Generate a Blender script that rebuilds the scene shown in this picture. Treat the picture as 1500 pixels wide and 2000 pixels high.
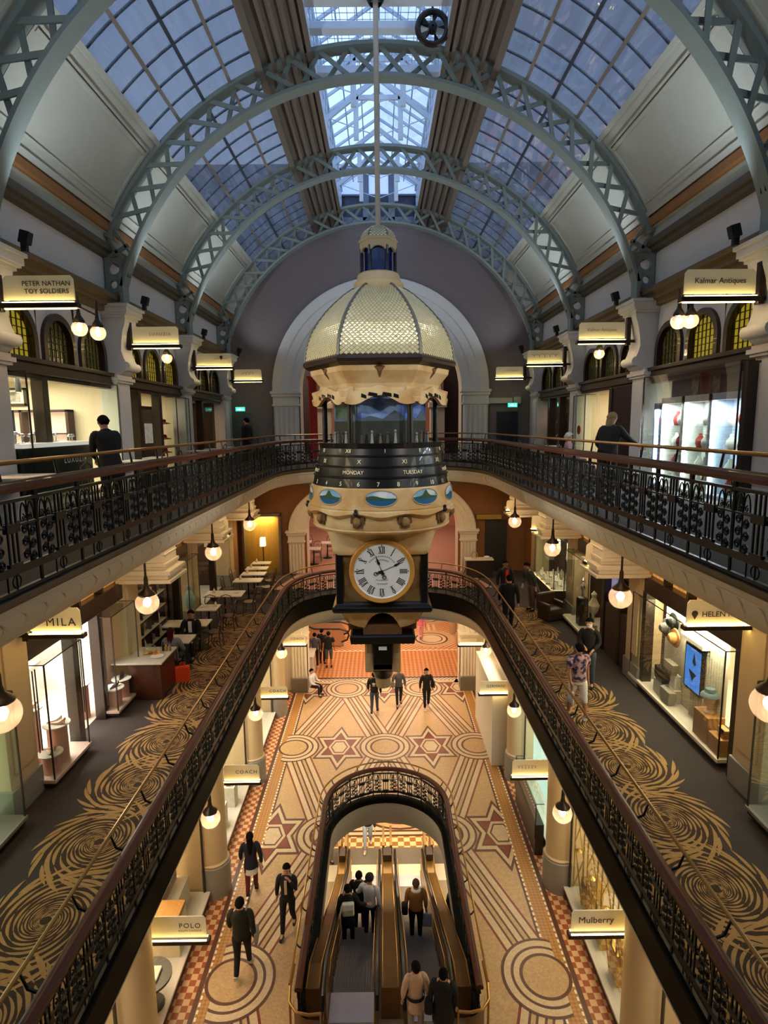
import bpy, bmesh, math, random
from math import sin, cos, pi, radians as rad, sqrt, atan2
from mathutils import Vector, Matrix
for o in list(bpy.data.objects): bpy.data.objects.remove(o)
C = bpy.context.scene.collection
S = bpy.context.scene
rnd = random.Random(7)

# ------------------------------------------------------------------ camera
def camera():
    p, r, w = rad(8.4), rad(-.61), rad(.3)
    F = Vector((sin(w)*cos(p), cos(w)*cos(p), -sin(p)))
    R = Vector((cos(w), -sin(w), 0)); U = R.cross(F)
    R2 = R*cos(r)+U*sin(r); U2 = U*cos(r)-R*sin(r)
    cd = bpy.data.cameras.new('camera'); cd.sensor_fit = 'HORIZONTAL'; cd.sensor_width = 36; cd.lens = 36*1150/1500
    cd.clip_end = 200; cd.clip_start = .05
    o = bpy.data.objects.new('camera', cd); C.objects.link(o)
    m = Matrix.Identity(4)
    for i in range(3): m[i][0] = R2[i]; m[i][1] = U2[i]; m[i][2] = -F[i]
    m.translation = (-.05, 0, 11.5); o.matrix_world = m; S.camera = o
camera()
# ------------------------------------------------------------------ view, sky, big lights
S.view_settings.view_transform = 'Standard'; S.view_settings.look = 'None'
S.view_settings.gamma = 1; S.view_settings.use_curve_mapping = False
S.view_settings.exposure = 0.3
try:
    S.cycles.use_denoising = True; S.cycles.max_bounces = 7; S.cycles.diffuse_bounces = 3; S.cycles.glossy_bounces = 3
    S.cycles.transmission_bounces = 4; S.cycles.transparent_max_bounces = 14; S.cycles.sample_clamp_indirect = 3.0
    S.cycles.caustics_reflective = False; S.cycles.caustics_refractive = False
except Exception: pass
W = bpy.data.worlds.new('sky'); S.world = W; W.use_nodes = True
def sky():
    nt = W.node_tree; n = nt.nodes; bg = n['Background']
    tc = n.new('ShaderNodeTexCoord'); nz = n.new('ShaderNodeTexNoise'); nz.inputs['Scale'].default_value = 3.0
    nz.inputs['Detail'].default_value = 4
    cr = n.new('ShaderNodeValToRGB'); e = cr.color_ramp.elements
    e[0].position = .35; e[0].color = (.30, .42, .74, 1); e[1].position = .68; e[1].color = (.55, .72, 1.0, 1)
    nt.links.new(tc.outputs['Generated'], nz.inputs['Vector']); nt.links.new(nz.outputs['Fac'], cr.inputs[0])
    nt.links.new(cr.outputs[0], bg.inputs['Color']); bg.inputs['Strength'].default_value = 1.75
sky()
FLOOD = 250
WARM = (1, .67, .36); WARM2 = (1, .76, .5); COOL = (.82, .9, 1); WHITE = (1, .93, .84)
def lamp(name, kind, loc, energy, col, size=.1, rot=(0, 0, 0), sy=None, spot=None, blend=.6, parent=None):
    d = bpy.data.lights.new(name, kind); d.energy = energy; d.color = col
    if kind == 'AREA':
        d.size = size
        if sy: d.shape = 'RECTANGLE'; d.size_y = sy
    elif kind == 'SPOT': d.shadow_soft_size = size; d.spot_size = spot or 1.6; d.spot_blend = blend
    else: d.shadow_soft_size = size
    o = bpy.data.objects.new(name, d); C.objects.link(o); o.location = loc; o.rotation_euler = rot
    if parent: o.parent = parent
    return o
# downlight runs in the gallery ceilings and the ground floor ceilings (above the walkways)
for s in (-1, 1):
    lamp('ceiling_lights', 'AREA', (s*4.55, 13.5, 4.38), 540, (1, .82, .62), .35, sy=20)          # ground floor, under first gallery
    lamp('ceiling_lights', 'AREA', (s*4.7, 13.5, 9.2), 62, WARM, .3, sy=19)            # first gallery, under second gallery
lamp('ceiling_lights', 'AREA', (0, 22.7, 4.2), 150, WARM2, 5, sy=1.2)                   # ground floor ceiling at the far end
lamp('ceiling_lights', 'AREA', (0, 30, 4.7), 520, (1, .72, .5), 7, sy=8)                 # hall beyond the arch, ground floor
lamp('ceiling_lights', 'AREA', (0, 30, 9.3), 240, (1, .7, .55), 6, sy=8)                # hall beyond, first floor
lamp('ceiling_lights', 'AREA', (-2.2, 29.5, 17.0), 420, (1, .8, .62), 4, sy=5)          # hall beyond, second floor
lamp('ceiling_lights', 'AREA', (0, 18.0, -.88), 400, WARM2, 5, sy=6)                    # basement concourse
lamp('ceiling_lights', 'AREA', (0, 22.7, 9.2), 60, WARM, 6, sy=1.5)                    # first floor far end

# ------------------------------------------------------------------ materials
def lin(h):
    h = h.lstrip('#'); v = [int(h[i:i+2], 16)/255 for i in (0, 2, 4)]
    return tuple(c/12.92 if c <= .04045 else ((c+.055)/1.055)**2.4 for c in v)
_M = {}
def mat(name, col='#808080', rough=.6, metal=0, var=.12, scale=6, emit=0, ecol=None, bump=0, bscale=40, alpha=None, coat=0, spec=None, col2=None, tex=None, tscale=1, trot=0, stretch=None):
    """procedural material: base colour broken up by noise (or mixed col/col2 through a texture), optional bump"""
    if name in _M: return _M[name]
    m = bpy.data.materials.new(name); m.use_nodes = True; nt = m.node_tree; n = nt.nodes; L = nt.links
    b = n['Principled BSDF']; b.inputs['Roughness'].default_value = rough; b.inputs['Metallic'].default_value = metal
    if coat: b.inputs['Coat Weight'].default_value = coat
    if spec is not None: b.inputs['Specular IOR Level'].default_value = spec
    c = lin(col) if isinstance(col, str) else col
    tc = n.new('ShaderNodeTexCoord'); mp = n.new('ShaderNodeMapping'); L.new(tc.outputs['Object'], mp.inputs['Vector'])
    if stretch: mp.inputs['Scale'].default_value = stretch
    mp.inputs['Rotation'].default_value = (0, 0, trot)
    nz = n.new('ShaderNodeTexNoise'); nz.inputs['Scale'].default_value = scale; nz.inputs['Detail'].default_value = 5
    L.new(mp.outputs[0], nz.inputs['Vector'])
    mx = n.new('ShaderNodeMix'); mx.data_type = 'RGBA'
    mx.inputs[6].default_value = tuple(x*(1-var) for x in c)+(1,); mx.inputs[7].default_value = tuple(min(1, x*(1+var)) for x in c)+(1,)
    L.new(nz.outputs['Fac'], mx.inputs[0]); out = mx.outputs[2]
    if col2:
        c2 = lin(col2) if isinstance(col2, str) else col2
        if tex == 'checker':
            t = n.new('ShaderNodeTexChecker'); t.inputs['Scale'].default_value = tscale; L.new(mp.outputs[0], t.inputs['Vector']); f = t.outputs['Fac']
        elif tex == 'wave':
            t = n.new('ShaderNodeTexWave'); t.inputs['Scale'].default_value = tscale; t.inputs['Distortion'].default_value = 3; t.inputs['Detail'].default_value = 3; L.new(mp.outputs[0], t.inputs['Vector']); f = t.outputs['Fac']
        elif tex == 'cells':
            t = n.new('ShaderNodeTexVoronoi'); t.inputs['Scale'].default_value = tscale; L.new(mp.outputs[0], t.inputs['Vector'])
            r = n.new('ShaderNodeSeparateColor'); L.new(t.outputs['Color'], r.inputs[0]); f = r.outputs[0]
        elif tex == 'brick':
            t = n.new('ShaderNodeTexBrick'); t.inputs['Scale'].default_value = tscale; t.inputs['Mortar Size'].default_value = .03
            t.inputs['Color1'].default_value = (1, 1, 1, 1); t.inputs['Color2'].default_value = (.7, .7, .7, 1); t.inputs['Mortar'].default_value = (0, 0, 0, 1)
            L.new(mp.outputs[0], t.inputs['Vector']); f = t.outputs['Color']
        else:
            t = n.new('ShaderNodeTexNoise'); t.inputs['Scale'].default_value = tscale; t.inputs['Detail'].default_value = 6; L.new(mp.outputs[0], t.inputs['Vector'])
            r = n.new('ShaderNodeValToRGB'); r.color_ramp.elements[0].position = .42; r.color_ramp.elements[1].position = .58; L.new(t.outputs['Fac'], r.inputs[0]); f = r.outputs[0]
        m2 = n.new('ShaderNodeMix'); m2.data_type = 'RGBA'; m2.inputs[7].default_value = c2+(1,)
        L.new(f, m2.inputs[0]); L.new(out, m2.inputs[6]); out = m2.outputs[2]
    L.new(out, b.inputs['Base Color'])
    if emit:
        b.inputs['Emission Strength'].default_value = emit
        e = ecol or c; e = lin(e) if isinstance(e, str) else e
        b.inputs['Emission Color'].default_value = tuple(e)+(1,)
    if bump:
        bn = n.new('ShaderNodeTexNoise'); bn.inputs['Scale'].default_value = bscale; bn.inputs['Detail'].default_value = 4; L.new(mp.outputs[0], bn.inputs['Vector'])
        bp = n.new('ShaderNodeBump'); bp.inputs['Strength'].default_value = bump; bp.inputs['Distance'].default_value = .02
        L.new(bn.outputs['Fac'], bp.inputs['Height']); L.new(bp.outputs[0], b.inputs['Normal'])
    _M[name] = m; return m
def glass(name, tint=(.9, .95, .95), refl=.06, rough=.02, frost=0, fcol=(.5, .55, .6), streak=0):
    """clear or frosted pane: straight-through transparency plus a reflective coat"""
    if name in _M: return _M[name]
    m = bpy.data.materials.new(name); m.use_nodes = True; nt = m.node_tree; n = nt.nodes; L = nt.links; n.remove(n['Principled BSDF'])
    out = n['Material Output']; t = n.new('ShaderNodeBsdfTransparent'); t.inputs[0].default_value = tuple(tint)+(1,)
    g = n.new('ShaderNodeBsdfGlossy'); g.inputs['Roughness'].default_value = rough
    lw = n.new('ShaderNodeLayerWeight'); lw.inputs['Blend'].default_value = .25
    ml = n.new('ShaderNodeMath'); ml.operation = 'MULTIPLY_ADD'; ml.inputs[1].default_value = .35; ml.inputs[2].default_value = refl
    L.new(lw.outputs['Fresnel'], ml.inputs[0])
    if streak:      # drawn glass: long ripples that bend the reflections into streaks
        t2 = n.new('ShaderNodeTexCoord'); m3 = n.new('ShaderNodeMapping'); m3.inputs['Scale'].default_value = (.9, .22, .9); n2 = n.new('ShaderNodeTexNoise'); n2.inputs['Scale'].default_value = 1.6; n2.inputs['Detail'].default_value = 2
        b2 = n.new('ShaderNodeBump'); b2.inputs['Strength'].default_value = .9; b2.inputs['Distance'].default_value = .25; L.new(t2.outputs['Object'], m3.inputs[0]); L.new(m3.outputs[0], n2.inputs[0]); L.new(n2.outputs['Fac'], b2.inputs['Height']); L.new(b2.outputs[0], g.inputs['Normal'])
    mx = n.new('ShaderNodeMixShader'); L.new(ml.outputs[0], mx.inputs[0]); L.new(t.outputs[0], mx.inputs[1]); L.new(g.outputs[0], mx.inputs[2]); last = mx
    if frost:
        d = n.new('ShaderNodeBsdfTranslucent'); d.inputs[0].default_value = tuple(fcol)+(1,)
        tc = n.new('ShaderNodeTexCoord'); mp = n.new('ShaderNodeMapping'); mp.inputs['Scale'].default_value = (3, .25, 3)
        nz = n.new('ShaderNodeTexNoise'); nz.inputs['Scale'].default_value = 2.2; nz.inputs['Detail'].default_value = 3
        L.new(tc.outputs['Object'], mp.inputs[0]); L.new(mp.outputs[0], nz.inputs[0])
        mm = n.new('ShaderNodeMath'); mm.operation = 'MULTIPLY'; mm.inputs[1].default_value = frost*1.6; L.new(nz.outputs['Fac'], mm.inputs[0])
        m2 = n.new('ShaderNodeMixShader'); L.new(mm.outputs[0], m2.inputs[0]); L.new(mx.outputs[0], m2.inputs[1]); L.new(d.outputs[0], m2.inputs[2]); last = m2
    L.new(last.outputs[0], out.inputs['Surface']); _M[name] = m; return m
def emis(name, col, strength):
    return mat(name, col, .5, emit=strength, ecol=col, var=.02)
m_white = mat('white_plaster', '#d9d7d2', .7, var=.05, bump=.05)
m_cream = mat('cream_plaster', '#e4d9c0', .65, var=.07, bump=.05)
m_creamp = mat('cream_panel', '#adb0a5', .6, var=.06)
m_creamd = mat('cream_moulding_shadow', '#9c8f78', .7, var=.12)
m_gwhite = mat('grey_white_panel', '#b5b0a2', .6, var=.06)
m_purple = mat('plum_grey_wall', '#756b6b', .8, var=.08, bump=.04)
m_brownw = mat('tan_brown_wall', '#8a5c33', .8, var=.1, bump=.04)
m_stone = mat('warm_stone', '#cbb68c', .7, var=.1, bump=.06)
m_truss = mat('sage_grey_steel', '#7f8b86', .45, var=.1, metal=.1)
m_wood = mat('dark_timber', '#4a3220', .45, var=.25, scale=3, stretch=(6, .6, 6), coat=.2)
m_brown = mat('brown_timber', '#6f655b', .5, var=.2, scale=3, stretch=(6, .5, 6))
m_deck = mat('grey_brown_boarding', '#7c756e', .7, var=.14, scale=3, stretch=(8, .3, 8))
m_rail = mat('red_mahogany_handrail', '#4f2616', .42, var=.25, scale=5, stretch=(4, .4, 4), coat=.12, spec=.3)
m_iron = mat('black_green_iron', '#191e1c', .38, metal=.35, var=.2)
m_black = mat('gloss_black_fascia', '#0a0c0b', .6, var=.2, spec=.06)
m_ledge = mat('olive_brown_ledge', '#6b5a3c', .7, var=.15)
m_brass = mat('aged_brass', '#a07c44', .28, metal=.85, var=.15)
m_bronze = mat('dark_bronze', '#2c2018', .4, metal=.4, var=.2)
m_bcol = mat('dark_wood_frame', '#2a1d13', .4, var=.2, coat=.2)
m_clear = glass('clear_glass', (.94, .97, .95), .03)
m_case = glass('green_edge_glass', (.90, .96, .92), .02)
m_sky = glass('skylight_glass', (.17, .175, .18), .13, .05, frost=.30, fcol=(.26, .28, .31), streak=1)
m_lantern = glass('lantern_glass', (.85, .92, 1.0), .05, .05)
# ------------------------------------------------------------------ mesh builder
class G:
    def __init__(s): s.v = []; s.f = []; s.m = []
    def add(s, vs, fs, m=0):
        k = len(s.v); s.v += [tuple(p) for p in vs]; s.f += [tuple(i+k for i in f) for f in fs]; s.m += [m]*len(fs); return s
    def box(s, x0, y0, z0, x1, y1, z1, m=0):
        x0, x1 = min(x0, x1), max(x0, x1); y0, y1 = min(y0, y1), max(y0, y1); z0, z1 = min(z0, z1), max(z0, z1)
        return s.add([(x0, y0, z0), (x1, y0, z0), (x1, y1, z0), (x0, y1, z0), (x0, y0, z1), (x1, y0, z1), (x1, y1, z1), (x0, y1, z1)],
                     [(0, 3, 2, 1), (4, 5, 6, 7), (0, 1, 5, 4), (1, 2, 6, 5), (2, 3, 7, 6), (3, 0, 4, 7)], m)
    def cbox(s, c, d, m=0, rz=0):
        k = len(s.v); s.box(-d[0]/2, -d[1]/2, -d[2]/2, d[0]/2, d[1]/2, d[2]/2, m)
        for i in range(k, len(s.v)):
            x, y, z = s.v[i]; s.v[i] = (c[0]+x*cos(rz)-y*sin(rz), c[1]+x*sin(rz)+y*cos(rz), c[2]+z)
        return s
    def bar(s, p, q, w, h, m=0, up=(0, 0, 1)):
        p, q = Vector(p), Vector(q); d = (q-p)
        if d.length < 1e-6: return s
        d.normalize(); up = Vector(up)
        if abs(d.dot(up)) > .98: up = Vector((0, 1, 0)) if abs(d.y) < .9 else Vector((1, 0, 0))
        a = d.cross(up).normalized()*w/2; b = a.cross(d).normalized()*h/2
        return s.add([p-a-b, p+a-b, p+a+b, p-a+b, q-a-b, q+a-b, q+a+b, q-a+b], [(0, 3, 2, 1), (4, 5, 6, 7), (0, 1, 5, 4), (1, 2, 6, 5), (2, 3, 7, 6), (3, 0, 4, 7)], m)
    def tube(s, pts, r, n=6, m=0, closed=False, cap=True):
        pts = [Vector(p) for p in pts]; N = len(pts); k = len(s.v); rr = r if isinstance(r, (list, tuple)) else [r]*N
        prev = None
        for i, p in enumerate(pts):
            if closed: d = pts[(i+1) % N]-pts[i-1]
            else: d = pts[min(i+1, N-1)]-pts[max(i-1, 0)]
            d = d.normalized() if d.length > 1e-9 else Vector((0, 0, 1))
            if prev is None:
                a = d.cross(Vector((0, 0, 1)) if abs(d.z) < .9 else Vector((1, 0, 0))).normalized()
            else:
                a = prev-d*prev.dot(d); a = a.normalized() if a.length > 1e-6 else d.orthogonal().normalized()
            prev = a; b = d.cross(a)
            for j in range(n):
                t = 2*pi*j/n; s.v.append(tuple(p+(a*cos(t)+b*sin(t))*rr[i]))
        for i in range(N if closed else N-1):
            for j in range(n):
                A = k+i*n; B = k+((i+1) % N)*n
                s.f.append((A+j, A+(j+1) % n, B+(j+1) % n, B+j)); s.m.append(m)
        if cap and not closed:
            s.f.append(tuple(k+j for j in range(n))[::-1]); s.m.append(m); s.f.append(tuple(k+(N-1)*n+j for j in range(n))); s.m.append(m)
        return s
    def lathe(s, prof, n=24, c=(0, 0, 0), m=0, a0=0, a1=2*pi, ph=0, rx=1, ry=1, cap=False):
        k = len(s.v); full = abs(a1-a0-2*pi) < 1e-6; M_ = n if full else n+1
        for r, z in prof:
            for j in range(M_):
                t = ph+a0+(a1-a0)*j/n; s.v.append((c[0]+r*rx*cos(t), c[1]+r*ry*sin(t), c[2]+z))
        for i in range(len(prof)-1):
            for j in range(n):
                j2 = (j+1) % M_
                s.f.append((k+i*M_+j, k+i*M_+j2, k+(i+1)*M_+j2, k+(i+1)*M_+j)); s.m.append(m if not isinstance(m, (list, tuple)) else m[i])
        if cap and full:
            mm = m if not isinstance(m, (list, tuple)) else m[0]
            s.f.append(tuple(k+j for j in range(n))[::-1]); s.m.append(mm); e = k+(len(prof)-1)*n; s.f.append(tuple(e+j for j in range(n))); s.m.append(mm)
        return s
    def sphere(s, c, r, n=12, m=0, sc=(1, 1, 1), h=8):
        return s.lathe([(r*sin(pi*i/h)*1.0 if 0 < i < h else 1e-4, -r*cos(pi*i/h)*sc[2]) for i in range(h+1)], n, c, m, rx=sc[0], ry=sc[1])
    def prism(s, poly, z0, z1, m=0, fn=None):
        """polygon (u,v) extruded z0..z1; fn maps (u,v,w) to world"""
        fn = fn or (lambda u, v, w: (u, v, w)); n = len(poly); k = len(s.v)
        s.v += [tuple(fn(u, v, z0)) for u, v in poly]+[tuple(fn(u, v, z1)) for u, v in poly]
        s.f += [tuple(range(k, k+n))[::-1], tuple(range(k+n, k+2*n))]+[(k+i, k+(i+1) % n, k+n+(i+1) % n, k+n+i) for i in range(n)]; s.m += [m]*(n+2)
        return s
    def strip(s, A, B, m=0):
        k = len(s.v); n = len(A); s.v += [tuple(p) for p in A]+[tuple(p) for p in B]
        s.f += [(k+i, k+i+1, k+n+i+1, k+n+i) for i in range(n-1)]; s.m += [m]*(n-1); return s
    def sweep(s, rings, m=0, closed_prof=True, cap=True):
        """rings: list of equal-length lists of points"""
        k = len(s.v); P = len(rings[0])
        for r in rings: s.v += [tuple(p) for p in r]
        for i in range(len(rings)-1):
            for j in range(P if closed_prof else P-1):
                a = k+i*P+j; b = k+i*P+(j+1) % P; s.f.append((a, b, b+P, a+P)); s.m.append(m if not isinstance(m, (list, tuple)) else m[j])
        if cap and closed_prof:
            mm = m if not isinstance(m, (list, tuple)) else m[0]
            s.f.append(tuple(range(k, k+P))[::-1]); s.f.append(tuple(range(k+(len(rings)-1)*P, k+len(rings)*P))); s.m += [mm, mm]
        return s
    def xf(s, fn, k=0):
        for i in range(k, len(s.v)): s.v[i] = tuple(fn(*s.v[i]))
        return s
    def build(s, name, mats, parent=None, smooth=False, bevel=0, loc=None, rz=None, fixn=True):
        me = bpy.data.meshes.new(name); me.from_pydata(s.v, [], s.f)
        ml = mats if isinstance(mats, (list, tuple)) else [mats]
        for q in ml: me.materials.append(q)
        me.polygons.foreach_set('material_index', [min(i, len(ml)-1) for i in s.m])
        if fixn and len(s.f) < 60000:
            bm = bmesh.new(); bm.from_mesh(me); bmesh.ops.recalc_face_normals(bm, faces=bm.faces); bm.to_mesh(me); bm.free()
        if smooth:
            me.polygons.foreach_set('use_smooth', [True]*len(me.polygons))
            if smooth != 'all':
                try: me.set_sharp_from_angle(angle=rad(38))
                except Exception: pass
        me.update(); o = bpy.data.objects.new(name, me); C.objects.link(o)
        if bevel:
            b = o.modifiers.new('bevel', 'BEVEL'); b.width = bevel; b.segments = 2; b.limit_method = 'ANGLE'
        if parent: o.parent = parent
        if loc: o.location = loc
        if rz is not None: o.rotation_euler = (0, 0, rz)
        return o
def tag(o, label=None, cat=None, group=None, kind=None):
    if label: o['label'] = label
    if cat: o['category'] = cat
    if group: o['group'] = group
    if kind: o['kind'] = kind
    return o
def struct(o, label=None): o['kind'] = 'structure'; return tag(o, label)
def empty(name, loc=(0, 0, 0), rz=0, label=None, cat=None, group=None):
    o = bpy.data.objects.new(name, None); C.objects.link(o); o.location = loc; o.rotation_euler = (0, 0, rz); o.empty_display_size = .1
    return tag(o, label, cat, group)
def dup(root, loc=None, rz=None, label=None, group=None, parent=None, scale=None):
    r = root.copy(); C.objects.link(r)
    for k in ('label', 'group'):
        if k in r and parent is not None: del r[k]
    if loc is not None: r.location = loc
    if rz is not None: r.rotation_euler = (0, 0, rz)
    if scale is not None: r.scale = scale
    if label: r['label'] = label
    if group: r['group'] = group
    if parent is not None: r.parent = parent
    for ch in list(root.children):
        dup_child(ch, r)
    return r
def dup_child(ch, r):
    c = ch.copy(); C.objects.link(c); c.parent = r
    for g in list(ch.children): dup_child(g, c)
def text(name, s, size, m, loc, rot=(pi/2, 0, 0), parent=None, ext=.002, align='CENTER', spacing=1.0, bold=0, fn=None):
    cu = bpy.data.curves.new(name, 'FONT'); cu.body = s; cu.size = size; cu.extrude = ext; cu.align_x = align; cu.align_y = 'CENTER'; cu.space_character = spacing
    cu.offset = bold; cu.resolution_u = 3
    t = bpy.data.objects.new('t', cu); C.objects.link(t); bpy.context.view_layer.update()
    me = bpy.data.meshes.new_from_object(t.evaluated_get(bpy.context.evaluated_depsgraph_get())); bpy.data.objects.remove(t)
    me.name = name; me.materials.clear(); me.materials.append(m)
    if fn:
        for v in me.vertices: v.co = Vector(fn(*v.co))
    o = bpy.data.objects.new(name, me); C.objects.link(o); o.location = loc; o.rotation_euler = rot
    if parent: o.parent = parent
    return o
def upath(W_, yc=17.2, b=3.6, y0=2.0, n=26, ex=3.0):
    """plan of a void edge: straight, rounded far end, straight"""
    P = [(-W_, y0)]+[(-W_, y0+(yc-y0)*i/8) for i in range(1, 8)]
    for i in range(n+1):
        t = pi-pi*i/n; c, s_ = cos(t), sin(t)
        P.append((W_*(abs(c)**(2/ex))*(1 if c >= 0 else -1), yc+b*(abs(s_)**(2/ex))))
    P += [(W_, y0+(yc-y0)*i/8) for i in range(7, 0, -1)]+[(W_, y0)]
    return P
def resample(P, step):
    out = [P[0]]; acc = 0
    for a, b in zip(P, P[1:]):
        L = math.hypot(b[0]-a[0], b[1]-a[1]); d = step-acc
        while d <= L and L > 0:
            out.append((a[0]+(b[0]-a[0])*d/L, a[1]+(b[1]-a[1])*d/L)); d += step
        acc = L-(d-step)
    return out
def rings(P, prof, ypar=None):
    """sweep profile [(outward offset, z)] along plan path P (void on the right-hand side when walking)"""
    R = []
    for i, (x, y) in enumerate(P):
        a = P[max(i-1, 0)]; b = P[min(i+1, len(P)-1)]; dx, dy = b[0]-a[0], b[1]-a[1]; L = math.hypot(dx, dy) or 1
        nx, ny = -dy/L, dx/L
        R.append([(x+nx*o, y+ny*o, z) for o, z in prof])
    return R
# ================================================================== GROUND FLOOR with its inlaid pattern
YE = 24.5; WX = 6.15
mt_tan = mat('mosaic_tan', '#c9a878', .35, var=.1, scale=5, col2='#b9946a', tex='cells', tscale=26)
mt_cream = mat('mosaic_cream', '#d8c09a', .35, var=.08, col2='#c9ae88', tex='cells', tscale=26)
mt_dark = mat('mosaic_dark_brown', '#5d3a2e', .35, var=.12)
mt_red = mat('mosaic_rust', '#7c3a28', .35, var=.12)
mt_gold = mat('mosaic_gold_border', '#b98a4e', .35, var=.1, col2='#a8713a', tex='checker', tscale=16, trot=pi/4)
mt_dot = mat('mosaic_white_dots', '#f0e4c8', .35, var=.05, col2='#6b4632', tex='checker', tscale=11)
mt_check = mat('tile_check', '#dcb083', .3, var=.06, col2='#a3572f', tex='checker', tscale=7.2)
mt_check2 = mat('tile_check_diagonal', '#cf955f', .3, var=.08, col2='#a86338', tex='checker', tscale=7, trot=pi/4)
FL = [mt_tan, mt_cream, mt_dark, mt_red, mt_gold, mt_dot, mt_check, mt_check2, mat('mosaic_dash', '#f4e9d0', .35, var=.05)]
def well_path(w, y0=9.95):
    yc = 15.2; P = [(-w, y0)]+[(-w, y0+(yc-y0)*i/6) for i in range(1, 6)]
    P += [(w*cos(pi-pi*i/24), yc+w*sin(pi-pi*i/24)) for i in range(25)]
    return P+[(w, yc-(yc-y0)*i/6) for i in range(1, 7)]
def in_well(x, y, g=0): return (abs(x) < 1.7+g and 9.9-g < y <= 15.2) or (y > 15.2 and math.hypot(x, y-15.2) < 1.7+g)
def floor0():
    g = G(); P = well_path(1.62); A = []; B = []
    for x, y in P:
        A.append((x, y, 0))
        if y <= 15.2: B.append((-9.5 if x < 0 else 9.5, y, 0))
        else:
            t = atan2(y-15.2, x); k = min(9.5/max(abs(cos(t)), 1e-6), 26.8/max(abs(sin(t)), 1e-6)); B.append((k*cos(t), 15.2+k*sin(t), 0))
    # corners of the outer rectangle
    g.strip(A, B, 0); g.add([(-9.5, 42, 0), A[18] if 0 else (-9.5, 41.99, 0), (-9.49, 42, 0)], [(0, 1, 2)], 0)
    g.add([(-9.5, -14, 0), (9.5, -14, 0), (9.5, 9.95, 0), (-9.5, 9.95, 0)], [(0, 1, 2, 3)], 0)
    n = len(A)
    for i in range(n-1):     # fill the two far corners that the radial strip leaves
        if abs(B[i][0]+9.5) < 1e-3 and abs(B[i+1][1]-42) < 1e-3 and B[i+1][0] < 0: g.add([B[i], (-9.5, 42, 0), B[i+1]], [(0, 1, 2)], 0)
        if abs(B[i][1]-42) < 1e-3 and abs(B[i+1][0]-9.5) < 1e-3: g.add([B[i], (9.5, 42, 0), B[i+1]], [(0, 1, 2)], 0)
    h = [0.0]
    def poly(p, m, z):
        if any(in_well(a, b, .12) for a, b in p): return
        g.add([(a, b, z) for a, b in p], [tuple(range(len(p)))], m)
    XF = 3.44
    def clipx(p, lim=XF):
        for sgn in (1, -1):
            q = []
            for i in range(len(p)):
                a, b = p[i], p[(i+1) % len(p)]; ia, ib = sgn*a[0] <= lim, sgn*b[0] <= lim
                if ia: q.append(a)
                if ia != ib: t = (sgn*lim-a[0])/(b[0]-a[0]); q.append((sgn*lim, a[1]+t*(b[1]-a[1])))
            p = q
            if not p: break
        return p
    def band(p, q, o0, o1, m, z):
        L = math.hypot(q[0]-p[0], q[1]-p[1]); d = ((q[0]-p[0])/L, (q[1]-p[1])/L); nrm = (-d[1], d[0]); N = max(1, int(L/.22))
        for i in range(N):
            a, b = L*i/N, L*(i+1)/N
            pt = [(p[0]+d[0]*t+nrm[0]*o, p[1]+d[1]*t+nrm[1]*o) for t, o in ((a, o0), (b, o0), (b, o1), (a, o1))]
            c = clipx(pt)
            if len(c) > 2: poly(c, m, z+(.0007 if q[0] > p[0] else 0))
    rows = [(24.6, (-1.65, 1.65)), (19.82, (-3.3, 0, 3.3)), (15.2, (-1.65, 1.65)), (10.8, (-3.3, 0, 3.3)), (6.2, (-1.65, 1.65))]
    for (y1, X1), (y2, X2) in zip(rows, rows[1:]):
        for a in X1:
            for b in X2:
                if abs(a-b) < 2:
                    for sg in (-1, 1):
                        band((a, y1), (b, y2), sg*.40, sg*.455, 3, .002)
                        band((a, y1), (b, y2), sg*.20, sg*.25, 2, .002)
                        band((a, y1), (b, y2), sg*.25, sg*.40, 1, .0015)
                        band((a, y1), (b, y2), sg*.06, sg*.11, 2, .002)
                    band((a, y1), (b, y2), -.06, .06, 1, .002)
    def ring(cx, cy, r0, r1, m, z, n=48):
        for i in range(n):
            a, b = 2*pi*i/n, 2*pi*(i+1)/n
            pt = [(cx+r*cos(t), cy+r*sin(t)) for r, t in (((r0, a), (r1, a), (r1, b), (r0, b)) if r0 > 0 else ((r1, a), (r1, b), (0, a)))]
            if m != 0 or r0 > .6 or True: c = pt if abs(cx) > 3 and r1 < .56 else clipx(pt, 3.62 if abs(cx) > 3 else 9)
            if len(c) > 2: poly(c, m, z)
    def star(cx, cy, sy=1.42):
        R = .98
        def tri(k, up, m, z):
            p = [(cx+R*k*cos(t), cy+R*k*sin(t)*sy) for t in [up*pi/2+2*pi*i/3 for i in range(3)]]
            p = clipx(p)
            if len(p) > 2: poly(p, m, z)
        for k, m, z in ((1.06, 2, .003), (.93, 1, .0035), (.74, 2, .004), (.66, 3, .0045)):
            tri(k, 1, m, z); tri(k, -1, m, z+.0002)
        for k, m, z in ((.40, 1, .0054), (.32, 2, .0058), (.27, 1, .0062)):
            p = clipx([(cx+R*k*cos(pi*i/3), cy+R*k*sin(pi*i/3)*sy) for i in range(6)])
            if len(p) > 2: poly(p, m, z)
    for y, xs in ((19.82, (-1.65, 1.65)), (24.6, (0, -3.3, 3.3)), (15.2, (-3.25, 3.25)), (10.8, (-1.65, 1.65)), (6.2, (0, -3.3, 3.3))):
        for x in xs: star(x, y)
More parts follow.
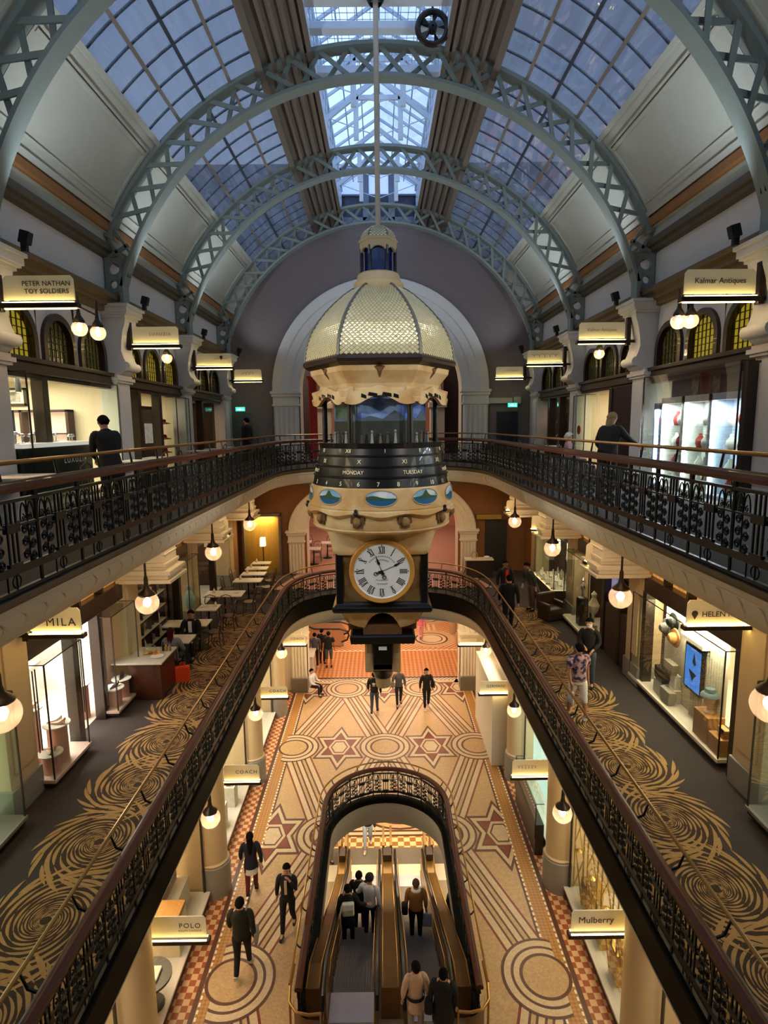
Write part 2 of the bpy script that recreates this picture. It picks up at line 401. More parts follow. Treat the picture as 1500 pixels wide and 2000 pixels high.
    # side borders
    for s in (-1, 1):
        for a, b, m in ((3.38, 3.44, 2), (3.44, 3.485, 4), (3.485, 3.80, 4), (3.80, 3.845, 4), (3.845, 3.95, 2), (3.95, 6.6, 6)):
            y = -3
            while y < 25: g.add([(s*a, y, .0025), (s*b, y, .0025), (s*b, min(y+2, 25), .0025), (s*a, min(y+2, 25), .0025)], [(0, 1, 2, 3)], m); y += 2
    for s in (-1, 1):
        for x in (3.452, 3.812):
            y = 8.
            while y < 25: g.add([(s*(x-.02), y, .0035), (s*(x+.025), y, .0035), (s*(x+.025), y+.085, .0035), (s*(x-.02), y+.085, .0035)], [(0, 1, 2, 3)], 8); y += .15
    for y, xs in rows:
        for x in xs:
            for r0, r1, m in ((.86, .92, 2), (.72, .86, 1), (.66, .72, 2), (.54, .66, 1), (.47, .54, 2), (0, .47, 0)): ring(x, y, r0, r1, m, .007)
    # far cross border, lattice field, hall beyond
    for a, b, m in ((25.0, 25.12, 2), (25.12, 25.35, 1), (25.35, 25.6, 5), (25.6, 25.75, 2), (25.75, 28.9, 7), (28.9, 29.05, 1), (29.05, 41, 6)):
        g.add([(-6.5, a, .0045), (6.5, a, .0045), (6.5, b, .0045), (-6.5, b, .0045)], [(0, 1, 2, 3)], m)
    for y in (30.6, 34.2):
        for r0, r1, m in ((.9, 1.3, 0), (.8, .9, 2), (.62, .8, 1), (.55, .62, 2), (0, .55, 1)): ring(2.6, y, r0, r1, m, .009)
    for dx in (-.3, 0, .3): g.add([(2.6+dx-.06, 31.9, .008), (2.6+dx+.06, 31.9, .008), (2.6+dx+.06, 32.9, .008), (2.6+dx-.06, 32.9, .008)], [(0, 1, 2, 3)], 1)
    struct(g.build('floor', FL, fixn=False), 'ground floor of tan mosaic with interlaced star and circle bands')
floor0()
def basement():
    g = G()
    for a, b, m in ((9, 17.7, 0), (17.7, 18.45, 1), (18.45, 19.27, 2), (19.27, 19.85, 3), (19.85, 19.95, 5), (19.95, 20.1, 4), (20.1, 20.2, 5), (20.2, 20.5, 4), (20.5, 27, 6)):
        z = -3.6
        g.add([(-6, a, z), (6, a, z), (6, b, z), (-6, b, z)], [(0, 1, 2, 3)], m)
    for r0, r1, m in ((.9, 1.0, 5), (.7, .9, 6), (0, .7, 5)):
        for i in range(24):
            a, b = 2*pi*i/24, 2*pi*(i+1)/24
            g.add([(.55+r*1.5*cos(t), 21.2+r*sin(t), -3.595+r0*.001) for r, t in ((r0, a), (r1, a), (r1, b), (r0, b))], [(0, 1, 2, 3)], m)
    struct(g.build('basement_floor', [mat('landing_beige', '#a8997a', .5), mat('landing_pale', '#efe0c2', .25), mat('landing_grey', '#6b6355', .6),
        mat('basement_check', '#e8c48e', .3, var=.06, col2='#9a6a3c', tex='checker', tscale=4.6), mt_cream, mt_dark, mt_tan], fixn=False), 'lower concourse floor seen down the escalator well')
    g = G(); g.box(-6, 26.9, -3.6, 6, 27, -.9, 0); g.box(-6.1, 9, -3.6, -6, 27, -.9); g.box(6, 9, -3.6, 6.1, 27, -.9); g.box(-6.1, 8.9, -3.6, 6.1, 9, -.9)
    struct(g.build('basement_wall', m_gwhite))
    # well lining: white curved fascia below the ground floor edge, and the lower ceiling
    g = G(); P = well_path(1.62)
    g.sweep(rings(P, [(0, 0), (0, -.12), (.0, -.78), (.05, -.85), (.3, -.85), (.3, -.005)]), [1, 0, 0, 0, 0, 0])
    struct(g.build('well_fascia', [m_gwhite, m_black], smooth=True))
    g = G(); A = [(x, y, -.86) for x, y in well_path(1.9)]; B = []
    for x, y, z in A:
        if y <= 15.2: B.append((-6 if x < 0 else 6, y, z))
        else:
            t = atan2(y-15.2, x); k = min(6/max(abs(cos(t)), 1e-6), 11.8/max(abs(sin(t)), 1e-6)); B.append((k*cos(t), 15.2+k*sin(t), z))
    g.strip(A, B); struct(g.build('basement_ceiling', m_gwhite, fixn=False))
basement()
# ================================================================== GALLERY FLOORS
def gallery_strip(W_, off, z, y0=-13.8):
    P = upath(W_+off, y0=y0); A = [(x, y, z) for x, y in P]; B = []
    for x, y, _ in A:
        if y <= 17.2: B.append((-6.6 if x < 0 else 6.6, y, z))
        else:
            t = atan2(y-17.2, x); k = min(6.6/max(abs(cos(t)), 1e-6), 8.2/max(abs(sin(t)), 1e-6)); B.append((k*cos(t), 17.2+k*sin(t), z))
    C_ = []
    for i in range(len(B)-1):
        a, b = B[i], B[i+1]
        if abs(a[0]+6.6) < 1e-3 and abs(b[1]-25.4) < 1e-3: C_.append((a, (-6.6, 25.4, z), b))
        if abs(a[1]-25.4) < 1e-3 and abs(b[0]-6.6) < 1e-3: C_.append((a, (6.6, 25.4, z), b))
    return A, B, C_
def gal_floor(name, W_, z, m, label):
    g = G(); A, B, C_ = gallery_strip(W_, 0, z); g.strip(A, B)
    for t in C_: g.add(t, [(0, 1, 2)])
    return g
m_carpet = mat('dark_plain_carpet', '#3a3330', .95, var=.15, scale=60, bump=.2, bscale=200)
m_carpet_b = mat('brown_pattern_carpet', '#3b2a18', .95, var=.2, scale=40, bump=.2, bscale=200)
m_carpet_g = mat('gold_pattern_carpet', '#a9854f', .95, var=.22, scale=14)
m_tilepink = mat('pinkish_tile', '#b98a74', .35, var=.1)
def carpet(g, side, ys, x0=4.5, z=5.3):
    """acanthus scroll border: brown ground, spiral strokes and flame leaves in gold"""
    y0, y1 = ys[0]-1, ys[-1]+1; N = 90; A = []; B = []
    for i in range(N+1):
        y = y0+(y1-y0)*i/N; A.append((side*3.3, y, z+.002)); B.append((side*(5.02+.12*sin((y-ys[0])*2*pi/1.43+pi/2)), y, z+.002))
    g.strip(A, B, 1)
    def stroke(pts, w, zz):
        L = []; R = []; n = len(pts)
        for i, (x, y) in enumerate(pts):
            a, b = pts[max(i-1, 0)], pts[min(i+1, n-1)]; dx, dy = b[0]-a[0], b[1]-a[1]; q = math.hypot(dx, dy) or 1
            t = i/(n-1); k = w*(sin(pi*min(1, t*1.15+.04))**.7 if t < .86 else max(.02, (1-t)/.14*.4))
            L.append((side*(x-dy/q*k), y+dx/q*k, zz)); R.append((side*(x+dy/q*k), y-dx/q*k, zz))
        g.strip(L, R, 2)
    r = random.Random(3 if side > 0 else 5)
    for ci, cy in enumerate(ys):
        h = 1 if ci % 2 == 0 else -1; cx = x0-.12
        def sp(th, rr): return (cx+rr*cos(th)*1.0, cy+rr*sin(th)*h*1.05)
        bb, NA = .20, 8; dr = 1-math.exp(-2*pi*bb/NA)              # nested spiral arms, each cut into tapered strokes
        for q in range(NA):
            th = 2*pi*q/NA+r.uniform(-.08, .08)+ci*.7; end = th+math.log(.76/.07)/bb; t0 = th
            while t0 < end-.3:
                span = r.uniform(.75, 1.35); pts = []
                for k in range(10): t = t0+span*k/9; rr = .76*math.exp(-bb*(t-th)); pts.append(sp(t, rr))
                rm = .76*math.exp(-bb*(t0+span/2-th))
                if max(p[0] for p in pts) < 5.5 and min(p[0] for p in pts) > 3.36: stroke(pts, max(.007, rm*dr*r.uniform(.30, .36)), z+.0035+.0008*(ci % 2))
                t0 += span*r.uniform(.96, 1.06)
        for j in range(20):                                   # flame leaves around the rim, swept along the scroll
            th0 = j*2*pi/20+r.uniform(-.06, .06); r0 = .74; pts = []
            for k in range(8): t = k/7; pts.append(sp(-(th0+.62*t), r0+(.17+.07*(j % 2))*t**1.3))
            pts = [p for p in pts if p[0] > 3.34]
            if len(pts) > 5 and max(p[0] for p in pts) < 5.42: stroke(pts, .026+r.uniform(0, .010), z+.0052+.0008*(ci % 2))
    y = y0
    while y < y1:                                             # leafy filling along the balustrade
        for q in range(2):
            x = 3.38+r.uniform(0, .32); a = r.uniform(-.5, .7); L = r.uniform(.18, .34); sg = 1 if (q == 0) else -1
            pts = [(x+L*t*cos(a+.9*t*sg)*.8, y+sg*L*t*sin(.6+a+1.0*t)) for t in [k/6 for k in range(7)]]
            stroke(pts, .018+r.uniform(0, .01), z+.0026+.0004*q)
        y += .085
def gallery_one():
    g = gal_floor('g', 3.2, 5.3, 0, '')
    for i in range(len(g.m)): g.m[i] = 0
    carpet(g, -1, [2.4+1.43*i for i in range(0, 12)]); carpet(g, 1, [2.75+1.43*i for i in range(0, 12)])
    g.add([(-4.2, 21.9, 5.303), (4.2, 21.9, 5.303), (3.3, 25.4, 5.303), (-3.3, 25.4, 5.303)], [(0, 1, 2, 3)], 3)
    g.add([(-6.6, 25.4, 5.3), (6.6, 25.4, 5.3), (6.6, 36, 5.3), (-6.6, 36, 5.3)], [(0, 1, 2, 3)], 3)
    struct(g.build('gallery_floor', [m_carpet, m_carpet_b, m_carpet_g, m_tilepink], fixn=False), 'first floor gallery carpet with gold acanthus scrolls on brown')
gallery_one()
def gallery_two():
    g = gal_floor('g', 3.3, 10.05, 0, '')
    g.add([(-6.6, 25.4, 10.05), (6.6, 25.4, 10.05), (6.6, 36, 10.05), (-6.6, 36, 10.05)], [(0, 1, 2, 3)], 0)
    struct(g.build('gallery_floor', m_carpet, fixn=False), 'dark carpet of the upper gallery')
gallery_two()
# ------------------------------------------------------------------ slab edges: cornice (upper), black fascia (lower)
def cornice_upper():
    P = upath(3.3, y0=-13.8)
    g = G(); g.sweep(rings(P, [(.0, 10.05), (-.06, 10.04), (-.06, 9.99), (.02, 9.98), (.02, 9.93), (.10, 9.92), (.4, 9.92), (.4, 10.04)]), [1, 0, 0, 0, 0, 0, 0, 0])
    struct(g.build('trim_ledge', [m_ledge, m_iron], smooth=True), 'olive ledge below the upper balustrade')
    g = G(); prof = [(.03, 9.93), (.03, 9.87), (.055, 9.85), (.06, 9.76), (.10, 9.67), (.16, 9.60), (.18, 9.57), (.21, 9.56), (.22, 9.535), (.26, 9.53), (.5, 9.52), (.5, 9.93)]
    g.sweep(rings(P, prof), 0)
    # raised acanthus curls on the cove
    Q = resample(P, .34)
    for i in range(1, len(Q)-1):
        a, b = Q[i-1], Q[i+1]; dx, dy = b[0]-a[0], b[1]-a[1]; L = math.hypot(dx, dy); dx /= L; dy /= L; nx, ny = -dy, dx
        def pt(u, v): # u along, v 0..1 down the cove
            o = .058+.105*v**1.5; z = 9.84-.235*v; return (Q[i][0]+dx*u+nx*(o-.012), Q[i][1]+dy*u+ny*(o-.012), z)
        g.tube([pt(.09*sin(t)-.02, .5-.46*cos(t*.9)) for t in [k*.42 for k in range(8)]], [.004, .008, .011, .012, .012, .011, .008, .004], 5, 0)
        g.tube([pt(.05+.05*sin(t), .5-.3*cos(t)) for t in [k*.5 for k in range(6)]], [.003, .007, .009, .009, .007, .003], 4, 0)
    struct(g.build('trim_cornice', m_cream, smooth=True), 'cream cornice with acanthus curls under the upper gallery')
    # soffit of the upper gallery
    g = G(); A, B, C_ = gallery_strip(3.3, .45, 9.5); g.strip(A, B)
    for t in C_: g.add(t, [(0, 1, 2)])
    struct(g.build('ceiling', m_cream, fixn=False), 'cream soffit under the upper gallery')
    g = G(); g.add([(-6.6, 25.4, 9.5), (6.6, 25.4, 9.5), (6.6, 36, 9.5), (-6.6, 36, 9.5)], [(0, 1, 2, 3)]); struct(g.build('ceiling', m_cream))
cornice_upper()
def fascia_lower():
    P = upath(3.2, y0=-13.8)
    g = G(); g.sweep(rings(P, [(.06, 5.50), (-.05, 5.50), (-.06, 5.46), (-.02, 5.40), (-.02, 5.02), (.0, 4.98), (0, 4.93), (.03, 4.9), (.4, 4.9), (.4, 5.29), (.06, 5.29)]), 0)
    struct(g.build('trim_fascia', m_black, smooth=True), 'gloss black fascia of the first gallery')
    g = G(); g.sweep(rings(P, [(.03, 4.9), (.02, 4.86), (.05, 4.84), (.12, 4.75), (.2, 4.55), (.22, 4.45), (.6, 4.43), (.6, 4.9)]), 0)
    struct(g.build('trim_cove', m_gwhite, smooth=True), 'pale cove under the first gallery')
    g = G(); A, B, C_ = gallery_strip(3.2, .55, 4.44); g.strip(A, B)
    for t in C_: g.add(t, [(0, 1, 2)])
    struct(g.build('ceiling', m_white, fixn=False), 'white soffit under the first gallery')
    g = G(); g.add([(-6.6, 25.4, 4.9), (6.6, 25.4, 4.9), (6.6, 36, 4.9), (-6.6, 36, 4.9)], [(0, 1, 2, 3)]); struct(g.build('ceiling', m_cream))
fascia_lower()
# ceiling beams of the first floor (panelled brackets carrying the upper gallery)
def ceiling_bracket(y, s):
    g = G(); a = .40
    def bx(x0, x1, hw, z0, z1): g.box(s*x0, y-hw, z0, s*x1, y+hw, z1)
    bx(5.02, 6.1, a, 8.42, 9.62); bx(4.97, 6.1, a+.05, 8.34, 8.42); bx(4.99, 6.1, a+.02, 8.26, 8.34); bx(4.86, 6.1, a+.14, 8.16, 8.26); bx(4.92, 6.1, a+.09, 8.06, 8.16); bx(4.84, 6.1, a+.18, 7.98, 8.06)
    bx(5.0, 5.9, a+.012, 8.6, 8.63); bx(5.0, 5.9, a+.012, 9.0, 9.03)
    struct(g.build('ceiling_bracket', m_cream, bevel=.012))
for y in (13.6, 18.3, 22.6):
    for s in (-1, 1): ceiling_bracket(y, s)
# ================================================================== END WALL with three arches
def end_wall():
    def seg(name, z0, z1, hx, a, zs, b, m, top=None):
        """wall strip z0..z1 with an elliptical-headed opening half-width a, spring zs, rise b"""
        g = G(); n = 28; A = []; B = []
        A.append((-a, z0)); A += [(-a*cos(pi*i/n), zs+b*sin(pi*i/n)) for i in range(n+1)]; A.append((a, z0))
        for x, z in A:
            if z <= zs+1e-6: B.append((-hx if x < 0 else hx, z))
            else:
                t = atan2(z-zs, x); k = min(hx/max(abs(cos(t)), 1e-6), (z1-zs)/max(abs(sin(t)), 1e-6)); B.append((k*cos(t), zs+k*sin(t)))
        g.strip([(x, YE, z) for x, z in A], [(x, YE, z) for x, z in B]); g.strip([(x, YE, z) for x, z in A], [(x, YE+.9, z) for x, z in A], 1)
        for i in range(len(B)-1):
            p, q = B[i], B[i+1]
            if abs(p[0]+hx) < 1e-3 and abs(q[1]-z1) < 1e-3: g.add([(p[0], YE, p[1]), (-hx, YE, z1), (q[0], YE, q[1])], [(0, 1, 2)])
            if abs(p[1]-z1) < 1e-3 and abs(q[0]-hx) < 1e-3: g.add([(p[0], YE, p[1]), (hx, YE, z1), (q[0], YE, q[1])], [(0, 1, 2)])
        struct(g.build(name, [m, m_cream], fixn=False))
    seg('wall_far', 10.05, 20.4, 7.0, 3.3, 12.9, 3.3, m_purple)
    seg('wall_far', 5.3, 9.62, 7.0, 3.2, 7.15, 2.1, m_brownw)
    seg('wall_far', 0, 4.9, 7.0, 3.35, 2.6, 1.35, m_cream)
    # archivolts
    def archi(name, r0x, r0z, r1x, r1z, zs, m, steps):
        g = G(); n = 40; prof = []
        R = []
        for i in range(n+1):
            t = pi-pi*i/n; row = []
            for f, d in steps: row.append((( r0x+(r1x-r0x)*f)*cos(t), YE-d, zs+(r0z+(r1z-r0z)*f)*sin(t)))
            R.append(row)
        g.sweep(R, 0, closed_prof=False); struct(g.build(name, m, smooth=True))
    st = [(0, -.5), (0, .06), (.06, .10), (.30, .10), (.34, .15), (.62, .15), (.66, .20), (.94, .20), (1, .16), (1, -.02)]
    archi('trim_arch', 3.3, 3.3, 4.4, 4.4, 12.9, m_white, st)
    archi('trim_arch', 3.2, 2.1, 3.95, 2.45, 7.15, m_cream, st)
    archi('trim_arch', 3.35, 1.35, 3.95, 1.75, 2.6, m_cream, st)
    # fluted pilasters with capitals
    def pil(x0, x1, z0, z1, caph, m, basem=None, baseh=0, d=.2):
        g = G(); w = x1-x0; n = 5
        g.box(x0, YE-d, z0, x1, YE+.3, z1-caph)
        for i in range(n): xx = x0+w*(i+.5)/n; g.tube([(xx, YE-d, z0+baseh+.05), (xx, YE-d, z1-caph-.06)], w/n*.40, 8, 0)
        e = .07
        for k, (a, hh) in enumerate(((.02, .08), (.05, .4), (.09, .16), (.14, .1), (.10, .08))): pass
        z = z1-caph; hs = (caph*.12, caph*.5, caph*.2, caph*.18); es = (.05, .02, .07, .11)
        for hh, ee in zip(hs, es): g.box(x0-ee, YE-d-ee, z, x1+ee, YE+.3, z+hh); z += hh
        if baseh: g.box(x0-.03, YE-d-.06, z0, x1+.03, YE+.3, z0+baseh, 1)
        struct(g.build('pilaster', [m, basem or m], bevel=.008))
    for s in (-1, 1):
        pil(min(s*3.36, s*4.36), max(s*3.36, s*4.36), 10.05, 12.9, .6, m_white)
        pil(min(s*3.3, s*3.95), max(s*3.3, s*3.95), 5.3, 7.15, .5, m_cream)
        pil(min(s*3.35, s*4.0), max(s*3.35, s*4.0), 0, 2.6, .45, m_cream, mat('grey_plinth', '#77705f', .6), .62)
end_wall()
# ================================================================== HALL BEYOND THE ARCH (seen through it)
def hall():
    g = G()
    for s in (-1, 1): g.box(s*6.6, 25.4, 0, s*6.8, 40, 19)
    g.box(-6.8, 40, 0, 6.8, 40.2, 19)
    struct(g.build('wall_back', mat('warm_pink_plaster', '#d3a58e', .8)))
    g = G(); g.add([(-6.6, 25.4, 18.4), (6.6, 25.4, 18.4), (6.6, 40, 18.4), (-6.6, 40, 18.4)], [(0, 1, 2, 3)]); struct(g.build('ceiling', m_cream))
    # second arch of the hall, upper floor
    g = G(); n = 30; R = []
    for i in range(n+1):
        t = pi-pi*i/n; R.append([(r*cos(t), y, 12.6+r*sin(t)) for r, y in ((2.5, 30.6), (2.5, 30), (2.75, 29.9), (2.85, 30), (3.1, 29.9), (3.2, 30.6))])
    g.sweep(R, 0, closed_prof=False)
    for s in (-1, 1): g.box(s*2.5, 29.9, 10.05, s*3.2, 30.6, 12.35); g.box(s*2.42, 29.8, 12.35, s*3.3, 30.6, 12.6)
    struct(g.build('trim_hall_arch', m_cream, smooth=True))
    g = G(); g.box(-6.6, 30.3, 10.05, -3.2, 30.5, 18); g.box(3.2, 30.3, 10.05, 6.6, 30.5, 18); struct(g.build('wall_hall', mat('plum_dark', '#4a3a3c', .8)))
    o = G().lathe([(.23, 0), (.23, .1), (.19, .16), (.19, 3.4), (.23, 3.5), (.28, 3.6)], 20).build('column', mat('deep_red_column', '#a31410', .4, var=.1), smooth=True, loc=(-3.02, 26.6, 10.05))
    tag(o, 'deep red round column just behind the big white arch', 'column')
hall()
def enclosure():
    g = G(); g.box(-9.5, -14, 0, 9.5, -13.8, 21.6); struct(g.build('wall_light_stop', m_gwhite))  # added wall, out of view: stops sky light where the nave runs on
    # outer shells behind the shops so that no sky light leaks in from the sides
    for s in (-1, 1):
        g = G(); g.box(s*9.5, -14, -.1, s*9.7, 42, 14.5); struct(g.build('wall_'+('left' if s < 0 else 'right'), m_gwhite))
        g = G(); g.box(s*6.2, -14, 14.2, s*9.7, 24.7, 14.35); struct(g.build('ceiling', m_gwhite))
        for zz in (9.8, 5.1):
            g = G(); g.box(s*6.5, -14, zz-.1, s*9.6, 26, zz+.1); struct(g.build('floor_slab', m_carpet))
    g = G(); g.box(-9.7, 40.2, 0, 9.7, 40.4, 19); struct(g.build('wall_outer', m_gwhite))
enclosure()
# ================================================================== ROOF
ZC = 12.85; RR = 6.66
def arcpt(a, r=RR): return (r*cos(rad(a)), ZC+r*sin(rad(a)))     # a measured from +x
A_COR, A_GL, A_DK = 27.8, 44.6, 67.5
ROOF_Y = [-.0+4.6*i for i in range(0, 5)]+[22.999, 24.5]
ROOF_Y = [-13.8, -9.2, -4.6, 0, 4.6, 9.2, 13.8, 18.4, 23.0, 24.5]
def roof():
    for s in (-1, 1):
        side = 'left' if s < 0 else 'right'
        # wall above the upper shopfronts with its timber cornices
        g = G(); prof = [(6.15, 14.2), (6.15, 15.25), (6.15, 16.05), (6.4, 16.05), (6.4, 14.2)]
        g.sweep([[(s*x, y, z) for x, z in prof] for y in (-13.8, 24.5)], 0); struct(g.build('wall_upper_'+side, m_white))
        g = G(); prof = [(6.2, 14.0), (6.02, 14.03), (6.02, 14.12), (5.93, 14.15), (5.93, 14.25), (5.83, 14.30), (5.83, 14.40), (5.9, 14.44), (6.2, 14.45)]
        g.sweep([[(s*x, y, z) for x, z in prof] for y in (-13.8, 24.5)], 0); struct(g.build('trim_lower_cornice', mat('olive_timber', '#6e5a38', .55, var=.2, scale=3, stretch=(6, .5, 6)), bevel=.008))
        g = G(); prof = [(6.2, 15.22), (6.02, 15.25), (6.02, 15.33), (5.95, 15.36), (5.95, 15.5), (6.2, 15.5)]
        g.sweep([[(s*x, y, z) for x, z in prof] for y in (-13.8, 24.5)], 0); struct(g.build('trim_upper_cornice', mat('grey_brown_timber', '#5b5240', .55, var=.2), bevel=.008))
        g = G(); prof = [(6.2, 15.5), (6.04, 15.5), (6.04, 15.7), (5.98, 15.72), (5.98, 15.74), (6.2, 15.74)]
        g.sweep([[(s*x, y, z) for x, z in prof] for y in (-13.8, 24.5)], 0); struct(g.build('trim_frieze', m_creamp))
        g = G(); prof = [(6.3, 15.74), (5.93, 15.74), (5.90, 15.78), (5.90, 15.93), (5.97, 16.02), (6.3, 16.02)]
        g.sweep([[(s*x, y, z) for x, z in prof] for y in (-13.8, 24.5)], 0); struct(g.build('trim_string', mat('brown_timber_band', '#94673c', .5, var=.2, scale=3, stretch=(6, .5, 6)), bevel=.006))
        # cream coved panels, one per bay, with raised border moulding
        for y0, y1 in zip(ROOF_Y, ROOF_Y[1:]):
            g = G(); n = 12; R = []
            for i in range(n+1):
                a = A_COR+(A_GL-A_COR)*i/n; x, z = arcpt(a); x2, z2 = arcpt(a, RR+.12); R.append([(s*x, y0, z), (s*x, y1, z), (s*x2, y1, z2), (s*x2, y0, z2)])
            g.sweep(R, 0)
            def rib(a0, a1, ya, yb, d, m=0):
                R = []
                for i in range(7):
                    a = a0+(a1-a0)*i/6; x, z = arcpt(a, RR-d); x2, z2 = arcpt(a, RR+.02); R.append([(s*x, ya, z), (s*x, yb, z), (s*x2, yb, z2), (s*x2, ya, z2)])
                g.sweep(R, m)
            rib(A_GL-.5, A_GL+.35, y0, y1, .07); rib(A_GL-2.6, A_GL-2.2, y0+.3, y1-.3, .035); rib(A_GL-3.5, A_GL-2.9, y0+.3, y1-.3, .05); rib(A_COR, A_COR+.9, y0, y1, .05); rib(A_COR+2.2, A_COR+2.7, y0+.3, y1-.3, .03)
            rib(A_COR+2.2, A_GL-2.2, y0+.25, y0+.31, .03); rib(A_COR+2.2, A_GL-2.2, y1-.31, y1-.25, .03)
            struct(g.build('roof_panel', m_creamp, smooth=True))
        # glazed panels: bars as the window, its panes as a part
        for k, (y0, y1) in enumerate(zip(ROOF_Y, ROOF_Y[1:])):
            g = G()
            def arcbar(y, w, d, a0=A_GL, a1=A_DK):
                R = []
                for i in range(11):
                    a = a0+(a1-a0)*i/10; x, z = arcpt(a, RR-d); x2, z2 = arcpt(a, RR+.03); R.append([(s*x, y-w, z), (s*x, y+w, z), (s*x2, y+w, z2), (s*x2, y-w, z2)])
                return R
            ny = max(2, round((y1-y0)/.66))
            for i in range(1, ny): g.sweep(arcbar(y0+(y1-y0)*i/ny, .010, .015), 1)
            for j, a in enumerate((A_GL+5.7, A_GL+11.4, A_GL+17.2)):
                da = .28; R = []
                for y in (y0, y1): 
                    q = []
                    for aa, rr in ((a-da, RR-.05), (a+da, RR-.05), (a+da, RR+.02), (a-da, RR+.02)): x, z = arcpt(aa, rr); q.append((s*x, y, z))
                    R.append(q)
                g.sweep(R, 1 if j == 1 else 0)
            w_ = struct(g.build('window_roof', [m_deck, mat('dark_glazing_bar', '#3c4650', .5)], smooth=True))
            gg = G(); R = []
            for i in range(17):
                a = A_GL+(A_DK-A_GL)*i/16; x, z = arcpt(a, RR); R.append([(s*x, y0, z), (s*x, y1, z)])
            gg.sweep(R, 0, closed_prof=False, cap=False); gg.build('glazing', m_sky, w_, smooth=True, fixn=False)
        # boarded strip beside the lantern
        g = G(); R = []
        for y in (-13.8, 24.5):
            q = [];
            for a in (A_DK, 70.3, 70.5, 72.2, 72.4, 74.1, 74.3, 76, 76.2, 77.4): x, z = arcpt(a, RR-.02); q.append((s*x, y, z))
            q += [(s*1.45, y, 19.75), (s*1.6, y, 19.85), (s*2.6, y, 19.35)]
            R.append(q)
        g.sweep(R, 0)
        for a, d, w in ((A_DK+.1, .16, .07), (70.4, .09, .035), (72.3, .09, .035), (74.2, .09, .035), (76.1, .09, .035), (77.3, .12, .05)):
            x, z = arcpt(a, RR-.02); nx, nz = cos(rad(a)), sin(rad(a)); tx, tz = -nz, nx
            R = [[(s*(x-tx*w-nx*0), y, z-tz*w), (s*(x+tx*w), y, z+tz*w), (s*(x+tx*w-nx*d), y, z+tz*w-nz*d), (s*(x-tx*w-nx*d), y, z-tz*w-nz*d)] for y in (-13.8, 24.5)]
            g.sweep(R, 1)
        struct(g.build('roof_boarding', [m_deck, m_brown]))
roof()
def lantern():
    """raised glazed lantern along the ridge"""
    m_lw = mat('lantern_white_steel', '#c4d0da', .5, var=.06)
    g = G(); hw = 1.45; z0, z1, zr = 19.45, 20.55, 21.45; Y0, Y1 = -13.8, 24.45
    for s in (-1, 1):
        g.box(s*hw-.05, Y0, z0-.1, s*hw+.05, Y1, z0+.16); g.box(s*hw-.05, Y0, z1-.07, s*hw+.05, Y1, z1+.05)
        y = Y0+.3
        while y < Y1: g.box(s*hw-.03, y-.03, z0, s*hw+.03, y+.03, z1); y += .766
        for z in (z0+.4, z0+.66, z0+.88): g.box(s*hw-.015, Y0, z-.012, s*hw+.015, Y1, z+.012)
        y = Y0+.3
        while y < Y1: g.bar((s*hw, y, z1), (0, y, zr), .06, .07); y += .766
        for t in (.33, .66): g.bar((s*hw*(1-t), Y0, z1+(zr-z1)*t), (s*hw*(1-t), Y1, z1+(zr-z1)*t), .035, .04)
    g.box(-.06, Y0, zr-.06, .06, Y1, zr+.06)
    struct(g.build('lantern_frame', m_lw), 'white glazed ridge lantern framing')
    g = G()
    for s in (-1, 1):
        g.add([(s*hw, Y0, z0), (s*hw, Y1, z0), (s*hw, Y1, z1), (s*hw, Y0, z1)], [(0, 1, 2, 3)]); g.add([(s*hw, Y0, z1+.02), (s*hw, Y1, z1+.02), (0, Y1, zr+.02), (0, Y0, zr+.02)], [(0, 1, 2, 3)])
    struct(g.build('window_lantern', m_lantern, fixn=False), 'lantern panes of the ridge skylight')
    # trusses inside the lantern: tie beam, king post, struts
    for y in (9.75, 16.1, 17.85, 20.7, 22.4):
        g = G(); g.bar((-hw, y, z0+.5), (0, y, zr-.45), .09, .12); g.bar((hw, y, z0+.5), (0, y, zr-.45), .09, .12)
        g.box(-.62, y-.04, z0+.98, .62, y+.04, z0+1.1)
        for s in (-1, 1): g.box(s*.62-.07, y-.04, z0-.05, s*.62+.07, y+.04, z0+1.1); g.bar((s*hw, y, z0+.55), (0, y, z0+.05), .02, .02); g.bar((s*hw, y, z0), (s*hw, y, z0+.6), .1, .12)
        tag(g.build('lantern_truss', m_lw), 'white steel lantern truss %s' % {9.75: 'nearest above the hoist beams', 16.1: 'right behind the clock pole beams', 17.85: 'above the second lattice arch from the far wall', 20.7: 'between the two farthest lattice arches', 22.4: 'closest to the gable windows'}[y], 'roof truss', 'lantern trusses')
    for k, (y, z, h) in enumerate(((12.45, 19.42, .22), (13.42, 19.5, .14), (14.95, 19.5, .16))):
        g = G(); g.box(-hw, y-.12, z, hw, y+.12, z+h)
        tag(g.build('tie_beam', m_lw, bevel=.01), 'pale steel beam across the lantern, %s' % ('the one the clock pole hangs from', 'just beyond the clock pole', 'the farthest of the three')[k], 'beam', 'lantern beams')
    # wire mesh shade laid over the beams (bird mesh)
    g = G()
    for i in range(19): x = -hw+2*hw*i/18; g.box(x-.006, 12.5, 20.05, x+.006, 15.6, 20.06)
    for i in range(16): y = 12.5+3.1*i/15; g.box(-hw, y-.006, 20.05, hw, y+.006, 20.06)
    tag(g.build('wire_mesh', m_lw), 'fine wire mesh stretched under the lantern roof above the clock', 'mesh')
    # gable with three windows closing the lantern at the far end
    g = G(); y = 24.45; e = mat('blue_grey_timber', '#6f7787', .6)
    g.box(-1.5, y-.08, 19.3, 1.5, y+.05, 19.52)
    for x in (-1.5, -.56, -.44, .44, .56, 1.5): g.box(x-.06, y-.08, 19.4, x+.06, y+.05, 21.3)
    g.box(-1.5, y-.08, 21.1, 1.5, y+.05, 21.4)
    for s in (-1, 1): g.box(s*.56, y-.07, 20.3, s*1.5, y+.03, 20.36)
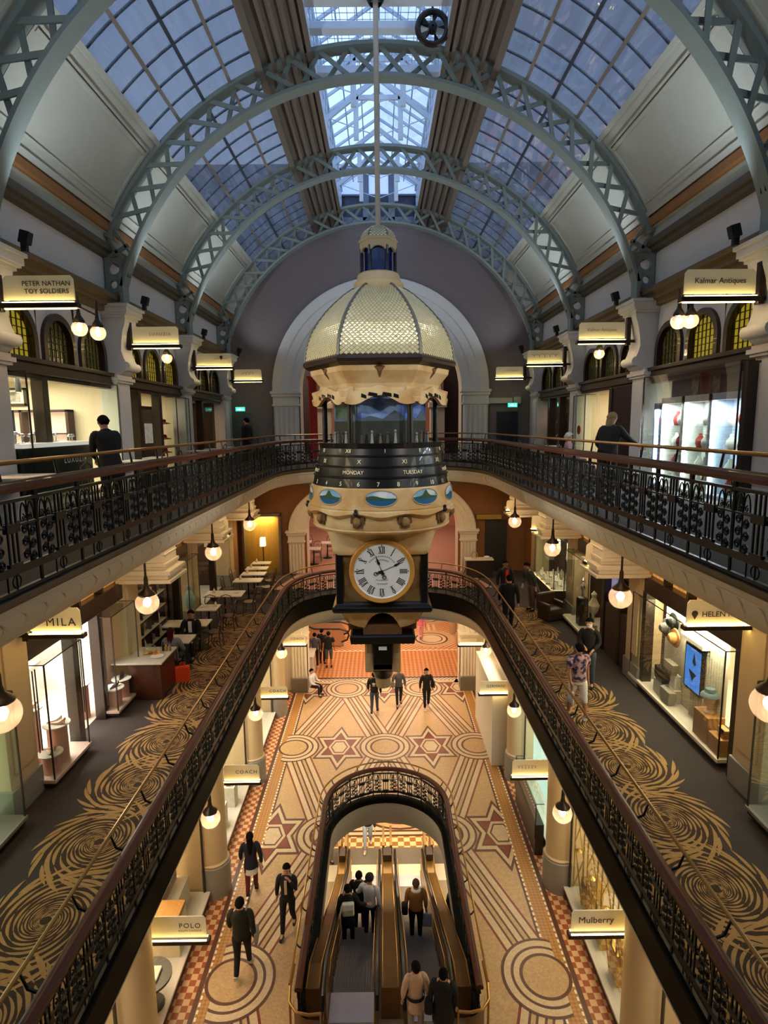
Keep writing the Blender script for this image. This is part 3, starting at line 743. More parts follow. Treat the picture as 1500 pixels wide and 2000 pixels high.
    w_ = struct(g.build('window_gable', e)); 
    G().add([(-1.5, y, 19.4), (1.5, y, 19.4), (1.5, y, 21.3), (-1.5, y, 21.3)], [(0, 1, 2, 3)]).build('pane', glass('obscured_pane', (.5, .58, .7), .05, .2, frost=.5, fcol=(.7, .75, .9)), w_, fixn=False)
    g = G(); g.box(-9, 24.45, 19.3, -1.5, 24.6, 21.5); g.box(1.5, 24.45, 19.3, 9, 24.6, 21.5); g.box(-9, 24.5, 13.5, -6.9, 24.7, 20); g.box(6.9, 24.5, 13.5, 9, 24.7, 20)
    struct(g.build('wall_gable', m_purple))
    # round black fan hung under the lantern, right of the pole
    f = empty('ventilation_fan', (1.1, 13.15, 19.40), 0, 'round black ventilation fan hung below the lantern right of the clock pole', 'fan')
    G().tube([(.3*cos(t), 0, .3*sin(t)) for t in [2*pi*i/20 for i in range(20)]], .06, 8, closed=True).build('fan_ring', m_bronze, f, smooth=True)
    g = G(); g.lathe([(.02, -.09), (.09, -.07), (.09, .07), (.02, .09)], 12).xf(lambda x, y, z: (x, z, y)); g.build('fan_motor', m_iron, f, smooth=True)
    for i in range(5):
        t = 2*pi*i/5; G().add([(.08*cos(t), -.03, .08*sin(t)), (.27*cos(t-.2), -.04, .27*sin(t-.2)), (.27*cos(t+.3), .04, .27*sin(t+.3)), (.08*cos(t+.4), .03, .08*sin(t+.4))], [(0, 1, 2, 3)]).build('fan_blade', m_iron, f)
    G().box(-.02, -.02, .3, .02, .02, .75).build('hanger', m_iron, f)
lantern()
def roof_truss(y, label):
    t = empty('lattice_arch', (0, y, 0), 0, label, 'roof truss', 'lattice arches of the glass roof')
    r0, r1 = 6.0, 6.62; d = .11
    def rail(name, ra, rb, dd, a0, a1):
        g = G(); R = []; n = 56
        for i in range(n+1):
            a = a0+(a1-a0)*i/n; q = []
            for r, yy in ((ra, -dd), (rb, -dd), (rb, dd), (ra, dd)): x, z = arcpt(a, r); q.append((x, yy, z))
            R.append(q)
        g.sweep(R, 0); g.build(name, m_truss, t, smooth=True)
    rail('bottom_chord', r0-.035, r0+.035, d+.05, 17, 163); rail('top_chord', r1-.05, r1+.03, d+.05, 25, 155)
    g = G()
    def P(a, r, yy): x, z = arcpt(a, r); return (x, yy, z)
    N = 22
    for i in range(N):
        a0 = 29+(122)*i/N; a1 = 29+122*(i+1)/N
        for (p, q, yy) in ((a0, a1, -.06), (a1, a0, .06)): g.bar(P(p, r0, yy), P(q, r1, yy), .09, .035, up=(0, 1, 0))
    g.build('lattice', m_truss, t)
    for s in (-1, 1):                                   # pierced spandrel plate where the arch comes down on the pilaster
        g = G(); n = 14; prof = []
        for i in range(n+1): a = 17+(13.5)*i/n; x, z = arcpt(a, r0); prof.append((x, z))
        outer = [(6.12, 14.25+(prof[-1][1]-14.25)*i/n) for i in range(n+1)]
        inner = [(5.72 if z < 14.7 else x, 14.25+(z-prof[0][1])*(prof[-1][1]-14.25)/(prof[-1][1]-prof[0][1])) for x, z in prof]
        inner = [(min(5.76, sqrt(max(0, 36-(z-ZC)**2))), z) for x, z in inner]
        holes = [(5.96, 14.42, .055), (5.95, 14.66, .085), (5.92, 15.0, .125)]
        # plate built as strips round each hole: quads from hole ring out to the box between levels
        lv = [14.25, 14.54, 14.82, 15.22]
        def ix(z): return min(5.76, sqrt(max(0, 36-(z-ZC)**2)))
        for (hx, hz, hr), za, zb in zip(holes, lv, lv[1:]):
            m_ = 24; ring = [(hx+hr*cos(2*pi*i/m_), hz+hr*sin(2*pi*i/m_)) for i in range(m_)]; box = []
            for i in range(m_):
                c, sn = cos(2*pi*i/m_), sin(2*pi*i/m_); k = 9
                if c > 1e-6: k = min(k, (6.12-hx)/c)
                if c < -1e-6: k = min(k, (hx-ix((za+zb)/2))/-c)
                if sn > 1e-6: k = min(k, (zb-hz)/sn)
                if sn < -1e-6: k = min(k, (hz-za)/-sn)
                box.append((hx+k*c, hz+k*sn))
            cor = [(6.12, zb), (ix(zb), zb), (ix(za), za), (6.12, za)]
            for i in range(m_):
                j = (i+1) % m_
                for yy in (-.05, .05): g.add([(s*ring[i][0], yy, ring[i][1]), (s*ring[j][0], yy, ring[j][1]), (s*box[j][0], yy, box[j][1]), (s*box[i][0], yy, box[i][1])], [(0, 1, 2, 3)])
                g.add([(s*ring[i][0], -.05, ring[i][1]), (s*ring[j][0], -.05, ring[j][1]), (s*ring[j][0], .05, ring[j][1]), (s*ring[i][0], .05, ring[i][1])], [(0, 1, 2, 3)])
                # corner triangles
                b0, b1 = box[i], box[j]
                if abs(b0[0]-b1[0]) > 1e-4 and abs(b0[1]-b1[1]) > 1e-4:
                    c_ = min(cor, key=lambda q: (q[0]-(b0[0]+b1[0])/2)**2+(q[1]-(b0[1]+b1[1])/2)**2)
                    for yy in (-.05, .05): g.add([(s*b0[0], yy, b0[1]), (s*b1[0], yy, b1[1]), (s*c_[0], yy, c_[1])], [(0, 1, 2)])
        g.box(s*5.70, -.16, 14.2, s*5.77, .16, 14.9)
        g.bar((s*5.75, 0, 15.22), (s*6.1, 0, 15.75), .07, .08, up=(0, 1, 0)); g.bar((s*6.12, 0, 15.2), (s*5.58, 0, 15.5), .07, .08, up=(0, 1, 0)); g.bar((s*5.5, 0, 15.25), (s*5.9, 0, 15.9), .05, .08, up=(0, 1, 0))
        g.box(s*5.68, -.2, 14.18, s*6.12, .2, 14.26)
        g.build('spandrel_plate', m_truss, t)
    return t
for y, w in ((9.2, 'nearest, cut by the picture top'), (13.8, 'passing behind the lantern beams'), (18.4, 'its crown crossing before the gable windows'), (22.95, 'farthest, against the plum end wall')):
    roof_truss(y, 'sage grey lattice arch of the glass roof, '+w)
# ================================================================== BALUSTRADES
def spiral(cx, cz, r, a0, turns, n=12, d=1):
    return [(cx+r*(1-.78*k/(n-1))*cos(a0+d*turns*2*pi*k/(n-1)), 0, cz+r*(1-.78*k/(n-1))*sin(a0+d*turns*2*pi*k/(n-1))) for k in range(n)]
def panel_mesh(w, H):
    """one cast-iron panel, w wide, H from base to rail: post, triple bars, scrolls, base bars"""
    g = G(); z0, z1, z2 = .19*H, .27*H, .90*H; zb = .66*H
    g.box(-w/2, -.02, z0, w/2, .02, z1); g.box(-w/2, -.025, z2, w/2, .025, z2+.03); g.box(-w/2, -.02, .0, w/2, .02, .035)
    g.box(-w/2, -.010, zb, w/2, .010, zb+.018)
    g.tube([(-w/2, 0, 0), (-w/2, 0, z2)], .019, 6); g.tube([(-w/2, 0, z2-.02), (-w/2, 0, z2+.10)], .03, 6)
    for x in (-.065, 0, .065): g.tube([(x, 0, z1), (x, 0, z2)], .0125, 5)
    g.box(-.095, -.022, zb-.05, .095, .022, zb+.03); g.box(-.09, -.018, z1, .09, .018, z1+.03)
    for x in (-.13*w/.78, .0): g.tube([(x, 0, 0), (x, 0, z0)], .010, 4)
    g.tube([(.06*cos(t), 0, z0-.065+.06*sin(t)) for t in [2*pi*i/12 for i in range(12)]], .009, 4, closed=True)
    for s in (-1, 1):
        xm = s*(w/4+.045); hz = zb-z1
        for k in range(3):                         # three tiers of S scrolls
            zc = z1+hz*(k+.5)/3; r = min(.07, hz/6*.95)
            g.tube(spiral(xm-.055, zc+.012, r*.95, pi*.0, 1.35, 11, 1), [.016]+[.014]*9+[.018], 4)
            g.tube(spiral(xm+.055, zc-.012, r*.95, pi, 1.35, 11, 1), [.016]+[.014]*9+[.018], 4)
        g.tube([(xm+s*.0, 0, z1), (xm, 0, z2)], .010, 4)
        for q in (-1, 1):                          # little pointed arches of the frieze
            g.tube([(xm+q*.055+.05*cos(t), 0, zb+.035+(z2-zb-.05)*.95*sin(t)) for t in [pi*i/8 for i in range(9)]], .010, 4)
            g.tube(spiral(xm+q*.055, zb+.06, .032, pi/2, 1, 7, q), .009, 4)
    return g
def balustrade(name, P, zf, zr, label, brass_off, brass_h, w=.78, cat='balustrade', wood=.055, post_every=8):
    t = empty(name, (P[0][0], P[0][1], zf), 0, label, cat, 'iron balustrades')
    def L(p): return (p[0]-P[0][0], p[1]-P[0][1], p[2]-zf)
    H = zr-zf-.10
    g = G(); prof = [(-.06, zr-.10), (.06, zr-.10), (.075, zr-.06), (.06, zr-.02), (.02, zr), (-.02, zr), (-.06, zr-.02), (-.075, zr-.06)]
    g.sweep([[L(p) for p in r] for r in rings(P, prof)], 0); g.build('hand_rail', m_rail, t, smooth=True)
    # brass grab rail on the gallery side with bent brackets
    B = [r[0] for r in rings(P, [(brass_off, zr+brass_h)])]
    G().tube([L(p) for p in B], .022, 8).build('brass_rail', m_brass, t, smooth=True)
    Q = resample(P, .92); br = G()
    o0 = None; first = None
    Qd = [q for q in Q[1:-1]]
    def frame(Q, i):
        a, b = Q[max(i-1, 0)], Q[min(i+1, len(Q)-1)]; dx, dy = b[0]-a[0], b[1]-a[1]; l = math.hypot(dx, dy) or 1
        return dx/l, dy/l
    bm = G().tube([(0, .045, -.07), (0, brass_off*.75, -.02), (0, brass_off, brass_h-.02)], [.02, .016, .012], 6)
    for i in range(1, len(Q)-1):
        dx, dy = frame(Q, i); ang = atan2(dy, dx)
        if first is None: first = bm.build('bracket', m_iron, t, smooth=True); o = first
        else: o = first.copy(); C.objects.link(o); o.parent = t
        o.location = L((Q[i][0], Q[i][1], zr)); o.rotation_euler = (0, 0, ang)
    # panels
    L_tot = sum(math.hypot(b[0]-a[0], b[1]-a[1]) for a, b in zip(P, P[1:])); n = round(L_tot/w); Q = resample(P, L_tot/n*.99999)
    pm = panel_mesh(L_tot/n, H); first = None
    for i in range(len(Q)-1):
        a, b = Q[i], Q[i+1]; ang = atan2(b[1]-a[1], b[0]-a[0])
        if first is None: first = pm.build('panel', m_iron, t, smooth=False, fixn=False); o = first
        else: o = first.copy(); C.objects.link(o); o.parent = t
        o.location = L(((a[0]+b[0])/2, (a[1]+b[1])/2, zf)); o.rotation_euler = (0, 0, ang)
    return t
balustrade('balustrade', upath(3.3, y0=2.4), 10.05, 11.05, 'black iron balustrade with mahogany rail round the uppermost gallery', .10, .15)
balustrade('balustrade', upath(3.2, y0=2.0), 5.5, 6.4, 'black iron balustrade round the carpeted middle gallery, seen from above', .22, .16)
WP = [(-1.72, 9.7)]+[p for p in well_path(1.72)][1:-1]+[(1.72, 9.7)]
balustrade('balustrade', WP, 0, 1.0, 'black iron balustrade round the escalator well on the mosaic floor', .16, .08)
for s in (-1, 1):
    t = empty('guard_rail', (s*1.76, 9.68, 0), 0, 'curved brass guard rail at the near end of the well, '+('left' if s < 0 else 'right'), 'rail', 'brass guard rails'); f = lambda x, y, z: (s*x, y, z)
    G().tube([(.1, .5, 1.02), (.12, .1, .95), (.10, -.15, .88), (-.05, -.33, .86), (-.28, -.38, .86), (-.5, -.36, .86)], .028, 8).xf(f).build('brass_tube', m_brass, t, smooth=True); G().tube([(.10, -.12, 0), (.10, -.12, .88)], .022, 8).xf(f).build('post', m_brass, t, smooth=True); G().tube([(-.5, -.36, 0), (-.5, -.36, .87)], .022, 8).xf(f).build('post', m_brass, t, smooth=True)
    g = G(); g.lathe([(.42, .02), (.42, .8)], 10, c=(-.38, .0, 0), a0=-pi/2, a1=0); g.xf(f).build('curved_panel', mat('bronze_panel', '#5c4426', .35, metal=.5), t, smooth=True, fixn=False)
g = G(); g.sweep(rings(WP, [(-.14, .03), (-.14, -.12), (.10, -.12), (.10, .03), (.04, .06), (-.08, .06)]), 0); struct(g.build('trim_kerb', m_black, smooth=True))
# ================================================================== HANGING SHOP SIGNS
m_signp = mat('sign_opal', '#e9dfc0', .4, var=.03, emit=.06, ecol='#ffdf95')
m_led = emis('sign_led', (1, .74, .26), 14)
m_ink = mat('sign_ink', '#3a2c1a', .5)
m_inkl = mat('sign_ink_faded', '#b29a5e', .5)
def hanging_sign(x0, x1, y, z0, z1, txt, label, ink=None, size=.13, bold=0, two=None, align='CENTER', tx=None, bracket_side=None, glyph=None, spacing=1.0):
    """opal plate standing on a dark bar that carries the lamp strip; bracket at the wall end"""
    t = empty('hanging_sign', ((x0+x1)/2, y, z0), 0, label, 'sign', 'lit hanging shop signs')
    w = (x1-x0)/2; h = z1-z0; s = bracket_side or (-1 if x0+x1 < 0 else 1)
    g = G(); poly = [(-w+.0, .02), (w-.0, .02), (w-.01, h-.05), (w-.05, h), (-w+.05, h), (-w+.01, h-.05)]
    g.prism(poly, -.012, .012, 0, lambda u, v, q: (u, q, v)); pl_ = g.build('sign_plate', m_signp, t)
    sb_ = G().box(-w-.05, -.07, -.10, w+.05, .07, -.025).build('sign_bar', m_bronze, t, bevel=.008)
    g = G(); g.box(-w, -.062, -.025, w, -.035, -.012); g.box(-w, .035, -.025, w, .062, -.012); g.box(-w, -.02, -.110, w, .02, -.102); g.build('lamp_strip', m_led, sb_)
    g = G(); g.box(s*(w+.03), -.05, -.14, s*(w+.12), .05, h+.1); g.box(s*(w+.1), -.03, -.08, s*(w+.35), .03, -.02); g.box(s*(w+.1), -.03, h-.02, s*(w+.35), .03, h+.04); g.build('bracket', m_bronze, t)
    ink = ink or m_ink; cx = 0 if tx is None else tx; root = t; t = pl_
    if two:
        text('lettering', two[0], size, ink, (cx, -.016, h*.68), parent=t, bold=bold); text('lettering', two[1], size, ink if len(two) < 3 else two[2], (cx, -.016, h*.38), parent=t, bold=bold)
    elif txt: text('lettering', txt, size, ink, (cx, -.016, h*(.40 if 7 < z0 < 9 else .55)), parent=t, bold=bold, spacing=spacing)
    if glyph: glyph(t, h)
    return root
def gl_drop(x, zz, r, m=None):
    def f(t, h):
        G().lathe([(.001, -r*1.5), (r*.35, -r*.9), (r*.8, -r*.2), (r, .3*r), (r*.7, r), (.001, r*1.25)], 12).xf(lambda a, b, c: (a+x, b*.1-.018, c+zz*h)).build('emblem', m or m_ink, t)
    return f
def gl_script(w, m, x=0, loops=5, amp=.05):
    def f(t, h):
        G().tube([(x-w/2+w*k/40+amp*.6*sin(k*loops*2*pi/40), -.016, h*.56+amp*cos(k*loops*2*pi/40)*(1-.5*abs(k/20-1))) for k in range(41)], .006, 4).build('lettering', m, t)
    return f
Z2 = 13.38; H2 = .37
hanging_sign(-5.64, -4.58, 9.2, Z2, Z2+H2, '', 'upper gallery sign reading PETER NATHAN TOY SOLDIERS', two=('PETER NATHAN', 'TOY SOLDIERS'), size=.1, tx=.12)
hanging_sign(-5.62, -4.58, 13.8, Z2, Z2+H2, 'LUXUZIA', 'upper gallery sign with the word LUXUZIA in faded letters', m_inkl, .1, tx=.1, spacing=1.25)
hanging_sign(-5.6, -4.53, 18.4, Z2-.05, Z2-.05+H2, '', 'upper left gallery sign with a small black drop emblem', glyph=lambda t, h: (gl_drop(.22, .66, .05)(t, h), gl_script(.4, m_inkl, .2, 9, .012)(t, h)))
hanging_sign(-5.58, -4.54, 23.0, Z2-.1, Z2-.1+H2, '', 'small lit sign against the plum wall at the far left of the top gallery', glyph=gl_script(.5, m_inkl, 0, 4, .05))
hanging_sign(4.53, 5.61, 9.2, Z2, Z2+H2, 'Kalmar Antiques', 'nearest sign reading Kalmar Antiques in dark letters', size=.115, tx=0)
hanging_sign(4.49, 5.54, 13.8, Z2, Z2+H2, 'Kalmar Antiques', 'second Kalmar Antiques sign, its letters faded and pale', m_inkl, .1)
hanging_sign(4.46, 5.53, 18.4, Z2-.05, Z2-.05+H2, '', 'upper right gallery sign with a grey looping script', glyph=gl_script(.8, mat('sign_ink_grey', '#7d7254', .5), 0, 5, .06))
hanging_sign(4.4, 5.44, 23.0, Z2-.1, Z2-.1+H2, '', 'small lit sign against the plum wall at the far right of the top gallery', m_inkl, glyph=gl_script(.5, m_inkl, .1, 7, .03))
Z1 = 8.24; H1 = .40
hanging_sign(-5.75, -4.92, 9.2, Z1, Z1+H1, 'MILA', 'middle gallery sign with MILA in big dark letters', size=.19, tx=.09, spacing=1.25)
hanging_sign(-5.7, -4.88, 18.4, Z1-.03, Z1+H1-.03, '', 'blank glowing sign over the cafe tables, lower left gallery')
hanging_sign(-5.6, -4.92, 22.3, Z1, Z1+H1-.04, '', 'blank glowing sign nearest the gold lit alcove')
hanging_sign(4.9, 6.0, 9.2, Z1, Z1+H1, 'HELEN KAMINSKI', 'middle gallery sign with HELEN and a leaf shaped emblem', size=.13, tx=.2, glyph=gl_drop(-.42, .40, .055))
hanging_sign(4.72, 5.6, 18.4, Z1-.03, Z1+H1-.03, '', 'blank glowing sign over the jewellery window, lower right gallery')
hanging_sign(4.75, 5.35, 22.3, Z1, Z1+H1-.04, '', 'blank glowing sign by the emergency exit of the middle gallery')
hanging_sign(4.85, 5.7, 13.8, Z1, Z1+H1, '', 'sign half hidden by the cream ceiling bracket on the right')
Z0 = 2.6; H0 = .42
hanging_sign(-4.3, -3.2, 9.2, Z0, Z0+H0, '', 'ground floor sign reading POLO', glyph=lambda t, h: (text('lettering', 'POLO', .13, m_ink, (.26, -.016, .24), parent=t, spacing=1.2), text('lettering', 'RALPH LAUREN', .05, m_inkl, (.26, -.016, .14), parent=t, spacing=1.2)))
hanging_sign(-4.1, -3.2, 13.8, Z0+.03, Z0+H0+.03, 'COACH', 'COACH sign above the glass case nearest the POLO shop', size=.13, tx=.12, spacing=1.3)
hanging_sign(-4.1, -3.2, 18.4, Z0+.07, Z0+H0-.02, 'COACH', 'middle one of the three COACH signs', size=.13, tx=.12, spacing=1.3)
hanging_sign(-4.1, -3.18, 23.0, Z0+.1, Z0+H0+.1, 'COACH', 'farthest COACH sign, in front of the fluted pilaster', size=.13, tx=.12, spacing=1.2)
hanging_sign(3.22, 4.3, 9.2, Z0, Z0+H0, 'Mulberry', 'ground floor sign reading Mulberry', size=.17, tx=-.1)
hanging_sign(3.2, 4.2, 13.8, Z0+.06, Z0+H0+.06, '', 'ground floor sign with grey looping script next to the green lit window', glyph=gl_script(.5, m_inkl, -.12, 6, .06))
hanging_sign(3.15, 4.1, 18.4, Z0+.1, Z0+H0+.08, 'GERMANI', 'ground floor sign reading GERMANI in front of the white hoarding', size=.13, tx=.05, spacing=1.15)
hanging_sign(3.0, 4.0, 22.5, Z0+.2, Z0+.28, '', 'slim bright sign edge at the foot of the far arch, right')
# ================================================================== GLOBE LAMPS
m_globe = glass('globe_glass', (.95, .86, .82), .10, .03, frost=.17, fcol=(.95, .8, .7))
m_bulb = emis('bulb', (1, .74, .45), 30)
def globe(x, y, z, r, rod, label, power, group, arm=None):
    t = empty('globe_lamp', (x, y, z), 0, label, 'lamp', group)
    g = G(); h = 10; prof = [(max(1e-4, r*sin(pi*i/14)), -r*cos(pi*i/14)) for i in range(12)]; g.lathe(prof, 24); g.build('glass_globe', m_globe, t, smooth='all', fixn=False)
    g = G(); zt = -r*cos(pi*11/14); rr = r*sin(pi*11/14); g.lathe([(rr*1.15, zt-.02), (rr*1.2, zt+.01), (rr*.95, zt+.05), (rr*.45, zt+.11), (rr*.30, zt+.2), (rr*.28, zt+.34), (.022, zt+.4), (.02, rod)], 16)
    cp_ = g.build('lamp_cap', m_bronze, t, smooth=True)
    g = G(); g.sphere((0, 0, .02), r*.34, 12); g.lathe([(.02, .05), (.02, zt)], 8); g.build('bulb', m_bulb, cp_, smooth='all')
    lamp('bulb_light', 'POINT', (0, 0, -.02), power, WARM, r*.32, parent=t)
    return t
for i, y in enumerate((7.03, 11.75, 16.6, 21.4)):
    for s in (-1, 1):
        globe(s*4.88, y, 7.93, .235, 1.57, 'globe lamp of the middle gallery, %s side, %s' % ('left' if s < 0 else 'right', ('cut by the picture edge', 'nearest whole one', 'second whole one', 'farthest small one')[i]), 26, 'globe lamps of the middle gallery')
for i, y in enumerate((11.5, 16.1, 20.7)):
    for s in (-1, 1):
        globe(s*3.76, y, 3.24, .205, 1.2, 'ground floor globe lamp, %s side, %s' % ('left' if s < 0 else 'right', ('nearest, half under the gallery edge', 'middle one', 'farthest')[i]), 30, 'globe lamps of the ground floor')
# twin lamps hanging from the upper gallery signs
for i, (x, y, z, lab) in enumerate(((-4.75, 9.6, 13.05, 'clear globe under the toy soldier sign, left of two'), (-4.58, 9.85, 13.02, 'clear globe under the toy soldier sign, right of two'),
        (4.68, 9.6, 13.07, 'clear globe under the nearest antiques sign, outer one'), (4.95, 9.75, 13.1, 'clear globe under the nearest antiques sign, inner one'), (-4.95, 14.0, 13.08, 'clear globe under the faded LUXUZIA sign'), (5.05, 14.0, 13.08, 'clear globe under the faded antiques sign'))):
    q = globe(x, y, z, .12, .28, lab, 7, 'globe lamps of the top gallery'); ys_ = 9.2 if y < 11 else 13.8
    G().tube([(0, 0, .27), (0, ys_-y+.05, 13.32-z)], .014, 6).build('arm', m_bronze, q, smooth=True)
# floodlights on the pilaster heads: beams added as ambient fill; nearest pair is unseen
for s in (-1, 1):
    for y in (4.6, 9.2, 13.8, 18.4, 22.9):
        t = empty('floodlight', (s*5.42, y+.28, 14.3), 0, 'small black floodlight on the pilaster head %s, %s' % ({4.6: 'out of view, added to light the clock', 9.2: 'nearest the camera', 13.8: 'beside the second lattice arch', 18.4: 'beside the third lattice arch', 22.9: 'beside the end wall'}[y], 'left' if s < 0 else 'right'), 'lamp', 'vault floodlights')
        G().bar((0, 0, -.02), (s*-.05, 0, .16), .13, .15).build('lamp_head', m_iron, t, bevel=.01); G().box(-.04, -.04, -.14, .04, .04, 0).build('bracket', m_iron, t)
        lamp('flood_fill', 'SPOT', (s*-.08, 0, .24), FLOOD*(.15 if y > 20 else 1.15 if y > 15 else 1), COOL, .12, (rad(24), rad(180-s*36), 0), spot=rad(128), blend=.9, parent=t)
        if y < 10:      # these two pairs also carry an added beam that brightens the clock
            v = Vector((-.05, 11.3, 11.2))-Vector((s*5.34, y+.28, 14.5)); b_ = lamp('clock_fill', 'SPOT', (s*-.08, .1, .22), 720 if y < 5 else 320, (1, .95, .86), .08, (0, 0, 0), spot=rad(50), blend=.6, parent=t); b_.rotation_euler = v.to_track_quat('-Z', 'Y').to_euler()
# ================================================================== THE GREAT HANGING CLOCK
def clock():
    m_gold = mat('gilt_scales', '#f2e2b8', .30, metal=.35, var=.25, scale=10, bump=.15, bscale=14)
    m_gold2 = mat('gilt_scale_gap', '#9a8a5c', .45, metal=.4, var=.2)
    m_ribs = mat('lead_rib', '#6b6a66', .5, metal=.3)
    m_sand = mat('sandstone', '#d9c092', .75, var=.14, scale=5, col2='#c29a60', tex='noise', tscale=1.3, bump=.1)
    m_sandd = mat('carved_dark_stone', '#6b4a2a', .8, var=.25)
    m_dark = mat('clock_black', '#121211', .30, var=.2, coat=.25)
    m_blueg = mat('blue_glass', '#16265e', .15, var=.35, scale=5, coat=.5)
    m_num = mat('gilt_numerals', '#f2e8c0', .7)
    m_face = mat('dial_white', '#dfe2e2', .45, var=.03)
    m_rim = mat('dial_ochre_rim', '#c08a3c', .5, var=.12)
    cx, cy = -.045, 12.3
    t = empty('hanging_clock', (cx, cy, 5.75), 0, 'great hanging clock with gilt hexagonal dome, painted scenes and white dial', 'clock')
    Z = lambda z: z-5.75
    def hexring(R, z, n=6, ph=0): return [(R*cos(2*pi*i/n+ph), R*sin(2*pi*i/n+ph), Z(z)) for i in range(n)]
    # pole
    G().lathe([(.05, Z(15.3)), (.05, Z(19.45)), (.1, Z(19.46)), (.1, Z(19.64))], 14).build('hanging_pole', mat('bronze_pole', '#b8aa94', .4, metal=.2), t, smooth=True)
    G().lathe([(.12, Z(19.30)), (.16, Z(19.36)), (.16, Z(19.46))], 14).build('pole_bracket', m_iron, t, smooth=True)
    # hexagonal dome: six scaled faces, ribs between
    dome = [(12.77, 1.50), (12.95, 1.49), (13.15, 1.44), (13.35, 1.35), (13.55, 1.22), (13.75, 1.05), (13.92, .87), (14.06, .70), (14.16, .55), (14.2, .47)]
    def prof(zz, P): 
        for (za, ra), (zb, rb) in zip(P, P[1:]):
            if za <= zz <= zb: return ra+(rb-ra)*(zz-za)/(zb-za)
        return P[-1][1]
    def scaled_face(name, k, P, nu, nv, parent, lift):
        """one dome face covered in raised diamond scales"""
        g = G(); a0, a1 = 2*pi*k/6, 2*pi*(k+1)/6; z0, z1 = P[0][0], P[-1][0]
        def pt(u, zz, d=0):
            r = prof(zz, P); p = Vector((r*cos(a0), r*sin(a0), 0))*(1-u)+Vector((r*cos(a1), r*sin(a1), 0))*u
            am = (a0+a1)/2; return (p.x+d*cos(am), p.y+d*sin(am), Z(zz+d*.4))
        n = 12
        for i in range(n): g.add([pt(0, z0+(z1-z0)*i/n), pt(1, z0+(z1-z0)*i/n), pt(1, z0+(z1-z0)*(i+1)/n), pt(0, z0+(z1-z0)*(i+1)/n)], [(0, 1, 2, 3)], 1)
        for j in range(nv*2-1):
            zc = z0+(z1-z0)*(j+1)/(nv*2); hz = (z1-z0)/(nv*2)*.93; m_ = nu if j % 2 == 0 else nu-1
            for i in range(m_):
                uc = (i+.5)/nu if j % 2 == 0 else (i+1)/nu; hu = .5/nu*.93
                jit = rnd.uniform(-.5, .5)*lift
                vs = [pt(uc-hu, zc, .006), pt(uc, zc-hz, .012), pt(uc+hu, zc, .006), pt(uc, zc+hz, .004), pt(uc+hu*jit*12, zc+hz*jit*8-.25*hz, .006+lift)]
                g.add(vs, [(0, 1, 4), (1, 2, 4), (2, 3, 4), (3, 0, 4)], 0)
        return g.build(name, [m_gold, m_gold2], parent, fixn=False)
    for k in range(6): scaled_face('dome_face', k, dome, 15, 17, t, .014)
    for k in range(6):
        a = 2*pi*k/6; G().tube([(r*1.005*cos(a), r*1.005*sin(a), Z(z)) for z, r in dome], .03, 8).build('dome_rib', m_ribs, t, smooth=True)
    g = G()
    g.sweep([hexring(r, z) for r, z in ((1.44, 12.60), (1.54, 12.66), (1.56, 12.71), (1.55, 12.75), (1.50, 12.79), (1.46, 12.76))], 0); g.build('eave', m_bcol, t)
    # top lantern: collar, blue glazed cupola, small gilt dome
    G().lathe([(.46, Z(14.16)), (.50, Z(14.22)), (.50, Z(14.27)), (.44, Z(14.33)), (.42, Z(14.44)), (.38, Z(14.47)), (.2, Z(14.47))], 20).build('collar', m_stone, t, smooth=True)
    g = G(); g.lathe([(.27, Z(14.46)), (.27, Z(15.0))], 6, ph=0); g.build('cupola_glass', m_blueg, t)
    for k in range(6):
        a = 2*pi*k/6; G().tube([(.33*cos(a), .33*sin(a), Z(14.46)), (.33*cos(a), .33*sin(a), Z(14.95))], .035, 8).build('cupola_column', mat('deep_blue_column', '#10163a', .3), t, smooth=True)
    g = G()                                           # arcade ring over the columns
    for k in range(6):
        a0, a1 = 2*pi*k/6, 2*pi*(k+1)/6; A = []; B = []
        for i in range(11):
            u = i/10; p = Vector((cos(a0), sin(a0)))*(1-u)+Vector((cos(a1), sin(a1)))*u; zl = 14.78+.16*sqrt(max(0, 1-(2*u-1)**2)) if .08 < u < .92 else 14.78
            A.append((p.x*.365, p.y*.365, Z(zl))); B.append((p.x*.365, p.y*.365, Z(15.05)))
        g.strip(A, B); g.strip([(x*.86, y*.86, z) for x, y, z in A], A)
    g.sweep([hexring(.365, 15.05), hexring(.39, 15.07), hexring(.39, 15.1), hexring(.36, 15.12)], 0); g.build('cupola_arcade', m_stone, t, fixn=False)
    sm = [(15.1, .36), (15.18, .345), (15.26, .29), (15.33, .19), (15.37, .09)]
    for k in range(6): scaled_face('cupola_dome_face', k, sm, 5, 5, t, .01)
    # flared sandstone under the eave
    g = G(); g.sweep([hexring(r, z) for r, z in ((1.42, 12.62), (1.40, 12.5), (1.30, 12.38), (1.22, 12.28), (1.19, 12.2), (1.20, 12.12))], 0); g.build('eave_cove', m_sand, t)
    for k in range(6):                                  # dark keystone bosses
        a = 2*pi*(k+.5)/6; r = 1.40*cos(pi/6)
        G().add([(.10, 0, .07), (-.10, 0, .07), (0, -.05, -.13), (0, .07, .1), (0, .03, -.02)], [(0, 1, 4), (1, 2, 4), (2, 0, 4), (0, 3, 1)]).xf(lambda x, y, z: ((r+.0-z*-.25+y)*cos(a)-x*sin(a), (r+y-z*-.25)*sin(a)+x*cos(a), z+Z(12.5))).build('keystone', m_sandd, t, fixn=False)
        # scroll-edged arch board of each face
        A = []; B = []; W2 = 1.31*.5
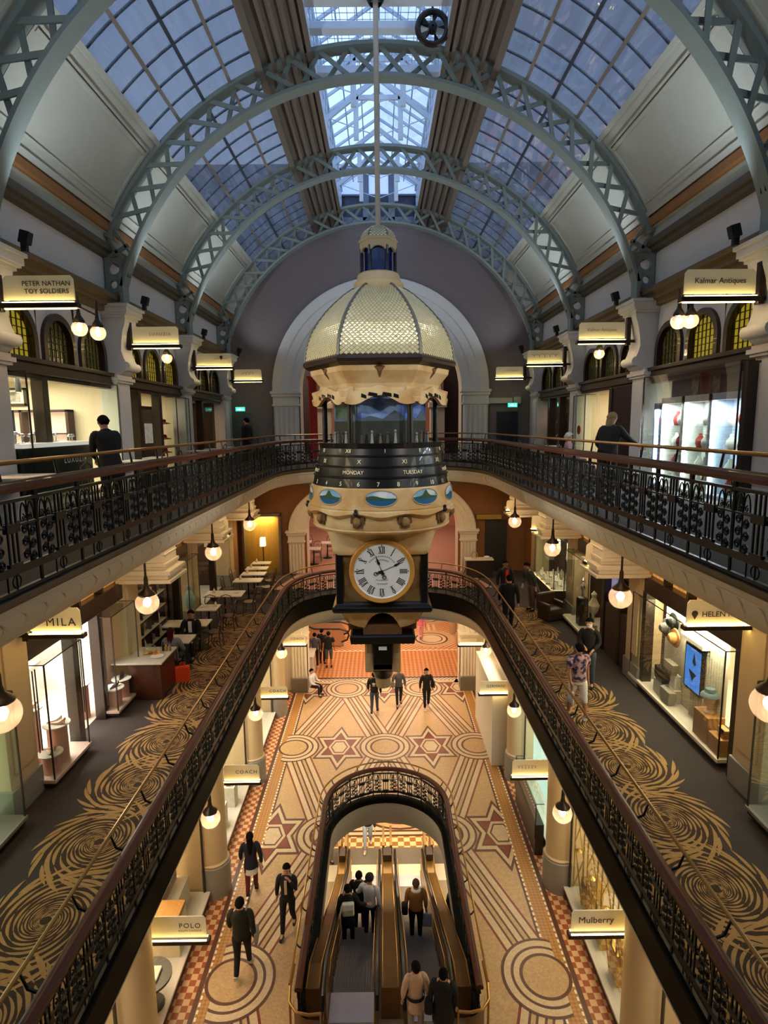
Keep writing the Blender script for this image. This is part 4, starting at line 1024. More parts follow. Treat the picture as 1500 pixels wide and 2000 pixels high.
        for i in range(25):
            u = -1+2*i/24; zl = 11.93+(.14*cos(u*pi/1.1) if abs(u) < .55 else .14*cos(.55*pi/1.1))-(.0 if abs(u) < .55 else .03*sin((abs(u)-.55)/.45*pi))-.02
            zt = 12.17+.07*max(0, cos(u*pi/1.3))-.05*sin(min(1, abs(u))*pi)
            A.append((u*W2, zl)); B.append((u*W2, zt))
        rr = 1.31*cos(pi/6); poly = A+B[::-1]
        g = G()
        def f(u, v, q): R = rr+q; return (R*cos(a)-u*sin(a), R*sin(a)+u*cos(a), Z(v))
        kk = len(g.v)
        for q in (0, .07): g.strip([f(*p, q) for p in A], [f(*p, q) for p in B])
        g.strip([f(*p, 0) for p in A], [f(*p, .07) for p in A]); g.strip([f(*p, 0) for p in B], [f(*p, .07) for p in B])
        g.build('arch_board', m_sand, t, fixn=False)
        g = G()
        for sx in (-1, 1):
            for uu, ww in ((.13, .09), (.30, .05)): g.prism([(sx*uu-ww, 12.07-uu*.18), (sx*uu+ww, 12.07-uu*.18-.03), (sx*uu+ww*.9, 12.125-uu*.18-.02), (sx*uu-ww*.8, 12.13-uu*.15)], .06, .078, 0, f)
        g.build('arch_slot', m_dark, t)
        # corner bracket
    for k in range(6):
        a = 2*pi*k/6; g = G(); g.bar((1.12*cos(a), 1.12*sin(a), Z(12.12)), (1.36*cos(a), 1.36*sin(a), Z(12.05)), .2, .22); g.bar((1.2*cos(a), 1.2*sin(a), Z(12.0)), (1.38*cos(a), 1.38*sin(a), Z(11.97)), .16, .1); g.build('corner_bracket', m_sand, t, bevel=.015)
        G().tube([(1.14*cos(a), 1.14*sin(a), Z(11.15)), (1.14*cos(a), 1.14*sin(a), Z(12.05))], .055, 10).build('column', m_dark, t, smooth=True)
    # painted scenes behind the columns (sky above, dark foreground) - flat dioramas with small figures
    m_sc = mat('scene_sky_paint', '#4a6cc0', .6, var=.3, scale=3, col2='#8fb0e0', tex='noise', tscale=2.2)
    m_scd = mat('scene_ground_paint', '#30362e', .7, var=.4, scale=6)
    m_scg = mat('scene_green_paint', '#48604f', .7, var=.5, scale=5)
    m_hill = mat('scene_hill_paint', '#525f70', .7, var=.3)
    for k in range(6):
        a = 2*pi*(k+.5)/6; r = .80; w = .48; sky_ = m_scg if k == 3 else m_sc
        def f(u, v, q): return ((r+q)*cos(a)-u*sin(a), (r+q)*sin(a)+u*cos(a), Z(v))
        g = G(); g.prism([(-w, 11.58), (w, 11.58), (w, 12.1), (-w, 12.1)], -.02, 0, 0, f); g.prism([(-w, 11.15), (w, 11.15), (w, 11.6), (-w, 11.6)], -.01, .01, 1, f)
        g.prism([(-w, 11.58), (-.2, 11.68), (.05, 11.62), (.28, 11.78), (w, 11.66), (w, 11.58)], 0, .012, 2, f); sc_ = g.build('painted_scene', [sky_, m_scd, m_hill], t)
        for q in range(5):
            u = -.36+.17*q+rnd.uniform(-.03, .03); hh = rnd.uniform(.12, .2)
            g = G(); p = f(u, 11.16, .14); g.tube([p, (p[0], p[1], p[2]+hh)], [.035, .018], 6); g.sphere((p[0], p[1], p[2]+hh+.03), .026, 6, h=5); g.build('figurine', mat('figure_%d' % (q % 3), ('#3a332b', '#8b8f92', '#5a4a36')[q % 3], .6), sc_, smooth=True)
    G().lathe([(1.25, Z(11.06)), (1.27, Z(11.16)), (0.1, Z(11.16))], 36).build('scene_floor', m_dark, t)
    # black drum with four stepped calendar rings
    zs = [11.13, 10.93, 10.73, 10.53, 10.30]; rs = [1.24, 1.285, 1.33, 1.375, 1.43]
    for i in range(4):
        g = G(); g.lathe([(rs[i]-.03, Z(zs[i]+.012)), (rs[i]+.018, Z(zs[i])), (rs[i]+.018, Z(zs[i]-.02)), (rs[i], Z(zs[i]-.03)), (rs[i+1]-.02, Z(zs[i+1]+.012))], 64); g.build('calendar_ring', m_dark, t, smooth=True)
    def ringtext(s, i, ang, size, name='numeral'):
        r = (rs[i]+rs[i+1])/2+.004; zc = (zs[i]+zs[i+1])/2-.012; sl = (rs[i+1]-rs[i])/(zs[i]-zs[i+1])
        a0 = -pi/2+rad(ang)
        text(name, s, size, m_num, (0, 0, Z(zc)), rot=(0, 0, 0), parent=t, ext=.002, fn=lambda x, y, z: ((r-y*sl+z)*cos(a0+x/r), (r-y*sl+z)*sin(a0+x/r), y))
    for k, s in enumerate(('IX', 'X', 'XI', 'XII', 'I', 'II', 'III', 'IV')): ringtext(s, 0, -127+k*32.7+4*0+(0), .1)
    for k, s in enumerate(('VIII', 'IX', 'X', 'XI', 'XII', 'I')): ringtext(s, 1, -80+(k-1)*38+24, .115)
    for k, s in enumerate(('SUNDAY', 'MONDAY', 'TUESDAY', 'WEDNESDAY')): ringtext(s, 2, -73+k*50, .10)
    for k in range(12): ringtext(str(k+1), 3, -95+k*15.5+0, .115)
    # oval harbour paintings on a sandstone band
    G().lathe([(1.41, Z(10.33)), (1.45, Z(10.31)), (1.47, Z(10.18)), (1.49, Z(10.0)), (1.50, Z(9.93)), (1.47, Z(9.88))], 64).build('painting_band', m_sand, t, smooth=True)
    m_sea = mat('painted_sea', '#1c5a86', .4, var=.15); m_sk = mat('painted_sky', '#7fb0d8', .4, var=.3, scale=4, col2='#d8e0e4', tex='noise', tscale=3); m_isl = mat('painted_island', '#2f5230', .5, var=.3); m_rim2 = mat('oval_frame', '#a89878', .5)
    for k in range(10):
        a0 = -pi/2+2*pi*k/10*.98
        def f(u, v, d): r = 1.476-(v-10.15)*.10+d; return (r*cos(a0+u/r), r*sin(a0+u/r), Z(v))
        A_, B_ = .30, .15; zc = 10.15
        o = G(); n = 28
        o.tube([f(A_*cos(2*pi*i/n), zc+B_*sin(2*pi*i/n), .006) for i in range(n)], .012, 5, closed=True, m=3)
        def half(z0, z1, m, d, top=None):
            A = []; B = []
            for i in range(21):
                u = -A_+2*A_*i/20; lim = B_*sqrt(max(0, 1-(u/A_)**2)); lo = max(zc-lim, z0); hi = min(zc+lim, top(u) if top else z1); hi = max(hi, lo); A.append(f(u, lo, d)); B.append(f(u, hi, d))
            o.strip(A, B, m)
        half(zc-.02, zc+1, 1, .004); half(zc-1, zc-.02, 0, .005)
        sh = [lambda u: zc+.02+.06*math.exp(-((u+.12)/.12)**2), lambda u: zc+.0+.1*math.exp(-(u/.06)**2)+.03*math.exp(-(u/.2)**2), lambda u: zc-.02+.05*math.exp(-(u/.1)**2), lambda u: zc+.02+.03*sin(u*9)][k % 4]
        if k == 0: sh = lambda u: zc+.0+.05*math.exp(-((u+.15)/.16)**2)
        half(zc-.03, 0, 2, .0065, sh)
        ob = o.build('harbour_painting', [m_sea, m_sk, m_isl, m_rim2], t, fixn=False)
    # scalloped band with carved heads, then the tapering bell
    g = G(); n = 80; R = []
    for j, (z, r, amp) in enumerate(((9.93, 1.47, 0), (9.89, 1.52, .01), (9.83, 1.53, .03), (9.78, 1.46, .045), (9.76, 1.42, .045))):
        R.append([((r)*cos(2*pi*i/n), (r)*sin(2*pi*i/n), Z(z+amp*cos(2*pi*i/n*10))) for i in range(n)])
    g.sweep(R, 0, cap=False); g.build('scalloped_band', m_sand, t, smooth=True)
    G().lathe([(1.40, Z(9.84)), (1.43, Z(9.7)), (1.42, Z(9.56)), (1.40, Z(9.52)), (1.43, Z(9.50)), (1.40, Z(9.46))], 64).build('stone_bell', m_sand, t, smooth=True)
    g = G(); R = []; n = 64                       # bell narrows to the square clock box, hollowed over each dial
    for j in range(11):
        u = j/10; z = 9.47-.50*u; row = []
        for i in range(n):
            p = 2*pi*(i+.5)/n; cc, ss = abs(cos(p)), abs(sin(p)); rs_ = .96/max(cc, ss); face = max(0, 1-(min(cc, ss)/max(cc, ss))/.80)
            k_ = u**(1-.86*face**.35); r = 1.39+(rs_*(1.0 if u < .99 else .98)-1.39)*k_; row.append((r*cos(p), r*sin(p), Z(z)))
        R.append(row)
    g.sweep(R, 0, cap=False); g.build('dial_hood', m_sand, t, smooth=True)
    for k in range(10):
        a = -pi/2+2*pi*(k+.5)/10; r = 1.43; c, s_ = cos(a), sin(a)
        def f(u, v, d): return ((r+d)*c-u*s_, (r+d)*s_+u*c, Z(v))
        g = G(); g.prism([(-.13, 9.80), (.13, 9.80), (.14, 9.67), (.09, 9.66), (.09, 9.58), (-.09, 9.58), (-.09, 9.66), (-.14, 9.67)], -.05, .03, 0, lambda u, v, q: f(u, v, q)); nch = g.build('niche', m_sandd, t)
        p = f(0, 9.70, .05); g = G(); g.sphere(p, .075, 8, sc=(1, 1, 1.25), h=6); g.build('carved_head', mat('carved_head', '#8d6f44', .8, var=.3, scale=12, bump=.4, bscale=20), nch, smooth=True)
        if k % 2: 
            p = f(.0, 9.86, .11); g = G(); g.sphere(p, .05, 8, h=6); g.sphere((p[0], p[1], p[2]+.06), .035, 8, h=6); g.build('spotlight', m_iron, t, smooth=True)
    # clock box: four faces with dials, black corner posts, moulded plinth
    hb = .87
    g = G(); g.box(-hb, -hb, Z(7.95), hb, hb, Z(9.0)); g.build('clock_box', mat('veined_stone', '#8d7448', .5, var=.3, scale=4, col2='#6e532c', tex='noise', tscale=2.5), t)
    for sx in (-1, 1):
        for sy in (-1, 1): G().box(sx*(hb-.1), sy*(hb-.1), Z(7.94), sx*(hb+.05), sy*(hb+.05), Z(9.0)).build('corner_post', m_dark, t, bevel=.02)
    g = G()
    def sq(r, z): return [(-r, -r, Z(z)), (r, -r, Z(z)), (r, r, Z(z)), (-r, r, Z(z))]
    g.sweep([sq(r, z) for r, z in ((.8, 7.78), (.97, 7.79), (1.0, 7.84), (.99, 7.9), (.93, 7.95), (.90, 8.0))], 0); g.build('plinth', m_dark, t, bevel=.01)
    def dial(side):
        a = [0, pi/2, pi, -pi/2][side]; y0 = -(hb+(.10 if side % 2 == 0 else -.07))
        d = G(); n = 48; zc = 8.67-5.75
        def rot(x, y, z): x *= .915; z = zc+(z-zc)*.915; return (x*cos(a)-y*sin(a), x*sin(a)+y*cos(a), z)
        def disc(r0, r1, y, m, yy=None):
            for i in range(n):
                p, q = 2*pi*i/n, 2*pi*(i+1)/n; d.add([(r0*cos(p), y, zc+r0*sin(p)), (r1*cos(p), yy if yy is not None else y, zc+r1*sin(p)), (r1*cos(q), yy if yy is not None else y, zc+r1*sin(q)), (r0*cos(q), y, zc+r0*sin(q))], [(0, 1, 2, 3)], m)
        disc(0.001, .575, y0-.10, 0); disc(.575, .60, y0-.10, 0, y0-.12); disc(.60, .68, y0-.12, 1, y0-.14); disc(.68, .70, y0-.14, 1, y0-.12); disc(.70, .71, y0-.12, 1, y0+.2)
        fc = d.xf(rot).build('dial', [m_face, m_rim], t, fixn=False)
        # numerals from bars, minute marks, maker arcs, hands
        nb = G(); rom = ['XII', 'I', 'II', 'III', 'IIII', 'V', 'VI', 'VII', 'VIII', 'IX', 'X', 'XI']
        for i, s in enumerate(rom):
            th = pi/2-2*pi*i/12; ex = (cos(th-pi/2), sin(th-pi/2)); er = (cos(th), sin(th)); ws = {'I': .034, 'V': .075, 'X': .075}; tot = sum(ws[c] for c in s); u = -tot/2
            def P(uu, rr): return (ex[0]*uu+er[0]*rr, y0-.104, zc+ex[1]*uu+er[1]*rr)
            for c in s:
                w = ws[c]; uc = u+w/2
                if c == 'I': nb.bar(P(uc, .39), P(uc, .535), .017, .004, up=(0, 1, 0))
                if c == 'V': nb.bar(P(uc, .39), P(uc-.025, .535), .018, .004, up=(0, 1, 0)); nb.bar(P(uc, .39), P(uc+.025, .535), .009, .004, up=(0, 1, 0))
                if c == 'X': nb.bar(P(uc+.027, .39), P(uc-.027, .535), .018, .004, up=(0, 1, 0)); nb.bar(P(uc-.027, .39), P(uc+.027, .535), .009, .004, up=(0, 1, 0))
                u += w
            nb.bar(P(-tot/2, .39), P(tot/2, .39), .008, .004, up=(0, 1, 0)); nb.bar(P(-tot/2, .535), P(tot/2, .535), .008, .004, up=(0, 1, 0)); p = P(0, .562); nb.box(p[0]-.012, p[1], p[2]-.012, p[0]+.012, p[1]+.004, p[2]+.012)
        nb.xf(rot).build('dial_numeral_ring', mat('dial_black', '#141414', .5), fc)
        hd = G()
        def hand(ang, L, w):
            th = pi/2-rad(ang); e = (cos(th), sin(th)); nrm = (-e[1], e[0])
            def Q(l, o): return (e[0]*l+nrm[0]*o, y0-.112, zc+e[1]*l+nrm[1]*o)
            hd.bar(Q(-.14, 0), Q(L, 0), w*.35, .006, up=(0, 1, 0)); hd.add([Q(L-.18, -w), Q(L-.06, -w*.25), Q(L, 0), Q(L-.06, w*.25), Q(L-.18, w), Q(L-.23, 0)], [(0, 1, 2, 3, 4, 5)]); hd.tube([(Q(-.14, 0)[0]+.04*cos(k), Q(-.14, 0)[1], Q(-.14, 0)[2]+.04*sin(k)) for k in [2*pi*i/10 for i in range(10)]], .009, 4, closed=True)
            hd.add([Q(-.08, -.04), Q(.0, -.02), Q(.06, 0), Q(0, .02), Q(-.08, .04)], [(0, 1, 2, 3, 4)])
        hand(339, .36, .03); hand(66, .50, .028); hd.xf(rot).build('clock_hands', mat('dial_black', '#141414', .5), fc)
        mk = G()
        for r_, a_, b_ in ((.33, 35, 145), (.25, 55, 125)):
            k = a_
            while k < b_:
                p, q = rad(k), rad(k+5); mk.bar((r_*cos(p), y0-.103, zc+r_*sin(p)), (r_*cos(q), y0-.103, zc+r_*sin(q)), .028, .003, up=(0, 1, 0)); k += 8
        for zz, w_ in ((-.2, .13), (-.28, .11)):
            x = -w_
            while x < w_: mk.bar((x, y0-.103, zc+zz+.6*x*x), (x+.02, y0-.103, zc+zz+.6*x*x), .026, .003, up=(0, 1, 0)); x += .034
        mk.xf(rot).build('dial_inscription', mat('dial_grey', '#8d9294', .5), fc)
    for k in range(4): dial(k)
    KZ = [(5.7, 5.7), (5.75, 5.75), (5.82, 5.98), (6.12, 6.36), (6.3, 6.5), (6.6, 6.95), (6.84, 7.22), (7.08, 7.45), (7.47, 7.80), (7.7, 8.0)]
    def ZL(z):
        for (p, q), (r_, s_) in zip(KZ, KZ[1:]):
            if p <= z <= r_: return q+(s_-q)*(z-p)/(r_-p)-5.75
        return z-5.75
    # lower corbel: sandstone arches, black urn, black slab, stone pendant with plaque
    g = G(); n = 20
    for side in range(4):
        a = side*pi/2; A = []; B = []
        for i in range(n+1):
            u = -.78+1.56*i/n; zl = 7.02+.34*sqrt(max(0, 1-(u/.34)**2)) if abs(u) < .34 else 7.02+.14*((abs(u)-.34)/.44)**2
            f = 1.0-.18*(7.46-max(zl, 7.0))/.46; A.append((u*.94, -.70, ZL(zl))); B.append((u*1.06, -.86, ZL(7.47)))
        for P, Q in ((A, B), (A, [(x, y+.22, z) for x, y, z in A])): g.strip([(x*cos(a)-y*sin(a), x*sin(a)+y*cos(a), z) for x, y, z in P], [(x*cos(a)-y*sin(a), x*sin(a)+y*cos(a), z) for x, y, z in Q])
    g.build('corbel', m_sand, t, fixn=False)
    def sqL(r, z): return [(-r, -r, ZL(z)), (r, -r, ZL(z)), (r, r, ZL(z)), (-r, r, ZL(z))]
    G().lathe([(.12, ZL(7.38)), (.2, ZL(7.3)), (.24, ZL(7.2)), (.22, ZL(7.1)), (.18, ZL(7.04)), (.3, ZL(6.98)), (.36, ZL(6.86)), (.1, ZL(6.86))], 20).build('bronze_figure', m_dark, t, smooth=True)
    g = G(); g.box(-.4, -.64, ZL(6.82), .4, .64, ZL(7.08)); g.box(-.72, -.35, ZL(6.84), .72, .35, ZL(7.06)); g.build('pendant_block', m_sandd, t, bevel=.03)
    g = G(); g.sweep([sqL(r, z) for r, z in ((.40, 6.58), (.52, 6.64), (.66, 6.66), (.68, 6.80), (.64, 6.84))], 0); g.build('black_slab', m_dark, t, bevel=.015)
    G().box(-.20, -.50, ZL(6.30), .20, .5, ZL(6.64)).build('pendant_box', m_dark, t, bevel=.02); G().box(-.085, -.506, ZL(6.52), .085, -.5, ZL(6.57)).build('plaque', mat('plaque_white', '#e6e6e0', .5, emit=.15, ecol='#e6e6e0'), t)
    g = G()
    for s in (-1, 1): g.box(s*.2, -.38, ZL(6.05), s*.38, .38, ZL(6.6)); g.box(-.38, -.3, ZL(6.05), .38, .3, ZL(6.3))
    g.build('stone_pendant', m_sand, t, bevel=.04)
    G().lathe([(.1, ZL(5.82)), (.2, ZL(5.88)), (.25, ZL(6.0)), (.24, ZL(6.1)), (.1, ZL(6.12))], 16).build('black_boss', m_dark, t, smooth=True); G().lathe([(.02, ZL(5.75)), (.16, ZL(5.77)), (.17, ZL(5.86)), (.1, ZL(5.9))], 14).build('finial', m_stone, t, smooth=True)
clock()
# ================================================================== SHOPFRONTS
def sx_(s): return lambda x, y, z: (s*x, y, z)
def prop(name, g, m, loc, label, cat, group=None, rz=None, smooth=True, bevel=0, parent=None):
    o = g.build(name, m, parent, smooth=smooth, bevel=bevel, loc=loc, rz=rz)
    return tag(o, label, cat, group)
m_leadlit = mat('leaded_glass_lit', '#8a7a20', .3, var=.35, scale=2.5, emit=.42, ecol='#b8a02c')  # emission stands in for shop light coming through, weaker in the dim panes
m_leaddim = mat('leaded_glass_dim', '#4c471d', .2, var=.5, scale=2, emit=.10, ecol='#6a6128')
m_lead = mat('lead_came', '#22200f', .5)
m_shopw = mat('shop_cream_wall', '#d9ceb4', .8, var=.04)
m_shopd = mat('shop_dark_wall', '#3a251a', .7, var=.15)
m_pinkw = mat('shop_pink_wall', '#e7c3b4', .7, var=.06, scale=2)
m_marble = mat('pale_marble', '#d8d0c2', .25, var=.1, scale=2)
m_grey = mat('warm_grey', '#8f8a80', .5)
m_silver = mat('silver', '#d0d2d4', .2, metal=.9)
m_chrome = mat('chrome', '#b9bcbe', .15, metal=1)
m_oak = mat('oak_veneer', '#c08a4a', .5, var=.22, scale=3, stretch=(8, 8, .7))
m_goldc = mat('champagne_gold', '#b99a52', .25, metal=.8, var=.2)
m_tube = emis('light_tube', (.92, .97, 1), 10)
m_tubew = emis('warm_light_tube', (1, .86, .6), 5)
m_redv = mat('red_velvet', '#8e2a22', .9); m_whv = mat('white_velvet', '#e6e2d6', .9)
WN = [0]
def win():
    WN[0] += 1; return 'window_%d' % WN[0]
def upper_pilaster(s, y):
    g = G(); w = .36
    g.box(5.92, y-w, 10.05, 6.3, y+w, 12.6); g.box(5.84, y-w-.04, 10.05, 6.3, y+w+.04, 10.35); g.box(5.95-.06, y-w+.08, 10.5, 6.0, y+w-.08, 12.4)
    for k, (e, z0, z1) in enumerate(((.06, 12.5, 12.55), (.10, 12.55, 12.62), (.05, 12.62, 12.68))): g.box(5.92-e, y-w-e, z0, 6.3, y+w+e, z1)
    prof = [(6.2, 12.66), (5.92, 12.66), (5.80, 12.70), (5.70, 12.80), (5.68, 12.92), (5.74, 13.05), (5.78, 13.2), (5.76, 13.4), (5.72, 13.62), (5.66, 13.80), (5.64, 13.92), (6.2, 13.92)]
    g.prism(prof, y-.30, y+.30, 0, lambda u, v, q: (u, q, v))
    for e, z0, z1 in ((.0, 13.90, 13.96), (.05, 13.96, 14.0), (.08, 14.0, 14.12), (.12, 14.12, 14.18)): g.box(5.62-e, y-.36-e, z0, 6.2, y+.36+e, z1)
    g.tube([(5.70, y-.31, 12.86), (5.70, y+.31, 12.86)], .10, 12)
    struct(g.xf(sx_(s)).build('pilaster', m_white, smooth=True))
def upper_bay(s, y0, lit, posts, glazed=True):
    """white wall with three leaded arch lights over a bronze transom; posts and panes of the shop window below"""
    ya, yb = y0+.36, y0+4.24; cs = [y0+.36+.62+1.32*i for i in range(3)]; cs = [y0+.98, y0+2.3, y0+3.62]; hw = .55; zs = 13.05
    g = G()
    edges = [ya, (cs[0]+cs[1])/2, (cs[1]+cs[2])/2, yb]
    for c, e0, e1 in zip(cs, edges, edges[1:]):
        A = [(c-hw, 12.68)]+[(c-hw*cos(pi*i/16), zs+hw*sin(pi*i/16)) for i in range(17)]+[(c+hw, 12.68)]
        top = 14.2; B = []
        for i, (a, z) in enumerate(A):
            if i == 0: B.append((e0, 12.68))
            elif i == len(A)-1: B.append((e1, 12.68))
            else:
                t = pi*(i-1)/16; B.append((e0+(e1-e0)*(1-cos(t))/2 if 0 < i-1 < 16 else (e0 if i == 1 else e1), top if 3 <= i-1 <= 13 else 12.68+(top-12.68)*min(1, (i if i < 9 else len(A)-1-i)/4)))
        g.strip([(6.12, a, z) for a, z in A], [(6.12, a, z) for a, z in B]); g.strip([(6.12, a, z) for a, z in A], [(6.3, a, z) for a, z in A])
    struct(g.xf(sx_(s)).build('wall_arcade', m_white, fixn=False))
    for k, c in enumerate(cs):
        g = G(); R = []
        pts = [(c-hw, 12.7)]+[(c-hw*cos(pi*i/16), zs+hw*sin(pi*i/16)) for i in range(17)]+[(c+hw, 12.7)]
        for a, z in pts:
            d = Vector((a-c, max(0, z-zs))); d = d.normalized() if d.length > .01 else Vector((1 if a > c else -1, 0)); 
            R.append([(6.05, a-d.x*.10, z-d.y*.10), (6.05, a+d.x*.02, z+d.y*.02), (6.2, a+d.x*.02, z+d.y*.02), (6.2, a-d.x*.10, z-d.y*.10)])
        g.sweep(R, 0)
        w = struct(g.xf(sx_(s)).build(win(), m_bcol, smooth=True))
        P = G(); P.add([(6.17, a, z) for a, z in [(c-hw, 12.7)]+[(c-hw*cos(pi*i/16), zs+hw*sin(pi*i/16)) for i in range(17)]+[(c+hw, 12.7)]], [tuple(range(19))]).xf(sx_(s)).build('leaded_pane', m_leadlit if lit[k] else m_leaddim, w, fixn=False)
        L = G()
        for i in range(1, 8):
            a = c-hw+2*hw*i/8; zt = zs+sqrt(max(0, hw*hw-(a-c)**2)); L.box(6.145, a-.007, 12.7, 6.165, a+.007, zt)
        z = 12.84
        while z < zs+hw-.06:
            h2 = hw if z < zs else sqrt(hw*hw-(z-zs)**2); L.box(6.145, c-h2, z-.006, 6.165, c+h2, z+.006); z += .125
        L.xf(sx_(s)).build('lead_bars', m_lead, w)
    g = G(); g.box(5.98, ya, 12.44, 6.25, yb, 12.62); g.box(5.92, ya, 12.62, 6.25, yb, 12.7); g.box(6.04, ya, 12.36, 6.25, yb, 12.44)
    for p in posts: g.box(6.02, p-.09, 10.05, 6.24, p+.09, 12.4)
    if glazed: g.box(6.06, ya, 10.05, 6.24, yb, 10.2)
    w = struct(g.xf(sx_(s)).build(win(), m_bcol, bevel=.01))
    pp = [ya]+list(posts)+[yb] if glazed else []
    for a, b in zip(pp, pp[1:]): G().add([(6.15, a, 10.2), (6.15, b, 10.2), (6.15, b, 12.4), (6.15, a, 12.4)], [(0, 1, 2, 3)]).xf(sx_(s)).build('shop_pane', m_clear, w, fixn=False)
def shop_room(s, y0, y1, z0, z1, x0, x1, mw, light, col, mf=None, lx=None):
    g = G(); g.box(x1, y0, z0, x1+.1, y1, z1); g.box(x0, y0-.05, z0, x1, y0+.05, z1); g.box(x0, y1-.05, z0, x1, y1+.05, z1)
    struct(g.xf(sx_(s)).build('wall_shop', mw))
    g = G(); g.box(x0, y0, z1, x1+.1, y1, z1+.08); struct(g.xf(sx_(s)).build('ceiling_shop', m_shopw))
    g = G(); g.box(x0, y0, z0-.02, x1, y1, z0+.012); struct(g.xf(sx_(s)).build('floor_shop', mf or m_marble))
    if light: lamp('shop_ceiling_light', 'AREA', (s*((x0+x1)/2 if lx is None else lx), (y0+y1)/2, z1-.04), light, col, (x1-x0)*.6, sy=(y1-y0)*.7)
UB = (9.2, 13.8, 18.4)
for s in (-1, 1):
    for y in (4.6, 9.2, 13.8, 18.4, 22.95): upper_pilaster(s, y)
    for zz, yy in ((10.05, 0),):
        g = G(); g.box(6.12, -4, 10.05, 6.3, 4.3, 14.2); g.box(6.12, 23.3, 10.05, 6.3, 24.5, 14.2); struct(g.xf(sx_(s)).build('wall_flank', m_white))
upper_bay(-1, 4.6, (1, 1, 1), (6.9,)); upper_bay(1, 4.6, (1, 1, 1), (6.9,))
upper_bay(-1, 9.2, (1, 0, 0), (10.78,)); upper_bay(-1, 13.8, (1, 1, 1), (14.95, 16.35)); upper_bay(-1, 18.4, (0, 0, 0), (20.2,))
upper_bay(1, 9.2, (1, 1, 0), (), False); upper_bay(1, 13.8, (0, 0, 0), (15.75,)); upper_bay(1, 18.4, (1, 0, 0), (20.2, 21.4))
shop_room(-1, 4.75, 9.15, 10.05, 12.42, 6.3, 9.2, m_shopw, 130, WARM2); shop_room(1, 4.75, 9.15, 10.05, 12.42, 6.3, 9.2, m_shopw, 90, COOL)
shop_room(-1, 9.25, 13.75, 10.05, 12.55, 6.3, 9.2, m_shopw, 190, (1, .86, .66)); shop_room(-1, 13.85, 18.35, 10.05, 12.5, 6.3, 9.0, m_shopw, 75, (1, .85, .58))
shop_room(-1, 18.45, 22.9, 10.05, 12.4, 6.3, 8.6, m_shopd, 26, WARM); shop_room(1, 9.25, 13.75, 10.05, 12.5, 6.3, 8.6, m_shopw, 70, COOL)
shop_room(1, 13.85, 18.35, 10.05, 12.5, 6.3, 8.6, m_shopw, 120, (1, .83, .58)); shop_room(1, 18.45, 22.9, 10.05, 12.4, 6.3, 8.6, m_shopd, 30, WARM)
def case(s, x0, x1, y0, y1, z0, z1, label, base_h=.12, group='glass display cases', top=True, basem=None):
    """frameless glass show case: base, panes, lid, dark corner joints"""
    t = empty('display_case', (s*(x0+x1)/2, (y0+y1)/2, z0), 0, label, 'display case', group); cx, cy = (x0+x1)/2, (y0+y1)/2
    f = lambda x, y, z: (s*(x-cx), y-cy, z-z0)
    g = G(); g.box(x0, y0, z0, x1, y1, z0+base_h*.55, 1); g.box(x0-.03, y0-.03, z0+base_h*.55, x1, y1+.03, z0+base_h, 0); g.xf(f).build('base', [basem or m_grey, m_bcol], t)
    zb = z0+base_h
    for q in ([(x0, y0), (x0, y1)], [(x0, y0), (x1, y0)], [(x0, y1), (x1, y1)]):
        G().add([(*q[0], zb), (*q[1], zb), (*q[1], z1), (*q[0], z1)], [(0, 1, 2, 3)]).xf(f).build('glass_pane', m_case, t, fixn=False)
    if top: G().add([(x0, y0, z1), (x1, y0, z1), (x1, y1, z1), (x0, y1, z1)], [(0, 1, 2, 3)]).xf(f).build('glass_lid', glass('greenish_lid', (.75, .82, .76), .12, .1), t, fixn=False)
    e = G(); r = .011
    for y in (y0, y1): e.box(x0-r, y-r, zb, x0+r, y+r, z1); e.box(x0, y-r*.7, z1-r*.7, x1, y+r*.7, z1+r*.7)
    e.box(x0-r*.7, y0, z1-r*.7, x0+r*.7, y1, z1+r*.7); e.xf(f).build('corner_joint', m_bcol, t)
    return t
# ---------------- upper left: jewellery shop with counter
case(-1, 5.75, 6.1, 9.75, 13.1, 10.05, 12.42, 'tall glass front of the LUXUZIA jewellery shop, standing out from the wall', .08)
t = empty('shop_counter', (-6.16, 10.6, 10.064), 0, 'dark LUXUZIA counter with white top and silver jewellery stands', 'counter')
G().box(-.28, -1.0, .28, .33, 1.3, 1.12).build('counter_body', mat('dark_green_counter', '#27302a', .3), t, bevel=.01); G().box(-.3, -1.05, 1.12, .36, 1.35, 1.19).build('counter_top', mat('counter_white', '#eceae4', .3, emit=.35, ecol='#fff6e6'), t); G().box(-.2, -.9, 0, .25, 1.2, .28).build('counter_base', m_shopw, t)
text('lettering', 'LUXUZIA', .17, m_whv, (.345, .62, .86), (pi/2, 0, pi/2), parent=t, spacing=1.25)
for i in range(13):
    g = G(); h = rnd.uniform(.05, .16); g.lathe([(.05, 0), (.05, .012), (.012, .02), (.012, h), (.05, h+.01), (.035, h+.05), (.001, h+.06)], 10)
    prop('jewellery_stand', g, m_silver, (-6.12+rnd.uniform(-.2, .2), 9.72+i*.155, 11.257), 'little silver jewellery stand on the white LUXUZIA counter', 'jewellery stand', 'silver stands on the LUXUZIA counter')
t = empty('shelf_unit', (-8.1, 13.66, 10.42), -pi/2, 'lit pink shelf niches on the back wall of the jewellery shop', 'shelves')
g = G(); g.box(-.02, -1.05, 0, .25, -1.0, 1.5); g.box(-.02, 1.0, 0, .25, 1.06, 1.5); g.box(-.02, -1.05, 1.45, .25, 1.06, 1.5); g.box(-.02, -.03, 0, .25, .03, 1.5); g.build('frame', m_shopd, t)
for z in (.0, .48, .95): G().box(0, -1.0, z, .24, 1.0, z+.03).build('shelf', m_shopd, t)
